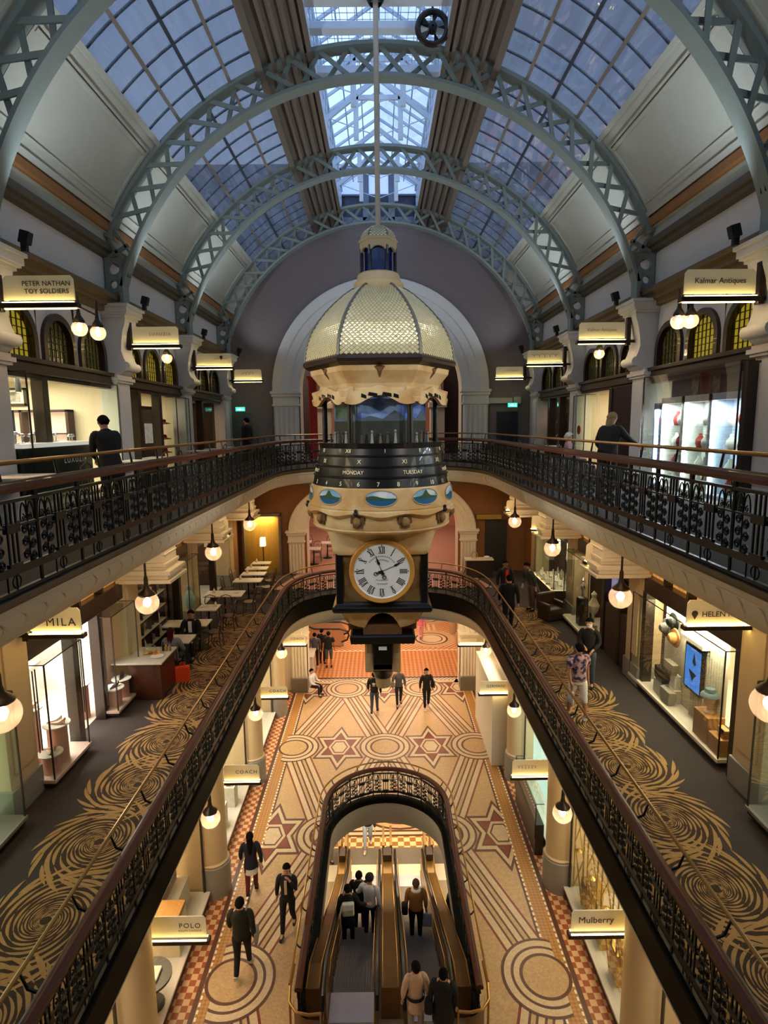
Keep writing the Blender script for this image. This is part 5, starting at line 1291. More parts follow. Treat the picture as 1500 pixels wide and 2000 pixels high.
G().box(-.04, -1.0, 0, -.01, 1.0, 1.47).build('back_panel', mat('lit_pink_panel', '#f2cdb8', .6, emit=.45, ecol='#ffd9c2'), t)
for i in range(16):
    g = G(); g.lathe([(.05, 0), (.03, .02), (.03, .10+.05*(i % 3)), (.001, .12+.05*(i % 3))], 8); prop('ornament', g, m_bronze if i % 2 else m_silver, (-9.0+.25*(i % 8), 13.55, 10.452+.48*(i//8)), 'small ornament on the lit pink niche shelf, too small to tell apart', 'ornament', 'ornaments on the pink shelves')
def picture(loc, rz, w, h, label, mp=None):
    t = empty('framed_picture', loc, rz, label, 'picture')
    g = G(); b = .05
    for x0, z0, x1, z1 in ((-w/2, 0, w/2, b), (-w/2, h-b, w/2, h), (-w/2, 0, -w/2+b, h), (w/2-b, 0, w/2, h)): g.box(x0, -.02, z0, x1, .02, z1)
    fr_ = g.build('frame', m_bcol, t); g = G(); g.box(-w/2+.03, -.005, .03, w/2-.03, .018, h-.03); g.build('mount', m_whv, t); g = G(); g.box(-w/4, -.012, h*.22, w/4, -.004, h*.78); g.build('print', mp or mat('mono_print', '#6a6a66', .5, var=.3, col2='#c0bfb8', tex='noise', tscale=5), t)
    return t
picture((-8.35, 13.66, 12.02), 0, .55, .4, 'framed monochrome print high on the cream shop wall')
for i, (y, m) in enumerate(((9.75, '#1d3a8c'), (10.25, '#2d4d78'))):
    t = empty('banner_stand', (-6.4, y, 10.07), 0, ('royal blue' if i == 0 else 'steel blue')+' upright banner inside the jewellery shop window', 'banner', 'blue banners')
    G().box(-.01, -.14, .75, .01, .14, 1.75).build('banner_cloth', mat('banner_%d' % i, m, .7, var=.15), t); G().tube([(0, 0, 0), (0, 0, 1.78)], .012, 6).build('pole', m_chrome, t); G().lathe([(.12, 0), (.12, .02), (.02, .03)], 14).build('foot', m_chrome, t)
for i in range(3):
    t = empty('track_spotlight', (-7.3, 11.5+.6*i, 12.55), 0, 'black spotlight under the jewellery shop ceiling, %s of three in the row' % ('nearest', 'middle', 'farthest')[i], 'spotlight', 'track spotlights')
    G().tube([(0, 0, 0), (0, 0, -.32)], .055, 10).build('lamp_body', m_iron, t); G().lathe([(.001, -.322), (.045, -.322)], 10).build('lens', m_tubew, t, fixn=False)
# upper left second shop: cabinet, red shades; third: dark shop with orange chair
t = empty('wooden_cabinet', (-6.85, 16.4, 10.064), 0, 'tall dark red wooden cabinet with a lit poster panel', 'cabinet'); G().box(-.3, -.55, 0, .3, .8, 1.95).build('body', mat('dark_red_wood', '#3a1612', .4, var=.2), t, bevel=.015); G().box(.305, .05, 1.0, .315, .6, 1.55).build('poster', mat('poster_print', '#c8bfae', .5, emit=.25, ecol='#d8cfc0', col2='#3a2f28', tex='noise', tscale=6), t); G().box(-.34, -.6, 1.95, .34, .85, 2.02).build('cornice', m_shopd, t)
for i, (y, z) in enumerate(((17.75, 11.6), (17.75, 11.15), (17.75, 10.75))):
    prop('hat', G().lathe([(.22, 0), (.20, .02), (.09, .05), (.08, .13), (.001, .15)], 16), m_redv, (-6.5, y, z), 'red felt hat in the second upper left shop window, %s of three' % ('top', 'middle', 'lowest')[i], 'hat', 'red hats'); G().tube([(0, 0, -.0), (0, 0, .3 if i else .3)], .01, 6).build('hat_hanger', m_bronze, bpy.data.objects[-1] if 0 else None) if 0 else None
g = G(); g.box(-.02, -.02, 0, .02, .02, 1.62); 
for z in (.68, 1.08, 1.53): g.box(-.0, -.12, z, .15, .16, z+.02)
prop('hat_stand', g, m_bronze, (-6.58, 17.75, 10.062), 'slim bronze stand carrying three red hats', 'stand', smooth=False)
case(-1, 5.8, 6.1, 16.95, 18.05, 10.05, 12.35, 'narrow glass case beside the pilaster, second upper left shop', .08)
t = empty('glass_shelf_rack', (-8.45, 20.6, 10.9), 0, 'brown rack of round spectacle glasses at the back of the dark shop', 'shelves'); G().box(0, -.8, -.8, .06, .8, 1.0).build('board', m_shopd, t)
for i in range(8): G().tube([(.07, .13*cos(k)-.5+.33*(i % 4), .09*sin(k)+.35-.35*(i//4)) for k in [2*pi*j/12 for j in range(12)]], .012, 5, closed=True).build('lens_ring', m_silver, t)
prop('orange_seat', G().lathe([(.02, 0), (.28, .02), (.30, .35), (.25, .42), (.001, .44)], 20), mat('orange_fabric', '#c2501c', .8), (-6.8, 19.6, 10.062), 'round orange pouffe in the dark upper left shop', 'seat')
# ---------------- upper right: antiques shop, white lit cabinets
prop('window_post', G().box(5.72, 9.40, 10.06, 6.2, 9.52, 12.44), m_bcol, None, 'dark post at the near end of the white lit antiques window', 'post', smooth=False)
case(1, 5.7, 6.4, 9.56, 13.02, 10.05, 12.46, 'big glass window case of the antiques shop full of white lit shelves', .06)
prop('dark_header', G().box(6.30, 9.6, 12.02, 6.36, 13.0, 12.44), mat('header_grey', '#5a5c5e', .5), None, 'dark grey header board over the white cabinets', 'board', smooth=False)
bust = None
CABS = [('cool', 9.62, 10.75), ('white', 10.78, 11.72), ('white', 11.75, 12.62), ('blue', 12.65, 12.95)]
for k, (tone, a, b) in enumerate(CABS):
    t = empty('lit_cabinet', (6.02, (a+b)/2, 10.1), 0, 'white lit jewellery cabinet, %s' % ('the bluish one by the dark window post', 'right one of the two creamy ones', 'left one of the two creamy ones', 'narrow blue one next to the pilaster')[k], 'cabinet', 'white jewellery cabinets'); w = (b-a)/2
    hz = 1.9 if tone != 'blue' else 1.8; pm = {'cool': mat('cabinet_cool', '#c9d6ea', .5), 'white': mat('cabinet_white', '#e6e6dc', .5), 'blue': mat('cabinet_blue', '#7f9fd0', .5)}[tone]
    g = G(); g.box(.30, -w, 0, .34, w, hz); g.box(-.1, -w, 0, .3, -w+.04, hz); g.box(-.1, w-.04, 0, .3, w, hz); g.box(-.1, -w, hz-.12, .3, w, hz); g.box(-.1, -w, 0, .3, w, .08); g.build('carcass', pm, t)
    for z in (.42, .86, 1.30): G().box(-.08, -w+.04, z, .29, w-.04, z+.012).build('glass_shelf', m_case, t)
    G().box(-.08, w-.09, .1, -.04, w-.05, hz-.14).build('light_tube', m_tube, t); lamp('tube_light', 'AREA', (-.06, 0, hz-.14), 26, COOL, .2, sy=w*1.5, parent=t)
    for z in (.08, .432, .872, 1.312):
        for q in range(2 if tone != 'blue' else 1):
            r = k*7+int(z*10)+q; y = (a+b)/2+((-.22+.42*q)*w/.45*.9 if tone != 'blue' else .0)
            g = G(); g.lathe([(.07, 0), (.08, .02), (.11, .10), (.10, .18), (.045, .24), (.04, .29), (.001, .30)], 12, rx=.6); o = g.build('necklace_bust', m_redv if r % 3 == 1 else m_whv, smooth=True, loc=(6.05+.10*(q % 2), y, 10.1+z+.014), rz=.3)
            tag(o, 'necklace bust on a white lit shelf of the antiques shop, red or white velvet', 'necklace bust', 'necklace busts of the antiques shop')
for i, y in enumerate((10.4, 11.25, 12.0)): prop('paper_scroll', G().box(-.004, -.13, 0, .004, .13, .40), mat('aged_paper', '#a89d82', .8, col2='#6b6350', tex='noise', tscale=6), (6.28, y, 12.01), 'narrow aged print hanging above the white cabinets, %s' % ('nearest', 'middle', 'farthest')[i], 'print', 'aged prints', smooth=False)
prop('bird_figure', G().lathe([(.03, 0), (.02, .03), (.06, .10), (.07, .18), (.045, .25), (.05, .29), (.001, .33)], 12, rx=.7).tube([(0, -.03, .06), (.0, -.18, -.05)], [.04, .01], 6), m_iron, (6.1, 9.95, 12.003), 'dark parrot figure on top of the bluish cabinet', 'figurine')
# second upper right shop: warm window
prop('dark_door', G().box(6.05, 14.16, 10.06, 6.12, 15.66, 12.4), mat('navy_door', '#12141c', .3), None, 'tall navy black shop door beside the warm lit window', 'door', smooth=False)
for i, y in enumerate((16.2, 16.9)):
    t = empty('dress_form', (7.2, y, 10.062), 0, 'cream dress form in the warm lit upper window, %s one' % ('nearer', 'farther')[i], 'mannequin', 'cream dress forms'); G().lathe([(.001, 1.0), (.17, 1.0), (.13, 1.2), (.19, 1.45), (.10, 1.58), (.05, 1.66), (.001, 1.7)], 16, ry=.75).build('torso', m_cream, t, smooth=True); G().tube([(0, 0, 0), (0, 0, 1.02)], .015, 6).build('stand', m_bronze, t); G().lathe([(.2, 0), (.2, .02), (.02, .03)], 16).build('foot', m_bronze, t)
case(1, 5.8, 6.1, 17.0, 18.0, 10.05, 12.3, 'narrow glass case with a round red disc, second upper right shop', .08)
prop('red_disc', G().lathe([(.001, 0), (.13, 0), (.13, .02), (.001, .02)], 20).xf(lambda x, y, z: (z, x, y)), m_redv, (5.77, 17.4, 11.3), 'round red disc stuck to the narrow glass case', 'sticker')
for i in range(6): prop('vase', G().lathe([(.04, 0), (.09, .05), (.10, .12), (.04, .2), (.05, .24)], 12), (m_whv, m_goldc, m_silver)[i % 3], (6.6, 21.7+.22*(i % 3), 10.9+.5*(i//3)), 'pale vase on the shelves of the farthest upper right shop', 'vase', 'vases in the far right shop')
t = empty('vase_shelf', (6.6, 21.95, 10.062), 0, 'narrow bronze shelf unit holding pale vases', 'shelves')
for z in (.80, 1.30): G().box(-.15, -.4, z+.02, .15, .45, z+.037).build('shelf', m_bronze, t)
G().box(.15, -.4, 0, .18, .45, 1.8).build('back', m_bronze, t)
# exit signs and far wall fittings of the upper gallery
def exit_sign(loc, label, w=.36, h=.16):
    t = empty('exit_sign', loc, 0, label, 'exit sign', 'green exit signs'); G().box(-w/2, -.03, 0, w/2, .03, h).build('lightbox', mat('exit_green', '#0f8f6a', .4, emit=1.6, ecol='#35d8b0'), t)
    g = G(); g.box(-.12, -.034, .05, .0, -.031, .09); g.prism([(.0, .03), (.07, .07), (.0, .11)], -.034, -.031, 0, lambda u, v, q: (u, q, v)); g.tube([(.10, -.033, .03), (.12, -.033, .08), (.10, -.033, .10)], .012, 5); g.build('pictogram', emis('exit_white', (.9, 1, .97), 2.5), t)
    G().box(-.015, .0, h-.03, .015, 24.52-loc[1], h).build('hanger', m_iron, t)
exit_sign((-5.55, 23.6, 12.1), 'green exit sign hung by the far left corner of the top gallery'); exit_sign((5.2, 23.6, 12.15), 'green exit sign hung by the far right corner of the top gallery'); exit_sign((5.25, 22.9, 8.05), 'small green exit sign by the far right pillar of the middle gallery', .25, .12)
prop('wall_door', G().box(4.75, 24.40, 10.06, 5.6, 24.48, 12.0), mat('night_blue_door', '#161a2a', .4), None, 'dark blue door in the plum end wall, right', 'door', smooth=False)
prop('air_unit', G().box(4.35, 24.3, 12.32, 5.35, 24.49, 12.55).box(5.4, 24.3, 12.3, 5.7, 24.49, 12.58), m_gwhite, None, 'long pale air unit on the plum wall above the blue door', 'air conditioner', smooth=False, bevel=.02)
prop('glass_screen', G().box(-6.0, 24.0, 10.06, -4.9, 24.03, 12.05), m_case, None, 'glass screen in the far left corner of the top gallery', 'screen', smooth=False)
# ================================================================== MIDDLE GALLERY
m_pil1 = mat('tan_pilaster', '#cdb48c', .6, var=.05)
def mid_pilaster(s, y):
    g = G(); g.box(5.98, y-.38, 5.3, 6.5, y+.38, 9.6, 0); g.box(5.94, y-.42, 5.3, 6.5, y+.42, 5.78, 1); g.box(5.95, y-.28, 6.0, 6.0, y+.28, 8.2, 0); struct(g.xf(sx_(s)).build('pilaster', [m_pil1, m_grey], bevel=.012))
m_frieze = mat('frieze_lit_glass', '#c98a3c', .4, emit=.55, ecol='#e09a4a', var=.3, scale=8, col2='#5a2a12', tex='noise', tscale=9)
def mid_bay(s, y0, posts, glassed=()):
    g = G(); ya, yb = y0+.38, y0+4.22
    g.box(6.02, ya, 7.62, 6.3, yb, 8.0); g.box(6.0, ya, 8.45, 6.3, yb, 9.6); g.box(6.05, ya, 8.4, 6.3, yb, 8.45)
    for q in range(1, 4): g.box(6.02, ya+(yb-ya)*q/4-.04, 8.0, 6.28, ya+(yb-ya)*q/4+.04, 8.42)
    for p in posts: g.box(6.0, p-.10, 5.3, 6.22, p+.10, 7.65)
    w = struct(g.xf(sx_(s)).build(win(), m_bcol, bevel=.01))
    G().box(6.2, ya, 8.0, 6.24, yb, 8.42).xf(sx_(s)).build('leaded_frieze', m_frieze, w)
    for a, b in glassed: G().add([(6.1, a, 5.35), (6.1, b, 5.35), (6.1, b, 7.62), (6.1, a, 7.62)], [(0, 1, 2, 3)]).xf(sx_(s)).build('shop_pane', m_clear, w, fixn=False)
for s in (-1, 1):
    for y in (4.6, 9.05, 13.55, 18.3, 22.8): mid_pilaster(s, y)
    g = G(); g.box(6.05, -4, 5.3, 6.3, 4.3, 9.6); g.box(6.05, 23.1, 5.3, 6.3, 24.6, 9.6); struct(g.xf(sx_(s)).build('wall_flank', m_brownw))
    mid_bay(s, 4.6, ()); 
mid_bay(-1, 9.0, (10.95, 12.0)); mid_bay(-1, 13.6, (16.9,), ((14, 16.9),)); mid_bay(-1, 18.3, (20.6,), ((18.7, 22.4),))
mid_bay(1, 9.0, (9.5, 13.1)); mid_bay(1, 13.6, (15.6, 14.5), ((14, 15.6),)); mid_bay(1, 18.3, (), ((18.7, 22.4),))
shop_room(-1, 4.7, 8.95, 5.3, 7.62, 6.3, 9, m_shopw, 60, (.85, 1, .9)); shop_room(1, 4.7, 8.95, 5.3, 7.62, 6.3, 9, m_shopw, 50, (.85, 1, .95))
shop_room(-1, 9.1, 13.5, 5.3, 7.7, 6.25, 9.2, mat('shop_white_wall', '#f0e8de', .7, var=.03), 260, (1, .9, .82)); shop_room(1, 9.1, 13.5, 5.3, 7.7, 7.0, 9.2, m_shopw, 110, (1, .86, .6))
shop_room(-1, 13.65, 18.2, 5.3, 7.7, 6.9, 9, m_shopd, 45, WARM2); shop_room(1, 13.65, 18.2, 5.3, 7.7, 6.3, 9, m_shopd, 14, WARM); shop_room(-1, 18.35, 22.7, 5.3, 7.7, 6.3, 8.4, m_shopd, 30, (1, .85, .6)); shop_room(1, 18.35, 22.7, 5.3, 7.7, 6.3, 8.4, m_shopd, 45, (1, .86, .6))
case(-1, 5.75, 6.12, 9.45, 10.68, 5.36, 7.56, 'nearer glass case of the pink shoe shop, holding pink plinths and shoes', .12, basem=mat('pink_base', '#cdb3a4', .5))
case(-1, 5.75, 6.12, 11.95, 13.15, 5.36, 7.56, 'farther glass case of the pink shoe shop, with a pink back panel', .12, basem=mat('pink_base', '#cdb3a4', .5))
m_pplinth = mat('pink_plaster_plinth', '#d9a596', .7, var=.14, scale=4)
def plinth(x, y, z, r, h, label): return prop('plinth', G().lathe([(.001, 0), (r, 0), (r, h-.02), (.001, h-.02)], 24).lathe([(.001, h-.02), (r+.06, h-.02), (r+.06, h), (.001, h)], 24, m=1), [m_pplinth, m_whv], (x, y, z), label, 'plinth', 'pink shoe plinths')
def shoe(x, y, z, rz, m, label, group='shoes of the pink shop'):
    g = G(); n = 9; R = []
    for i in range(n):
        t = i/(n-1); yy = -.12+.25*t; w = .018+.028*sin(pi*min(1, .25+t*.85)); h0 = .055*max(0, 1-t*2.2)**1.3; hh = h0+.022+.03*(1-t)
        R.append([(-w, yy, h0), (w, yy, h0), (w*.8, yy, hh), (-w*.8, yy, hh)])
    g.sweep(R, 0); t = g.build('shoe', m, smooth=True, loc=(x, y, z), rz=rz); tag(t, label, 'shoe', group); G().tube([(0, -.105, 0), (0, -.105, .06)], [.008, .018], 6).build('heel', m, t); return t
PZ = 5.48
plinth(-5.95, 9.72, PZ, .15, .36, 'lowest pink plinth at the near corner of the near shoe case'); plinth(-6.0, 10.08, PZ, .17, .72, 'middle pink plinth of the near shoe case'); plinth(-6.38, 9.95, 5.312, .15, 1.25, 'tallest pink plinth, behind the near shoe case')
plinth(-5.95, 12.25, PZ, .15, .40, 'pink plinth by the glass corner of the far shoe case'); plinth(-5.97, 12.68, PZ, .15, .42, 'pink plinth with a dark shoe, right in the far shoe case'); plinth(-6.6, 12.0, 5.312, .2, .78, 'pink plinth inside the shop doorway')
ms = [mat('blush_shoe', '#d8a48c', .5), mat('plum_shoe', '#4a1d2c', .4), mat('white_shoe', '#efe9e2', .4), mat('black_shoe', '#1c1718', .4)]
for i, (x, y, z, m, lab) in enumerate(((-5.93, 9.68, .36, 2, 'white shoe on the lowest pink plinth'), (-5.98, 9.78, .36, 0, 'blush shoe on the lowest pink plinth'), (-5.95, 10.05, .72, 0, 'blush shoe on the middle pink plinth'), (-6.06, 10.14, .72, 2, 'white shoe on the middle pink plinth'), (-6.36, 9.93, 1.082, 0, 'blush sandal on the tallest pink plinth'),
        (-5.94, 12.25, .40, 1, 'plum shoe on the plinth by the glass corner'), (-5.97, 12.68, .42, 3, 'black shoe on the right hand far plinth'), (-6.6, 12.02, .612, 3, 'black shoe on the doorway plinth'))): shoe(x, y, PZ+z+.003, .9+i*.4, ms[m], lab)
for i, y in enumerate((9.6, 11.0)):
    t = empty('door_handle_pair', (-6.0 if i else -6.05, y, 5.9), 0, 'pair of long bronze door pulls, %s' % ('farther doorway' if i else 'inside the near case'), 'door handle', 'bronze door pulls')
    for d in (0, .08): G().tube([(0, d, 0), (0, d, 1.5)], .012, 6).build('pull_bar', m_bronze, t)
prop('veined_slab', G().box(-6.5, 12.5, 5.32, -6.3, 13.1, 7.6), m_pinkw, None, 'tall pink veined slab behind the far shoe case', 'panel', smooth=False)
t = empty('shop_table', (-8.2, 11.2, 5.312), 0, 'long white display counter at the back of the pink shoe shop', 'counter'); G().box(-.3, -1.6, 0, .3, 1.6, .9).build('body', m_whv, t, bevel=.01); G().box(-.34, -1.65, .9, .34, 1.65, .95).build('top', m_marble, t)
for z in (6.75, 7.15): prop('wall_shelf', G().box(-9.15, 9.5, z, -8.85, 13.2, z+.04), m_whv, None, 'white wall shelf in the pink shoe shop, %s' % ('lower' if z < 7 else 'upper'), 'shelf', 'white wall shelves', smooth=False)
for i in range(8): shoe(-9.0, 9.8+.42*i, 6.793 if i % 2 else 7.193, 1.2, ms[(i*3+1) % 4], 'shoe on the white wall shelves deep in the pink shop', 'shoes on the wall shelves')
# near left pillar case
case(-1, 5.7, 6.1, 5.2, 8.5, 5.36, 7.56, 'greenish glass case at the left picture edge', .12)
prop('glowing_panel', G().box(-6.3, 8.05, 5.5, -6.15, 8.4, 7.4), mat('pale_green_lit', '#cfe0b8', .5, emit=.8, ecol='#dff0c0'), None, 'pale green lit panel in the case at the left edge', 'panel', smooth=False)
case(1, 5.7, 6.1, 5.2, 8.5, 5.36, 7.56, 'glass case at the right picture edge beside the pillar', .12)
# second left bay: book shelves and glass case
t = empty('bookcase', (-6.55, 15.2, 5.312), 0, 'tall cream and dark bookcase behind the cafe tables', 'bookcase')
g = G(); g.box(-.2, -1.3, 0, -.16, 1.35, 2.3)
for i in range(6): y = -1.3+2.62*i/5; g.box(-.16, y, 0, .2, y+.035, 2.3)
g.build('frame', m_shopd, t)
for z in (.3, .72, 1.14, 1.56, 1.98): G().box(-.16, -1.3, z, .22, 1.35, z+.03).build('shelf', m_cream, t)
r = random.Random(11)
for zi in range(4):
    for ci in range(5):
        for q in range(2):
            g = G(); w, h = r.uniform(.05, .12), r.uniform(.14, .3); 
            if (zi+ci+q) % 3: g.box(-.08, -w/2, 0, .08, w/2, h)
            else: g.lathe([(.05, 0), (.06, h*.5), (.03, h*.8), (.035, h)], 10)
            o = g.build('shelf_item', (m_whv, m_silver, m_bronze, m_cream, m_grey)[(zi*3+ci+q) % 5], smooth=True, loc=(-6.50, 14.05+ci*.524+q*.2, 5.312+(.333, .753, 1.173, 1.593)[zi]+.001)); tag(o, 'book or pot on the tall bookcase, small and pale', 'shelf item', 'books and pots on the bookcase')
case(-1, 5.78, 6.1, 17.0, 18.0, 5.36, 7.6, 'tall greenish glass case behind the cafe tables', .1)
prop('ice_blue_bust', G().lathe([(.1, 0), (.12, .02), (.05, .05), (.05, .5), (.13, .62), (.17, .85), (.1, 1.05), (.05, 1.12), (.08, 1.25), (.001, 1.36)], 16), mat('ice_blue', '#9fc4c8', .4), (-5.93, 17.45, 5.463), 'ice blue dress form in the tall glass case', 'mannequin')
picture((-8.35, 20.2, 6.6), pi/2, 1.0, .7, 'large dim picture on the back wall of the third left shop')
# gold lit alcove on the far left end wall
t = empty('alcove', (-5.05, 24.28, 5.31), 0, 'gold lit alcove with curtains on the far left end wall', 'alcove')
G().box(-.75, .17, 0, .75, .2, 2.5).build('back', mat('gold_curtain', '#b98f3a', .5, var=.35, scale=3, stretch=(9, 1, .3)), t); g = G(); g.box(-.8, -.1, 0, -.72, .2, 2.55); g.box(.72, -.1, 0, .8, .2, 2.55); g.box(-.8, -.1, 2.5, .8, .2, 2.6); g.build('surround', m_brown, t)
lamp('alcove_light', 'AREA', (0, .0, 2.45), 22, (1, .8, .4), 1.0, sy=.1, parent=t)
t = empty('floor_lamp', (-4.95, 23.95, 5.303), 0, 'floor lamp with glowing square shade before the gold alcove', 'lamp'); G().tube([(0, 0, 0), (0, 0, 1.35)], .02, 8).build('pole', m_bronze, t); G().lathe([(.16, 0), (.16, .02), (.02, .04)], 16).build('base', m_bronze, t); G().lathe([(.15, 1.3), (.13, 1.65)], 4, ph=pi/4).build('lamp_shade', mat('lit_shade', '#ffe0a0', .6, emit=3.2, ecol='#ffd890'), t, fixn=False)
# ---------------- right: handbag shop
case(1, 5.95, 6.35, 9.78, 13.55, 5.36, 7.52, 'long glass window case of the hat and bag shop with cream floor', .14, basem=m_cream)
g = G(); g.box(6.36, 11.45, 5.5, 6.42, 12.75, 7.5); g.box(6.37, 9.75, 5.5, 6.42, 10.2, 5.9); struct(g.build('wall_display', m_shopw))
t = empty('display_screen', (6.22, 11.22, 6.1), 0, 'upright blue display screen with two dark fin shapes', 'screen'); G().box(-.03, -.32, 0, .04, .32, .95).build('bezel', m_iron, t); G().box(-.036, -.28, .05, -.03, .28, .9).build('screen_face', mat('screen_blue', '#3f7fd8', .3, emit=.8, ecol='#4a8ae8', var=.25, scale=3), t)
g = G(); fn = lambda u, v, q: (q, -u, v); g.prism([(-.02, .62), (.04, .82), (.12, .60), (.06, .56)], -.039, -.0365, 0, fn); g.prism([(-.14, .44), (.16, .40), (.06, .30), (.0, .22)], -.039, -.0365, 0, fn); g.build('fin_image', mat('fin_grey', '#3a3f58', .4), t); G().box(-.1, -.42, 1.02, .1, .42, 1.1).build('light_shelf', m_cream, t)
t = empty('fluted_panel', (6.31, 11.05, 5.5), 0, 'cream fluted panel wall behind the blue screen', 'panel'); G().box(0, -.75, 0, .04, .42, 2.0).build('board', m_shopw, t)
for i in range(13): G().tube([(-.005, -.70+.09*i, 0), (-.005, -.70+.09*i, 2.0)], .03, 8).build('flute', m_shopw, t)
for i, (x, y, z, m, lab) in enumerate(((6.28, 12.22, 7.22, m_iron, 'black round hat at the top of the window display'), (6.28, 12.52, 6.98, mat('grey_straw', '#6b6560', .7), 'grey round hat at the left of the window display'), (6.24, 12.05, 6.92, m_oak, 'tan hat seen from inside, lowest of the three hung hats'))):
    t = prop('hat', G().lathe([(.21, .02), (.2, 0), (.12, .0), (.115, -.08), (.07, -.13), (.001, -.14)], 20).xf(lambda a, b, c: (c, a, b)), m, (x-.03, y, z), lab, 'hat', 'hats in the window display'); G().tube([(.0, 0, 0), (.1, 0, .02)], .008, 5).build('hat_pin', m_bronze, t)
def bag(x, y, z, w, h, d, m, label, handle=True, mh=None):
    g = G(); g.sweep([[(-d*.35, -w*.38, 0), (d*.35, -w*.38, 0), (d*.35, w*.38, 0), (-d*.35, w*.38, 0)], [(-d*.5, -w*.45, h*.4), (d*.5, -w*.45, h*.4), (d*.5, w*.45, h*.4), (-d*.5, w*.45, h*.4)], [(-d*.42, -w*.5, h), (d*.42, -w*.5, h), (d*.42, w*.5, h), (-d*.42, w*.5, h)]], 0)
    t = g.build('handbag', m, bevel=.012, loc=(x, y, z)); tag(t, label, 'bag', 'bags in the window display')
    if handle: G().tube([(0, -.1*w/.3, h)]+[(0, -.1*w/.3*cos(k), h+.12*sin(k)) for k in [pi*i/8 for i in range(1, 8)]]+[(0, .1*w/.3, h)], .01, 6).build('handle', mh or m, t)
    return t
m_straw = mat('grey_straw_bag', '#a39883', .8, var=.2, scale=30)
bag(6.15, 12.35, 5.80, .42, .32, .2, m_iron, 'black leather tote on the cream window floor', False); bag(6.1, 11.95, 5.503, .42, .30, .2, m_straw, 'grey straw tote at the front of the cream window floor', False); bag(6.2, 12.1, 6.1, .42, .26, .16, m_straw, 'pale straw tote on the white block behind', False)
prop('display_block', G().box(6.08, 11.85, 5.502, 6.34, 12.6, 5.797), m_whv, None, 'white block under the black tote', 'block', smooth=False); prop('display_step', G().box(6.2, 11.9, 5.8, 6.34, 12.1, 6.097), m_whv, None, 'small white step under the pale straw tote', 'block', smooth=False)
prop('oak_plinth', G().box(6.0, 10.25, 5.502, 6.33, 10.75, 6.02), m_oak, None, 'taller oak box in the bag shop window', 'plinth', 'oak boxes', smooth=False, bevel=.008); prop('oak_plinth', G().box(5.99, 9.83, 5.502, 6.32, 10.2, 5.82), m_oak, None, 'lower oak box at the near corner of the bag shop window', 'plinth', 'oak boxes', smooth=False, bevel=.008)
t = bag(6.15, 9.98, 5.823, .25, .16, .14, m_oak, 'small tan bag with black flap on the lower oak box', False); G().box(-.075, -.1, .06, -.07, .1, .17).build('flap', m_iron, t)
prop('bucket_hat', G().lathe([(.17, 0), (.15, .05), (.10, .08), (.08, .15), (.001, .16)], 18, m=0), mat('teal_hat', '#4d6668', .7), (6.15, 10.5, 6.35), 'teal dome hat on a pink stand', 'hat'); prop('hat_stand', G().lathe([(.09, 0), (.09, .02), (.04, .05), (.04, .12), (.09, .2), (.10, .28), (.06, .33)], 16), m_pinkw, (6.15, 10.5, 6.022), 'pink hat stand on the taller oak box', 'stand')
for z in (6.6, 7.0): prop('wall_shelf', G().box(8.9, 9.6, z, 9.15, 13, z+.03), m_whv, None, 'white back shelf of the bag shop, %s' % ('lower' if z < 6.8 else 'upper'), 'shelf', 'white back shelves', smooth=False)
# second right bay: dark shop, screen, silver figure, pale bust, low lit ledge
t = empty('display_screen', (6.2, 15.15, 6.85), 0, 'pale violet screen with a dark shape in the dark shop', 'screen'); G().box(0, -.45, 0, .05, .45, .62).build('bezel', m_iron, t); G().box(-.006, -.42, .03, 0, .42, .59).build('screen_face', mat('screen_violet', '#8088b8', .3, emit=.55, ecol='#8f98d0', col2='#2a2c48', tex='noise', tscale=1.6), t)
case(1, 5.7, 6.12, 15.85, 18.0, 5.36, 7.6, 'dim glass case with a silver figure and a low lit ledge', .14, basem=m_cream)
prop('silver_figure', G().lathe([(.12, 0), (.13, .02), (.03, .05), (.03, .2), (.07, .3), (.05, .42), (.02, .5), (.05, .56), (.001, .64)], 14).tube([(0, 0, .4), (.05, .16, .5), (.02, .22, .38)], .025, 6), m_silver, (5.95, 17.0, 6.32), 'silver dancing figure on a dark stand in the dim glass case', 'figurine'); prop('dark_stand', G().box(5.82, 16.85, 5.503, 6.08, 17.15, 6.317), m_iron, None, 'dark block under the silver figure', 'stand', smooth=False)
prop('pale_bust', G().lathe([(.11, 0), (.12, .02), (.04, .04), (.04, .3), (.12, .42), (.16, .58), (.08, .74), (.05, .8), (.08, .9), (.001, 1.0)], 16), m_cream, (5.9, 15.95, 5.85), 'cream neck bust in the dim glass case', 'bust'); prop('bust_stand', G().box(5.8, 15.87, 5.503, 6.0, 16.03, 5.847), m_cream, None, 'cream block under the neck bust', 'stand', smooth=False)
lamp('case_light', 'AREA', (6.15, 11.6, 7.48), 120, (1, .88, .64), .25, sy=3.4); lamp('ledge_light', 'AREA', (5.9, 16.9, 7.5), 10, (1, .88, .62), .2, sy=1.6); prop('cabinet', G().box(6.02, 14.0, 5.31, 6.12, 15.4, 6.7), m_shopd, None, 'dark wooden cabinet front below the violet screen', 'cabinet', smooth=False)
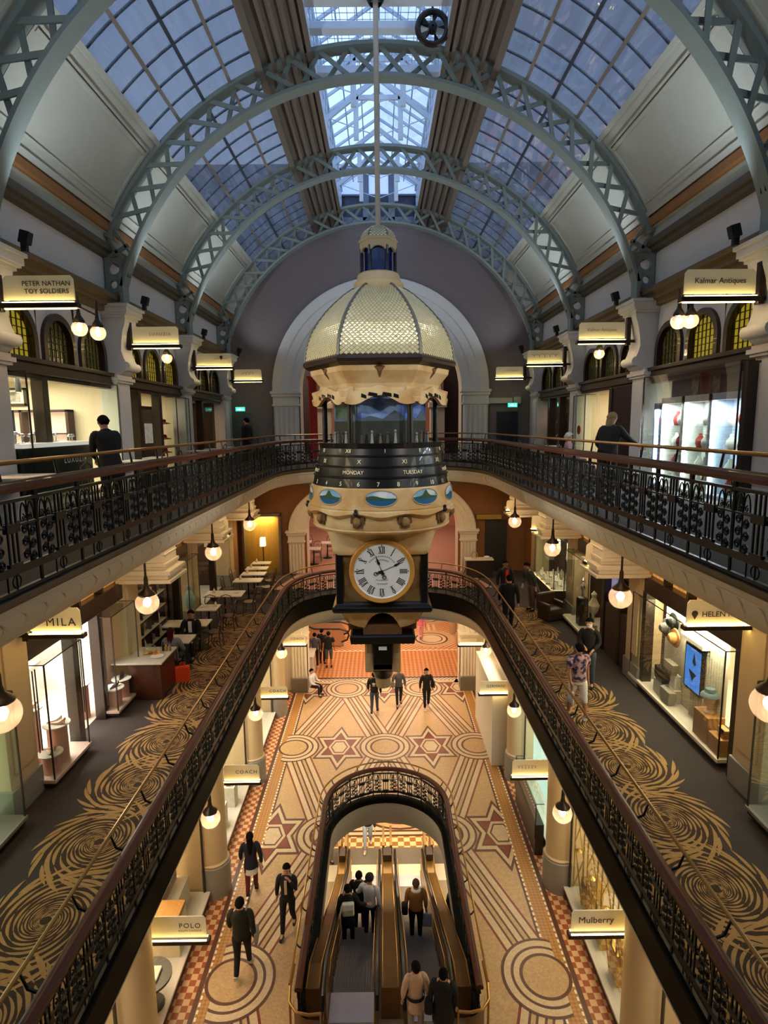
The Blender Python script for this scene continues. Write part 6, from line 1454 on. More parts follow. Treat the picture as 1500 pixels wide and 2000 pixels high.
# third right bay: bright jewellery window
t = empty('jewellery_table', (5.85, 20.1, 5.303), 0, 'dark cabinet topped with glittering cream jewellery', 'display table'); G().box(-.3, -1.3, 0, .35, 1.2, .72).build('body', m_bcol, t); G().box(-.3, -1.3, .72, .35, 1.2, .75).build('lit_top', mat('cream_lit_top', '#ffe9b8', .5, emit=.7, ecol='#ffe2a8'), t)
for i in range(22):
    g = G(); k = i % 3; g.lathe([(.06, 0), (.07, .015), (.04, .07), (.025, .14+.05*k), (.001, .16+.05*k)], 10) if k else g.tube([(.07*cos(a), .07*sin(a), .02) for a in [2*pi*j/12 for j in range(12)]], .018, 6, closed=True)
    prop('jewel_stand', g, (m_goldc, m_whv, m_cream)[i % 3], (5.62+.10*(i % 6), 18.9+.4*(i//4)+.09*(i % 4), 6.056), 'cream or gold jewel stand on the lit jewellery table', 'jewel stand', 'jewel stands on the lit table')
case(1, 5.6, 6.15, 18.75, 21.2, 6.07, 7.7, 'glass hood over the glittering jewellery table', .005, top=False)
lamp('window_light', 'AREA', (5.85, 20.0, 7.65), 34, (1, .87, .58), .3, sy=2.0)
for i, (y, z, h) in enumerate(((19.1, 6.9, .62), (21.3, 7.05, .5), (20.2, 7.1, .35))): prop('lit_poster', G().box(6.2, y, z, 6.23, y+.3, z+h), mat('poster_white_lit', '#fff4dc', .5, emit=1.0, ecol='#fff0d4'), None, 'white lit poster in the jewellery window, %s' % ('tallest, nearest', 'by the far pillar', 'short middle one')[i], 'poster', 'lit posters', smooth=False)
t = empty('brown_armchair', (5.35, 18.15, 5.303), .4, 'brown padded armchair beside the jewellery window', 'armchair'); G().box(-.32, -.3, .0, .32, .3, .40).build('seat', mat('brown_leather', '#3d2a20', .5), t, bevel=.06); G().box(-.34, .2, .3, .34, .36, .82).build('backrest', mat('brown_leather', '#3d2a20', .5), t, bevel=.06)
for sx in (-1, 1): G().box(sx*.30-.06, -.3, .3, sx*.30+.06, .3, .58).build('armrest', mat('brown_leather', '#3d2a20', .5), t, bevel=.04)
prop('service_door', G().box(4.35, 24.40, 5.31, 5.25, 24.48, 7.5), mat('charcoal_door', '#1d1916', .5), None, 'charcoal door in the brown end wall of the middle gallery', 'door', smooth=False)
prop('wall_unit', G().box(3.95, 24.32, 7.55, 5.0, 24.49, 7.75), m_goldc, None, 'long gold wall light beside the right fluted pilaster', 'wall light', smooth=False)
# ================================================================== GROUND FLOOR SHOPS
def low_pillar(s, y, x=4.32):
    g = G(); g.lathe([(.40, .0), (.40, .82), (.36, .84)], 24, m=1); g.lathe([(.36, .84), (.38, .88), (.34, .92), (.34, 4.3), (.42, 4.45), (.42, 4.9)], 24); g.box(.0, -.34, 0, 2.2, .34, 4.9); g.xf(lambda a, b, c: (s*(a+x), b+y, c)); struct(g.build('pillar', [m_pil1, m_grey], smooth=True))
def low_bay(s, y0, y1, mw, light, col, x0=4.48, sill=.28):
    g = G(); g.box(x0-.12, y0, 0, x0+.5, y1, sill-.06, 1); g.box(x0-.16, y0, sill-.06, x0+.5, y1, sill, 0); g.box(x0-.02, y0, 3.2, x0+.3, y1, 3.4, 1); g.box(x0, y0, 3.4, x0+.3, y1, 4.9, 1)
    for y in (y0+.02, y1-.02): g.box(x0-.05, y-.025, sill, x0, y+.025, 3.2, 1)
    w = struct(g.xf(sx_(s)).build(win(), [m_marble, m_bcol], bevel=.008))
    yy = [y0+(y1-y0)*i/3 for i in range(4)]
    for a, b in zip(yy, yy[1:]): G().add([(x0-.03, a, sill), (x0-.03, b, sill), (x0-.03, b, 3.2), (x0-.03, a, 3.2)], [(0, 1, 2, 3)]).xf(sx_(s)).build('shop_pane', m_case, w, fixn=False)
    shop_room(s, y0-.2, y1+.2, .0, 3.3, x0+.45, 7.2, mw, light, col, lx=5.6)
m_lime = mat('pale_mint_wall', '#cfe4d8', .6, var=.06)
for s in (-1, 1):
    for y in (8.7, 13.3, 17.9, 22.4): low_pillar(s, y)
    g = G(); g.box(4.35, -4, 0, 4.5, 4.5, 4.9); g.box(4.6, 22.8, 0, 4.75, 24.5, 4.9); struct(g.xf(sx_(s)).build('wall_flank', m_cream))
low_bay(-1, 4.7, 8.3, m_shopw, 60, WARM2); low_bay(1, 4.7, 8.3, m_shopw, 60, WARM2)
low_bay(-1, 9.1, 12.9, mat('tan_drape', '#d0b080', .8, var=.12), 120, WARM2); low_bay(-1, 13.7, 17.5, m_shopw, 130, (1, .9, .76)); low_bay(-1, 18.3, 22.0, m_shopw, 120, (1, .9, .76))
low_bay(1, 9.1, 12.9, mat('gold_display_wall', '#b8a468', .5, var=.15), 130, (1, .86, .56)); low_bay(1, 13.7, 17.5, m_lime, 120, (.86, 1, .95))
prop('white_hoarding', G().box(3.6, 18.5, 0.012, 5.2, 21.9, 2.75).box(4.2, 18.45, 0.012, 5.2, 21.95, 3.4), mat('hoarding_white', '#d9d3c3', .7, var=.03), None, 'plain white boxed hoarding around a closed shop at the far right', 'hoarding', smooth=False, bevel=.005)
# things in the ground floor windows
prop('round_table', G().lathe([(.001, .62), (.42, .62), (.42, .67), (.001, .67)], 28, m=0).lathe([(.1, .03), (.05, .1), (.05, .62)], 12, m=1).lathe([(.25, 0), (.25, .03), (.001, .035)], 16, m=1), [mat('dark_turntable', '#4a463c', .4), m_bronze], (-4.66, 10.05, .284), 'dark round table in the POLO window', 'table')
prop('tan_case', G().box(-.3, -.25, 0, .3, .25, .12), m_oak, (-4.75, 11.35, 1.1), 'open tan case with watches in the POLO window', 'case', smooth=False, bevel=.01); prop('case_stand', G().box(-.3, -.25, 0, .3, .25, .81), m_cream, (-4.75, 11.35, .284), 'cream plinth under the open tan case', 'plinth', smooth=False); prop('folded_shirt', G().box(-.2, -.16, 0, .2, .16, .06), m_whv, (-4.66, 10.05, .957), 'folded white shirt on the dark round table', 'shirt', smooth=False, bevel=.02)
t = empty('hanging_rug', (-5.0, 12.1, .9), 0, 'red brown woven rug in a cream frame next to the round pillar', 'rug'); G().box(-.02, -.5, 0, .0, .5, 2.2).build('frame', m_cream, t); G().box(0, -.45, .05, .02, .45, 2.15).build('weave', mat('woven_rug', '#7a2f22', .9, var=.2, col2='#a08a78', tex='brick', tscale=9), t)
prop('rug_ledge', G().box(-5.1, 11.5, .281, -4.75, 12.7, .89), m_marble, None, 'marble ledge under the woven rug', 'ledge', smooth=False)
for i, (x, y, m, lab) in enumerate(((-4.7, 14.6, m_iron, 'black bag near the nearest COACH sign'), (-4.75, 15.3, m_straw, 'grey bag in the middle of the COACH window'), (-4.7, 16.3, m_oak, 'tan bag towards the far end of the COACH window'))): bag(x, y, .9, .32, .26, .16, m, lab); prop('white_plinth', G().box(-.2, -.2, 0, .2, .2, .614), m_whv, (x, y, .284), 'white plinth under the %s' % lab.split(' near')[0].split(' in')[0].split(' towards')[0], 'plinth', 'white plinths', smooth=False)
for i in range(4):
    y = 9.6+.85*i; prop('gold_plinth', G().box(-.18, -.2, 0, .2, .2, .5+.22*(i % 2)), m_goldc, (4.72, y, .284), 'gold plinth in the Mulberry window, %s from the near pillar' % ('first', 'second', 'third', 'fourth')[i], 'plinth', 'gold plinths', smooth=False); bag(4.72, y, .787+.22*(i % 2), .3, .22, .14, (m_goldc, m_oak, m_iron, m_straw)[i], ('gilt bag', 'tan bag', 'black bag', 'grey bag')[i]+' on a gold plinth in the Mulberry window', mh=m_goldc)
    t = empty('gilt_lattice', (4.55, y+.42, .3), 0, 'gilt lattice screen in the Mulberry window, %s from the near pillar' % ('first', 'second', 'third', 'fourth')[i], 'screen', 'gilt lattices'); g = G()
    for a, b in (((0, -.3, 0), (0, .3, 1.2)), ((0, .3, 0), (0, -.3, 1.2)), ((0, -.3, 1.2), (0, .3, 2.4)), ((0, .3, 1.2), (0, -.3, 2.4)), ((0, -.3, 0), (0, -.3, 2.4)), ((0, .3, 0), (0, .3, 2.4))): g.tube([a, b], .018, 6)
    g.build('gilt_bars', m_goldc, t); G().lathe([(.001, 1.15), (.10, 1.2), (.001, 1.25)], 8).build('boss', m_goldc, t)
t = case(1, 3.98, 4.2, 14.3, 16.6, 0.012, 1.5, 'mint lit glass counter in the window beside the script sign', .9, basem=m_bcol)
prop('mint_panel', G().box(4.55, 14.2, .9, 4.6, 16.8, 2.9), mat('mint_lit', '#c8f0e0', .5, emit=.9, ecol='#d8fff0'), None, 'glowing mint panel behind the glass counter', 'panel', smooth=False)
# ================================================================== CAFE TABLES AND CHAIRS
m_ttop = mat('white_table_top', '#e6ddcc', .35, var=.03)
def table(x, y, zf, w, d, label, n_set=2, group='cafe tables'):
    t = empty('cafe_table', (x, y, zf), 0, label, 'table', group); G().box(-w/2, -d/2, .71, w/2, d/2, .745).build('table_top', m_ttop, t, bevel=.008)
    G().lathe([(.22, 0), (.22, .015), (.03, .05), (.025, .7), (.1, .71)], 14).build('pedestal', m_iron, t, smooth=True)
    return t
CH = []
def chair(x, y, zf, rz, label, group='bentwood cafe chairs'):
    if CH: return dup(CH[0], (x, y, zf), rz, label, group)
    t = empty('bentwood_chair', (x, y, zf), rz, label, 'chair', group); CH.append(t)
    G().lathe([(.001, .44), (.19, .44), (.205, .455), (.19, .47), (.001, .47)], 20).build('seat', m_wood, t, smooth=True)
    g = G(); g.tube([(-.17, .15, .46), (-.19, .20, .70), (-.15, .22, .88), (0, .23, .93), (.15, .22, .88), (.19, .20, .70), (.17, .15, .46)], .014, 6); g.tube([(-.09, .17, .46), (-.10, .20, .66), (0, .215, .77), (.10, .20, .66), (.09, .17, .46)], .011, 6); g.build('backrest', m_wood, t, smooth=True)
    for sx in (-1, 1):
        for sy in (-1, 1): G().tube([(sx*.14, sy*.14, .44), (sx*.18, sy*.18, 0)], [.016, .012], 6).build('leg', m_wood, t, smooth=True)
    G().tube([(.15*cos(a), .15*sin(a), .22) for a in [2*pi*i/16 for i in range(16)]], .009, 5, closed=True).build('stretcher', m_wood, t, smooth=True)
    return t
def setting(x, y, z, label, kind):
    if kind == 'glass': return prop('wine_glass', G().lathe([(.03, 0), (.004, .006), (.004, .07), (.03, .10), (.028, .15)], 10), m_case, (x, y, z), label, 'glass', 'glasses on the cafe tables')
    if kind == 'plate': return prop('plate', G().lathe([(.001, .004), (.06, .004), (.10, .018), (.10, .014), (.06, 0), (.001, 0)], 18), m_whv, (x, y, z), label, 'plate', 'plates on the cafe tables')
    return prop('menu_card', G().prism([(-.05, 0), (0, .14), (.05, 0)], -.06, .06, 0, lambda u, v, q: (u, q, v)), m_cream, (x, y, z), label, 'menu', 'menu cards on the cafe tables', smooth=False)
where = ('nearest of the cafe tables, with the seated couple', 'second cafe table, against the bookcase', 'third cafe table, beside the bookcase end', 'fourth cafe table, before the tall glass case', 'long fifth cafe table', 'sixth cafe table, in front of the dim window', 'seventh cafe table, toward the alcove', 'eighth cafe table, one before the alcove', 'last small cafe table right before the gold alcove')
TB = [(-5.35, 14.75, .7, .62), (-5.85, 15.95, .62, .6), (-5.22, 16.0, .6, .6), (-5.35, 17.4, .62, .62), (-5.25, 18.9, 1.25, .7), (-4.85, 20.6, 1.0, .55), (-4.85, 21.55, .9, .5), (-4.9, 22.4, .85, .5), (-4.9, 23.3, .75, .45)]
for i, (x, y, w, d) in enumerate(TB):
    table(x, y, 5.305, w, d, 'white cafe table on the left carpet, '+where[i], group='cafe tables of the middle gallery')
    for k, q in enumerate((('plate', 'plate', 'glass'), ('glass', 'glass', 'plate'), ('glass', 'plate', 'glass'), ('plate', 'glass', 'menu'), ('menu', 'glass', 'plate'), ('menu', 'glass'), ('menu', 'glass'), ('menu', 'plate'), ('menu',))[i]):
        setting(x-w*.3+w*.3*k, y+(-.1 if k % 2 else .1), 5.305+.748, '%s on the %s' % ({'glass': 'glass', 'plate': 'white plate', 'menu': 'folded menu card'}[q], where[i].replace('with the seated couple', 'by the couple')), q)
for i, (x, y, rz, lab) in enumerate(((-5.3, 14.05, pi, 'under the red haired woman'), (-5.25, 15.45, 0, 'under the man in the black jacket'), (-4.78, 16.05, -pi/2, 'at the third cafe table'), (-4.75, 17.5, -pi/2, 'at the fourth cafe table, rail side'), (-5.5, 18.35, pi, 'near side of the long table, left'), (-5.0, 18.35, pi, 'near side of the long table, right'), (-4.45, 18.9, -pi/2, 'at the rail end of the long table'), (-5.55, 20.5, pi/2, 'wall side of the sixth table'), (-5.5, 21.5, pi/2, 'wall side of the seventh table'), (-4.2, 20.7, -pi/2, 'rail side of the sixth table'), (-4.25, 21.6, -pi/2, 'rail side of the seventh table'))):
    chair(x, y, 5.305, rz, 'dark bentwood chair '+lab)
for i, (x, y) in enumerate(((-3.9, 26.2), (-3.1, 26.0), (-2.6, 27.3), (-3.7, 27.6))):
    table(x, y, 5.305, .65, .6, 'small white table beyond the arch on the pink floor, '+('left', 'round foot nearest', 'far right', 'far left')[i], group='tables beyond the arch'); chair(x+.1, y+.55, 5.305, 0, 'chair beyond the arch behind its white table, '+('left', 'nearest', 'far right', 'far left')[i], 'chairs beyond the arch')
t = empty('service_table', (3.95, 23.5, 5.305), 0, 'cream topped service table before the right fluted pilaster', 'table'); G().box(-.6, -.22, .72, .55, .22, .77).build('table_top', m_ttop, t); G().box(-.55, -.18, 0, .5, .18, .72).build('cabinet_body', m_bcol, t)
prop('wreath', G().tube([(.13*cos(a), 0, .13+.13*sin(a)) for a in [2*pi*i/16 for i in range(16)]], .02, 6, closed=True), m_oak, (3.75, 23.5, 6.077), 'round wicker ring on the service table', 'ornament'); prop('napkin', G().sphere((0, 0, .05), .1, 10, sc=(1.3, .8, .5)), m_whv, (4.25, 23.5, 6.077), 'white napkin bundle on the service table', 'napkin')
# pastry counter
t = empty('pastry_counter', (-5.62, 13.0, 5.305), 0, 'reddish wooden pastry counter with marble top at the head of the cafe', 'counter'); G().box(-.25, -.2, 0, .5, .72, .86).build('body', mat('red_brown_wood', '#4a2213', .35, var=.25, scale=4, stretch=(1, 8, 1), coat=.3), t, bevel=.01); G().box(-.6, -.25, .86, .55, .78, .90).build('counter_top', m_marble, t, bevel=.006)
prop('cake_dome', G().lathe([(.16, 0), (.16, .1), (.12, .18), (.03, .22), (.015, .25), (.001, .26)], 20), m_case, (-5.55, 13.35, 6.21), 'glass cake dome on the pastry counter', 'cake dome')
for i in range(5): prop('pastry', G().sphere((0, 0, .03), .05, 8, sc=(1.2, 1, .6), h=6), mat('pastry_%d' % (i % 2), ('#d9a04a', '#b8742f')[i % 2], .7), (-5.62+.07*i, 13.27+.06*(i % 3), 6.212), 'golden pastry under or beside the glass dome', 'pastry', 'pastries on the counter')
for i in range(3): prop('bottle', G().lathe([(.03, 0), (.03, .13), (.012, .17), (.012, .22), (.001, .22)], 10), (m_iron, m_goldc, m_brown)[i], (-5.3+.08*i, 13.5, 6.21), ('black', 'golden', 'brown')[i]+' bottle on the pastry counter', 'bottle', 'bottles on the pastry counter')
prop('serving_plate', G().lathe([(.001, .004), (.09, .004), (.15, .02), (.15, .016), (.09, 0), (.001, 0)], 20), m_whv, (-5.32, 13.15, 6.206), 'oval white serving plate on the pastry counter', 'plate')
t = empty('shopping_bag', (-4.98, 13.8, 5.305), .25, 'bright orange shopping bag on the carpet beside the seated woman', 'bag'); G().box(-.17, -.08, 0, .17, .08, .38).build('bag_body', mat('orange_bag', '#e0481a', .6, emit=.0), t, bevel=.012)
for sy in (-1, 1): G().tube([(-.07, sy*.06, .38), (-.05, sy*.05, .46), (.05, sy*.05, .46), (.07, sy*.06, .38)], .008, 5).build('handle', mat('orange_bag', '#e0481a', .6), t)
prop('bin', G().lathe([(.13, 0), (.15, .5), (.14, .5), (.12, .02)], 16), m_chrome, (-5.75, 12.62+.05, 5.312) if 0 else (-6.02, 13.6, 5.312), 'small metal bin by the pastry counter', 'bin') if 0 else None
# top gallery cafe
for i, (x, y, w) in enumerate(((-5.35, 9.05, .95), (-5.35, 12.9, .6), (-5.35, 14.2, .6), (-5.5, 17.9, .6), (-5.4, 19.2, .6), (-5.3, 20.5, .6), (5.2, 18.7, .8), (5.1, 14.9, .6), (4.8, 13.6, .6))):
    table(x, y, 10.055, w, .6, 'white cafe table of the top gallery, '+('nearest left', 'second left, behind the man in black', 'third left', 'fourth left', 'fifth left', 'sixth left, farthest', 'farthest right', 'middle right', 'beside the leaning woman')[i], group='cafe tables of the top gallery')
for i, (x, y, rz, lab) in enumerate(((-4.75, 9.0, -pi/2, 'nearest left, seen over the rail'), (-4.85, 12.6, -pi/2, 'behind the man in black'), (-4.85, 13.5, -pi/2, 'with the round back lit from the window'), (-4.95, 17.9, -pi/2, 'fourth left'), (-4.85, 19.2, -pi/2, 'fifth left'), (4.55, 18.6, pi/2, 'farthest right'), (4.55, 14.4, 1.2, 'under the figure in dusty pink'), (4.5, 15.4, pi/2, 'middle right'))): chair(x, y, 10.055, rz, 'bentwood chair of the top gallery, '+lab, 'chairs of the top gallery')
# ================================================================== PEOPLE
YS = .80                                    # bodies are built round, then flattened front to back
def skin(name, chains, m, parent, sub=1, root=None):
    """chains: lists of (point, radius); equal points are welded; grown with a Skin modifier"""
    V = []; idx = {}; E = []; R = []
    def vid(p, r):
        k = tuple(round(c, 3) for c in p)
        if k not in idx: idx[k] = len(V); V.append((p[0], p[1]/YS, p[2])); R.append(r)
        return idx[k]
    for ch in chains:
        prev = None
        for p, r in ch:
            i = vid(p, r)
            if prev is not None and prev != i and (prev, i) not in E and (i, prev) not in E: E.append((prev, i))
            prev = i
    me = bpy.data.meshes.new(name); me.from_pydata(V, E, []); me.materials.append(m)
    o = bpy.data.objects.new(name, me); C.objects.link(o); o.parent = parent; o.scale = (1, YS, 1)
    md = o.modifiers.new('skin', 'SKIN'); md.use_smooth_shade = True
    sv = me.skin_vertices[0].data
    for i, r in enumerate(R): sv[i].radius = (r, r); sv[i].use_root = (i == 0)
    sb = o.modifiers.new('sub', 'SUBSURF'); sb.levels = sub; sb.render_levels = sub
    return o
def lerp(a, b, t): return tuple(a[i]+(b[i]-a[i])*t for i in range(3))
m_skins = [mat('skin_light', '#c99a7c', .55, var=.06), mat('skin_tan', '#a8744e', .55, var=.06), mat('skin_dark', '#6b432c', .55, var=.06)]
def cloth(c): return mat('cloth_'+c.strip('#'), c, .85, var=.14, scale=20, bump=.12, bscale=30)
def pose_stand(dx=0): return {}
def pose_walk(k=1.0, ph=1):
    return dict(kl=(-.09, -.14*k*ph, .49), al=(-.09, -.24*k*ph+(.0 if ph > 0 else 0), .09 if ph > 0 else .16), kr=(.09, .04*k if ph > 0 else -.14*k, .48), ar=(.09, .26*k*ph, .16 if ph > 0 else .09),
                el=(-.25, .10*k*ph, 1.12), wl=(-.26, .06*k*ph, .86), er=(.25, -.08*k*ph, 1.12), wr=(.25, -.20*k*ph, .90))
def pose_sit(seat=.46):
    d = seat-.92
    return dict(dz=d+.04, kl=(-.12, -.42, seat+.04), al=(-.12, -.40, .09), kr=(.12, -.42, seat+.04), ar=(.12, -.38, .09), el=(-.26, -.10, 1.10), wl=(-.17, -.32, 1.05), er=(.26, -.10, 1.10), wr=(.17, -.32, 1.05))
def person(loc, rz, label, skin_i=0, top='#1a1a1c', bottom='#16161a', shoes='#222222', hair='#15110f', pose=None, H=1.70, build_=1.0, sleeve=1, short=0, longhair=0, hat=None, mask=None, coat=0, female=0, lean=0, collar=None, extra=None, topname='jacket', group=None, gaze=0):
    P = pose or {}; t = empty('person', loc, rz, label, 'person', group); k = H/1.70; t.scale = (k, k, k); dz = P.get('dz', 0); b = build_
    ms = m_skins[skin_i]
    def U(p):       # upper body points: lowered when sitting, leaning forward about the hips
        x, y, z = p; zz = z-.95; y2 = y*cos(lean)-zz*sin(lean); z2 = zz*cos(lean)+y*sin(lean); return (x, y2, z2+.95+dz)
    def L(n, d): return P.get(n, d)
    uc = U((0, .005, 1.375)); pel = (0, 0, .95+dz); wa = U((0, .0, 1.08)); ch = U((0, .0, 1.30)); nk = U((0, .015, 1.455)); hb = U((0, -.005, 1.53)); hc = U((0, -.015, 1.59)); ht = U((0, -.01, 1.655))
    sw = .165 if female else .19
    S_ = {}
    for s, q in ((-1, 'l'), (1, 'r')):
        S_[q] = dict(sh=U((s*sw, 0, 1.385)), el=U(L('e'+q, (s*.245, .03, 1.12))), wr=U(L('w'+q, (s*.25, -.04, .87))), hip=(s*.095, 0, .88+dz), kn=L('k'+q, (s*.10, -.01, .49)), an=L('a'+q, (s*.10, .03, .09)))
    for q in 'lr':
        if 'W'+q in P: S_[q]['wr'] = P['W'+q]
        if 'E'+q in P: S_[q]['el'] = P['E'+q]
    body = [[(pel, .10*b), (wa, .092*b), (ch, .105*b), (uc, .085*b), (nk, .055), (hb, .072), (hc, .092), (ht, .078)]]
    for s, q in ((-1, 'l'), (1, 'r')):
        j = S_[q]; body.append([(uc, .085*b), (j['sh'], .052*b), (lerp(j['sh'], j['el'], .5), .047), (j['el'], .039), (lerp(j['el'], j['wr'], .4), .036), (j['wr'], .025)])
        d = Vector(j['wr'])-Vector(j['el']); d.normalize(); a = Vector((s*.3, -.9, .1)); a = (a-d*a.dot(d)).normalized(); c = d.cross(a)
        w = Vector(j['wr']); pm = w+d*.045; body.append([(j['wr'], .025), (tuple(pm), .027)])
        for f in range(4):
            o = a*(-.027+.018*f); Ln = (.062, .078, .074, .055)[f]; k1 = pm+o+d*.035; body.append([(tuple(pm), .027), (tuple(k1), .0105), (tuple(k1+d*Ln*.5-c*s*.012), .0095), (tuple(k1+d*Ln*.85-c*s*.035), .008)])
        th = w+d*.02-a*.0+(a*-.035); body.append([(j['wr'], .025), (tuple(th), .012), (tuple(th+d*.035-a*.012-c*s*.012), .0105), (tuple(th+d*.058-a*.008-c*s*.02), .009)])
        toe = (j['an'][0]+s*.02, j['an'][1]-.15, max(.03, j['an'][2]-.06)); body.append([(pel, .10*b), (j['hip'], .083*b), (lerp(j['hip'], j['kn'], .5), .073*b), (j['kn'], .056), (lerp(j['kn'], j['an'], .4), .053), (j['an'], .036), (toe, .03)])
    skin('body', body, ms, t)
    g = G()                                              # face
    f0 = Vector(hc); e = .085
    def F(x, z, y=0): p = U((x, -.015-e+y, 1.59+z)); return p
    g.sphere(F(0, -.015, -.012), .014, 6, 0, (1, 1, 1.5), 5); 
    for s in (-1, 1): g.sphere(F(s*.032, .012, .006), .009, 6, 1, h=5); g.sphere(U((s*.088, .0, 1.585)), .02, 6, 0, (.4, 1, 1.4), 5)
    g.sphere(F(0, -.052, .004), .012, 6, 2, (1.8, .5, .5), 5); g.build('face', [ms, mat('eye_dark', '#1a1412', .3), mat('lips', '#8a4a40', .5)], t, smooth='all')
    if mask: G().lathe([(.001, -.055), (.05, -.05), (.062, -.01), (.055, .03), (.03, .036)], 10, a0=pi*1.05, a1=pi*1.95).xf(lambda x, y, z: U((x*1.05, y*1.25-.035, 1.555+z))).build('face_mask', mat('mask_white', '#e8e8e6', .8), t, smooth=True, fixn=False)
    # clothes
    def fin(g, name, m): o = g.build(name, m, t, smooth='all', fixn=False); sb = o.modifiers.new('sub', 'SUBSURF'); sb.levels = sb.render_levels = 1; return o
    def torso(rows, n=12): g = G(); g.sweep([[U((rx*cos(2*pi*i/n), ry*sin(2*pi*i/n)+yo, z)) for i in range(n)] for z, rx, ry, yo in rows], 0); return g
    f_ = .93 if female else 1; W_ = lambda v: v*b
    rows = [(.84, W_(.168), W_(.128), .0), (.96, W_(.165), W_(.122), .0), (1.08, W_(.150)*f_, W_(.110), .0), (1.22, W_(.176), W_(.124), .0), (1.32, W_(.205)*f_, W_(.122), .005), (1.385, W_(.205)*f_, W_(.108), .01), (1.418, W_(.150)*f_, .098), (1.452, .080, .080), (1.478, .070, .072)]
    rows = [r if len(r) == 4 else r+(.012,) for r in rows]
    if coat: rows = [(.95-.72*coat, W_(.20), W_(.16), .0), (.95-.4*coat, W_(.185), W_(.145), .0)]+rows[1:]
    g = torso(rows)
    for q in 'lr':
        j = S_[q]; s0 = lerp(j['sh'], U((0, 0, 1.34)), .5)
        if sleeve > .55: g.tube([s0, j['sh'], lerp(j['sh'], j['el'], .18), lerp(j['sh'], j['el'], .6), j['el'], lerp(j['el'], j['wr'], .4), lerp(j['el'], j['wr'], sleeve*.97)], [.085*b**.5, .084*b**.5, .076*b**.5, .066, .058, .052, .042], 10)
        else: g.tube([s0, j['sh'], lerp(j['sh'], j['el'], .2), lerp(j['sh'], j['el'], .8)], [.085, .084, .080, .074], 10)
    fin(g, topname, cloth(top) if isinstance(top, str) else top)
    g = G(); n = 12; g.sweep([[(rx*cos(2*pi*i/n), ry*sin(2*pi*i/n), z+dz) for i in range(n)] for z, rx, ry in ((.80, W_(.10), W_(.09)), (.84, W_(.150), W_(.116)), (.92, W_(.158), W_(.116)), (1.02, W_(.142), W_(.10)))], 0)
    for q in 'lr':
        j = S_[q]; h0 = (j['hip'][0], j['hip'][1], j['hip'][2]+.04)
        pts = [(h0, .098*b), (lerp(h0, j['kn'], .3), .092*b), (lerp(h0, j['kn'], .7), .078*b**.5)]
        if short >= .9: pts.append((lerp(h0, j['kn'], .9), .078))
        else: pts += [(j['kn'], .068)]+([(lerp(j['kn'], j['an'], .4), .064), (lerp(j['kn'], j['an'], .85), .054), (lerp(j['kn'], j['an'], .97), .055)] if not short else [(lerp(j['kn'], j['an'], .25), .066)])
        g.tube([p for p, _ in pts], [r for _, r in pts], 10)
    fin(g, 'trousers', cloth(bottom))
    for s, q in ((-1, 'l'), (1, 'r')):
        a = S_[q]['an']; skin('shoe', [[((a[0], a[1]+.03, a[2]-.035), .045), ((a[0]+s*.01, a[1]-.07, max(.04, a[2]-.05)), .046), ((a[0]+s*.02, a[1]-.16, max(.035, a[2]-.06)), .037)], [((a[0], a[1]+.03, a[2]-.035), .045), ((a[0], a[1]+.01, a[2]+.03), .044)]], cloth(shoes), t)
    hm = mat('hair_'+hair.strip('#'), hair, .95, var=.25, scale=30, spec=.08)
    if not hat:
        g = G(); n, h = 14, 7
        R = []
        for i in range(h+1):
            a = pi/2*i/h*1.48
            R.append([(sin(a)*.094*cos(2*pi*q/n), sin(a)*.108*sin(2*pi*q/n)+.020+(.0 if cos(a) > .2 else .02), cos(a)*.105+.010) for q in range(n)])
        g.sweep(R, 0, cap=False); g.xf(lambda x, y, z: U((x*(1 if z > -.03 else .82), min(y, .085 if z < -.04 else 1)-.01, 1.60+(max(z, .045) if y < -.03 else max(z, -.01) if y < .02 else max(z, -.085))))).build('hair', hm, t, smooth='all')
        if longhair: skin('long_hair', [[(U((0, .03, 1.64)), .085), (U((0, .065, 1.53)), .085), (U((0, .085, 1.42)), .08), (U((0, .10, 1.42-longhair)), .045)]], hm, t)
    else:
        G().lathe([(.105, -.015), (.11, .03), (.095, .08), (.05, .115), (.001, .12)], 16, ry=1.12).xf(lambda x, y, z: U((x, y+.0, 1.625+z))).build('cap', cloth(hat), t, smooth=True)
    if collar: G().tube([U((.085*cos(a), .03+.095*sin(a), 1.435+.03*sin(a))) for a in [2*pi*i/16 for i in range(16)]], .042, 8, closed=True).build('fur_collar', cloth(collar), t, smooth=True)
    if extra: extra(t, U, S_)
    return t
def backpack(c, w=.26, h=.36, y=.17, panel=None):
    def f(t, U, S_):
        g = G(); g.box(-w/2, y-.06, 1.0, w/2, y+.07, 1.0+h); g.xf(lambda x, a, z: U((x, a, z))).build('backpack', cloth(c), t, bevel=.035)
        if panel: g = G(); g.box(-w/2+.03, y+.07, 1.03, w/2-.03, y+.085, 1.2); g.xf(lambda x, a, z: U((x, a, z))).build('pocket', cloth(panel), t.children[-1], bevel=.01)
    return f
def shoulder_bag(c, s=1, z=.98):
    def f(t, U, S_): G().box(s*.20, -.02, z-.14, s*.36, .16, z+.14).build('shoulder_bag', cloth(c), t, bevel=.04); G().tube([(s*.24, .07, z+.1), U((s*.20, .06, 1.3)), U((s*.14, 0, 1.46)), U((s*.2, -.08, 1.3)), (s*.26, .03, z+.1)], .013, 6).build('bag_strap', cloth(c), t, smooth=True)
    return f
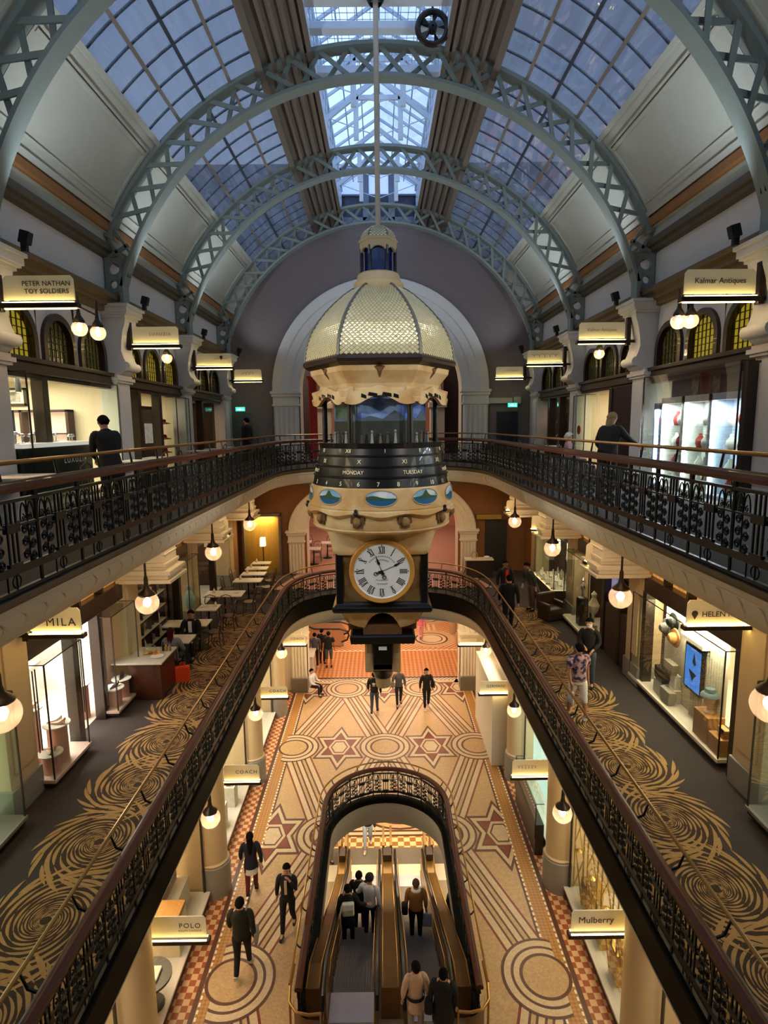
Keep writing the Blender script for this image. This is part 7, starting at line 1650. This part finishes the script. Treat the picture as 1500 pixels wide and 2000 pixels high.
def held_bag(c, q='r', w=.05, d=.3, h=.36):
    def f(t, U, S_): x, y, z = S_[q]['wr']; G().box(x-w/2, y-d/2, z-.16-h, x+w/2, y+d/2, z-.14).build('carrier_bag', cloth(c), t, bevel=.012); G().tube([(x, y-.06, z-.14), (x, y-.03, z-.07), (x, y+.03, z-.07), (x, y+.06, z-.14)], .008, 5).build('bag_handle', cloth(c), t)
    return f
def back_emblem(t, U, S_):          # white three-leaf mark on the back of the hooded top
    m = cloth('#ecece8'); y = .14
    for a in (-.7, 0, .7):
        g = G(); L_ = .10; g.add([U((sin(a)*L_*r+cos(a)*w, y+.004, 1.235+cos(a)*L_*r-sin(a)*w)) for r, w in ((.05, 0), (.5, .026), (.8, .02), (1, 0), (.8, -.02), (.5, -.026))], [(0, 1, 2, 3, 4, 5)]); g.build('leaf_emblem', m, t, fixn=False)
    for z in (1.215, 1.198, 1.181): G().add([U((-.05, y, z)), U((.05, y, z)), U((.05, y, z+.009)), U((-.05, y, z+.009))], [(0, 1, 2, 3)]).build('emblem_bar', m, t, fixn=False)
    G().tube([U((.085*cos(a), .055+.055*sin(a), 1.45+.02*sin(a))) for a in [2*pi*i/12 for i in range(12)]], .035, 6, closed=True).build('hood', cloth('#0f0f11'), t, smooth=True)
Bk = pi      # facing away from the camera
# top gallery
person((-4.5, 9.75, 10.055), .9+pi, 'man in a black coat facing the jewellery counter on the top gallery', 0, '#0d0d10', '#111114', pose=dict(el=(-.22, -.10, 1.12), wl=(-.12, -.25, 1.02), er=(.22, -.10, 1.12), wr=(.12, -.25, 1.02)), H=1.66, build_=1.15, coat=.5, lean=.22, topname='coat')
person((4.15, 10.9, 10.055), 2.2, 'woman in black with a grey blonde bob leaning over the upper right cafe tables', 0, '#0b0b0d', '#0e0e10', hair='#8a755a', H=1.64, build_=1.3, pose=dict(el=(-.33, -.14, 1.2), wl=(-.42, -.34, 1.12), er=(.3, -.05, 1.12), wr=(.25, -.2, 1.0)), lean=.18, longhair=.02, female=1)
person((4.55, 14.4, 10.055), 1.2, 'small figure in a dusty pink top seated at the upper right cafe tables', 0, '#b08a8c', '#33333a', hair='#d8cfc4', H=1.62, pose=pose_sit(), female=1, topname='top')
person((-4.85, 21.4, 10.055), -2.0, 'man in navy at the far left end of the top gallery', 0, '#14161f', '#131318', H=1.75, build_=1.15)
# middle gallery
person((4.02, 11.6, 5.305), Bk+.2, 'shopper in a blue and pink patterned shirt and white shorts on the right carpet', 1, mat('patterned_shirt', '#20284a', .85, col2='#c9a0a0', tex='noise', tscale=11), '#e2ddd6', '#e8e4de', pose=pose_walk(.8, -1), sleeve=.5, short=.5, build_=1.1, topname='patterned_shirt', extra=held_bag('#dcd6cc', 'r', .04, .22, .25))
person((4.78, 13.15, 5.305), -.5, 'woman in a black hooded top and white face mask walking toward the patterned shirt', 0, '#0d0c0f', '#3d464c', '#1a1a1c', longhair=.22, mask=1, female=1, pose=dict(el=(-.22, -.06, 1.12), wl=(-.08, -.22, 1.08), er=(.24, .03, 1.12), wr=(.12, -.2, 1.0), kl=(-.09, -.06, .48), al=(-.09, -.06, .09)))
person((3.72, 16.9, 5.305), Bk-.1, 'man in a black suit walking away along the right rail of the middle gallery', 0, '#0d0d10', '#0c0c10', pose=pose_walk(.7), H=1.78, build_=1.05)
person((4.05, 19.0, 5.305), .3, 'person in a dark jacket over a bright red top, farther along the right carpet', 1, '#121214', '#141418', H=1.72, extra=lambda t, U, S_: G().box(-.05, -.135, 1.0, .06, -.105, 1.42).xf(lambda x, y, z: U((x, y, z))).build('red_shirt_front', cloth('#c8322e'), t, bevel=.01), pose=pose_walk(.5))
person((4.95, 19.0, 5.305), -1.3, 'shopper in a grey green coat bending to the jewellery window', 0, '#3a403c', '#6a5545', coat=.75, H=1.7, build_=1.15, lean=.35, topname='coat', pose=dict(el=(-.25, -.12, 1.12), wl=(-.12, -.28, 1.0)))
person((-5.3, 14.05, 5.305), Bk, 'seated woman with dark red hair and grey top, back to us, at the cafe', 0, '#6d7378', '#2f3238', hair='#3d1518', pose=pose_sit(), longhair=.12, female=1, topname='top')
person((-5.25, 15.45, 5.305), 0, 'seated man in a black jacket and white shirt facing the red haired woman', 0, '#0e0e11', '#121214', pose=pose_sit(), extra=lambda t, U, S_: G().box(-.045, -.132, 1.12, .045, -.10, 1.42).xf(lambda x, y, z: U((x, y, z))).build('shirt_front', cloth('#e4e2de'), t))
# ground floor
person((-.40, 22.3, .012), Bk-.1, 'walker in a black hooded top with a white leaf emblem on the back', 0, '#0d0d0f', '#3f4a5e', pose=pose_walk(.8), H=1.74, extra=back_emblem, topname='hooded_top')
person((.60, 22.9, .012), .15, 'walker in a grey top between the two in black on the mosaic', 0, '#55565c', '#1f2028', pose=pose_walk(.5), sleeve=1, H=1.66, female=1, extra=shoulder_bag('#8d8578', -1))
person((1.72, 22.6, .012), .2, 'person in black wide trousers and pale shoes, right of the three on the mosaic', 0, '#0f0f12', '#0d0d10', '#e6e1d6', longhair=.15, pose=pose_walk(.35), H=1.74, female=1, extra=shoulder_bag('#4a3d30', 1))
person((-3.28, 26.9, .012), Bk+.1, 'person in a grey jacket queueing by the escalator handrail beyond the arch', 0, '#4a4a58', '#15151a', '#dddddd', H=1.74)
person((-2.98, 27.4, .012), Bk-.4, 'person in dark clothes half hidden behind the grey jacket beyond the arch', 0, '#23232b', '#1c1c22', H=1.76)
person((-2.62, 26.9, .012), Bk+.1, 'person in a black top and grey shorts beyond the arch', 1, '#121316', '#4c4f58', '#16161a', sleeve=.5, short=.5, H=1.80)
person((-3.1, 24.05, .012), 1.2, 'person in white and black crouched on a stool by the fluted pilaster', 0, '#d8d8d8', '#17171a', pose=pose_sit(.42), H=1.6)
person((2.0, 30.2, .012), Bk, 'tiny figure in pink walking far off beyond the arch', 0, '#e07a92', '#e7a5ac', '#f2ede4', pose=pose_walk(.6), female=1, H=1.66)
person((-3.35, 13.1, .012), Bk+.15, 'woman in a navy jacket and white skirt hem beside the round pillar', 0, '#141a2c', '#6b1f22', longhair=.25, coat=.3, female=1, pose=pose_walk(.6), H=1.68, extra=lambda t, U, S_: G().lathe([(.17, .62), (.165, .70), (.15, .86)], 16, ry=.8).build('skirt_hem', cloth('#e2ddd4'), t, smooth=True, fixn=False))
person((-2.28, 12.0, .012), -.1, 'woman in a black jacket raising a hand to her face on the mosaic', 0, '#0e0d10', '#111115', '#3a2a26', longhair=.22, female=1, pose={**pose_walk(.8), 'er': (.24, -.06, 1.13), 'wr': (.10, -.16, 1.44), 'el': (-.24, .06, 1.12), 'wl': (-.25, .0, .87)}, extra=lambda t, U, S_: G().box(-.03, -.132, 1.05, .03, -.10, 1.38).build('pale_neckline', cloth('#c8a890'), t))
person((-3.08, 10.95, .012), Bk+.05, 'man in a dark olive jacket walking away, nearest on the mosaic', 0, '#16180f', '#0e0e11', '#cfc9c0', pose=pose_walk(.9), H=1.80, build_=1.12, extra=lambda t, U, S_: G().box(-.33, -.12, .74, -.27, .14, 1.0).build('phone_pouch', cloth('#8c8a84'), t, bevel=.01))
# ================================================================== ESCALATORS IN THE WELL
def escalators():
    m_step = mat('escalator_step', '#8f887c', 1, var=.1, spec=.03); m_skirt = mat('bronze_skirt', '#7d6236', .3, metal=.7, var=.2); m_deck2 = mat('gilt_deck', '#7a5c30', .3, metal=.6, var=.25, scale=4); m_hand = mat('black_handrail', '#0c0c0d', .35)
    m_comb = mat('comb_plate', '#b9bcc4', .35, metal=.5)
    Y0, Y1, Z1 = 10.5, 17.2, -3.6
    def zz(y): return 0 if y < Y0 else (Z1 if y > Y1 else Z1*(y-Y0)/(Y1-Y0))
    lanes = ((-1.20, -.28, 'left moving stair carrying the group in black and white'), (.34, 1.16, 'right moving stair carrying the person in the tan jacket'))
    for x0, x1, lab in lanes:
        t = empty('escalator', ((x0+x1)/2, Y0, 0), 0, lab+' down the well', 'escalator', 'escalators in the well'); w = (x1-x0)/2; f = lambda x, y, z: (x, y-Y0, z)
        n = 0; y = Y0
        while y < Y1-.2:
            g = G(); d = .40; z = zz(y); g.box(-w+.03, y, z-.24, w-.03, y+d-.012, z-.02)
            q = -w+.05
            while q < w-.05: g.box(q, y+.004, z-.02, q+.028, y+d-.016, z-.006); q += .056
            g.xf(f).build('step', m_step, t, fixn=False); y += d
        g = G(); g.box(-w, Y0-.62, -.03, w, Y0, .014); g.xf(f).build('comb_plate', m_comb, t, bevel=.005); g = G(); g.box(-w, Y1-.2, Z1-.02, w, Y1+.7, Z1+.02); g.xf(f).build('comb_plate', m_comb, t)
        for s in (-1, 1):
            xs = s*w; path = [(xs, y, zz(y)) for y in (Y0-.75, Y0, Y1, Y1+.8)]
            g = G(); g.sweep([[(x-.02, y, z-.3), (x+.02, y, z-.3), (x+.02, y, z+.12), (x-.02, y, z+.12)] for x, y, z in path], 0); g.xf(f).build('skirt', m_skirt, t)
            hp = [(xs+s*.05, Y0-.8, .5), (xs+s*.05, Y0-.95, .68), (xs+s*.05, Y0-.85, .86)]+[(xs+s*.05, y, zz(y)+.92) for y in (Y0-.5, Y0+.1, Y1-.1, Y1+.5)]+[(xs+s*.05, Y1+.85, Z1+.86), (xs+s*.05, Y1+.95, Z1+.68), (xs+s*.05, Y1+.8, Z1+.5)]
            G().tube(hp, .04, 8).xf(f).build('handrail', m_hand, t, smooth=True)
            g = G(); g.sweep([[(x+s*.03-.03, y, z+.12), (x+s*.03+.03, y, z+.12), (x+s*.03+.03, y, z+.86), (x+s*.03-.03, y, z+.86)] for x, y, z in path], 0); g.xf(f).build('balustrade_panel', m_deck2, t)
            G().tube([(xs-s*.03, y, zz(y)+.80) for y in (Y0-.4, Y0, Y1, Y1+.5)], .012, 6).xf(f).build('gilt_bead', m_brass, t, smooth=True)
    # centre deck and side decks
    for x0, x1, lab in ((-.155, .215, 'gilt deck between the two escalators'), (1.29, 1.60, 'curved gilt deck right of the escalators'), (-1.62, -1.33, 'dark gilt deck left of the escalators')):
        g = G(); P = [(y, zz(y)) for y in (Y0-.55, Y0, Y1, Y1+.9)]
        g.sweep([[(x0, y, z-.25), (x1, y, z-.25), (x1, y, z+.70), (x0, y, z+.70)] for y, z in P], 0)
        t = g.build('escalator_deck', m_deck2); tag(t, lab, 'deck', 'escalator decks'); xm = (x0+x1)/2; w = (x1-x0)/2
        for s in (-1, 1): G().tube([(xm+s*w*.82, y, z+.715) for y, z in P], .014, 6).build('gilt_bead', m_brass, t, smooth=True)
        G().box(x0+.04, Y1+.5, Z1+.74, x1-.04, Y1+.9, Z1+.95).build('end_cap', m_bronze, t, bevel=.02)
        for s in (-1, 1): G().box(xm+s*w*.7-.04, Y1+.9, Z1, xm+s*w*.7+.04, Y1+1.9, Z1+1.0).build('guide_rail', m_skirt, t)
    # landing glow strip at the foot
    # fixed stair at the right edge of the well, in shade
    t = empty('fixed_stair', (1.5, 12.4, -.3), 0, 'narrow shaded stair beside the right hand deck', 'stair')
    # people riding
    def ride(x, y, rz, *a, **k): return person((x, y, zz(y)-.0), rz, *a, **k)
    ride(-.98, 13.0, Bk+.1, 'rider in a black dress with a black and white backpack, left stair', 0, '#0c0c0e', '#0b0b0d', hair='#1a1210', coat=.6, female=1, extra=backpack('#e6e3de', .3, .34, .165, '#b9b49a'), pose=dict(el=(-.3, .03, 1.14), wl=(-.5, -.1, 1.02)), H=1.66)
    ride(-.74, 13.95, Bk-.1, 'rider in a dark hooded coat ahead of the backpack, left stair', 0, '#0d0d10', '#0c0c0e', coat=.55, H=1.74, hair='#20140f')
    ride(-.45, 13.5, Bk-.3, 'rider in a white shirt and black cap with an arm on the handrail', 0, '#d4d4d4', '#131318', hat='#15151a', pose=dict(er=(.30, -.03, 1.15), wr=(.42, -.22, 1.02)), H=1.76, topname='shirt')
    ride(.72, 13.25, Bk-.05, 'rider in a tan jacket with a white fur collar, right stair', 1, '#9a6530', '#0e0e10', hair='#5a4632', collar='#e6e0d4', H=1.70, build_=1.15, extra=lambda t, U, S_: (held_bag('#d6d8dc', 'l', .3, .05, .36)(t, U, S_), shoulder_bag('#0d0d0f', 1, .95)(t, U, S_)))
    ride(.50, 9.6, Bk+.1, 'rider in a beige jacket and grey skirt stepping on, cut by the picture bottom', 0, '#c9a98c', '#8f8680', hair='#18120f', H=1.62, female=1, coat=.5, extra=lambda t, U, S_: G().lathe([(.178, .93), (.185, .97), (.178, 1.01)], 18, ry=.82).build('belt_bag', cloth('#151214'), t, smooth=True, fixn=False))
    person((1.0, 9.45, .02), Bk-.2, 'figure in black with a big black bag at the lower right of the well', 0, '#08080a', '#08080a', H=1.60, build_=1.25, coat=.7, extra=shoulder_bag('#070708', 1, .9))
    person((1.95, 15.6, -3.6), .9, 'person in black half hidden by the right side of the well', 0, '#0c0e0c', '#121212', H=1.74)
    person((-.66, 19.25, -3.6), 0, 'walker in a dark top and pale jeans on the lower concourse', 0, '#17141c', '#93a2ad', '#d8cfc0', pose=pose_walk(.9), H=1.76)
    person((-2.0, 18.5, -3.6), .6, 'figure in a pink top with raised arms at the left foot of the stair', 0, '#d49aa8', '#8a7f70', pose=dict(el=(-.28, -.1, 1.25), wl=(-.3, -.2, 1.45), er=(.28, -.1, 1.25), wr=(.2, -.25, 1.4)), female=1)
    bpy.data.objects.remove(t)
escalators()
# escalator with black looped handrails in the hall beyond the arch
t = empty('hall_escalator', (-3.4, 29.6, 0), 0, 'escalator with looping black handrails beyond the arch on the left', 'escalator')
for dy in (0, 1.1):
    hp = [(-2.2, dy, 2.0), (-1.0, dy, 1.35), (-.2, dy, 1.0), (1.1, dy, .98), (1.5, dy, .85), (1.6, dy, .62), (1.5, dy, .38), (1.2, dy, .26)]
    G().tube(hp, .05, 8).build('handrail', mat('black_handrail', '#0c0c0d', .35), t, smooth=True); g = G(); g.prism([(-2.2, .9), (-1.0, .3), (1.2, .02), (1.45, .5), (1.1, .92), (-.2, .94), (-1.0, 1.28), (-2.2, 1.95)], dy-.02, dy+.02, 0, lambda u, v, q: (u, q, v)); g.build('side_panel', mat('tan_side_panel', '#b98a66', .4, var=.1), t)
G().box(-2.2, .05, -.0, 1.3, 1.05, .1).build('landing_plate', m_grey, t)
prop('hall_kiosk', G().box(-.5, -.5, 0, .5, .5, 1.0).box(-.55, -.55, 1.0, .55, .55, 1.05), m_marble, (-3.75, 26.2, .012), 'pale stone counter just beyond the fluted pilaster on the left', 'counter', smooth=False, bevel=.01)
for i, (x, y) in enumerate(((3.9, 27.5), (4.1, 29.5), (4.0, 31.5))):
    prop('hall_pillar', G().lathe([(.3, 0), (.3, .7), (.26, .72), (.26, 4.9)], 20), mat('tan_pillar', '#a98a68', .6), (x, y, .006), 'tan round pillar along the right of the hall beyond the arch, %s' % ('nearest', 'middle', 'farthest')[i], 'pillar', 'hall pillars')
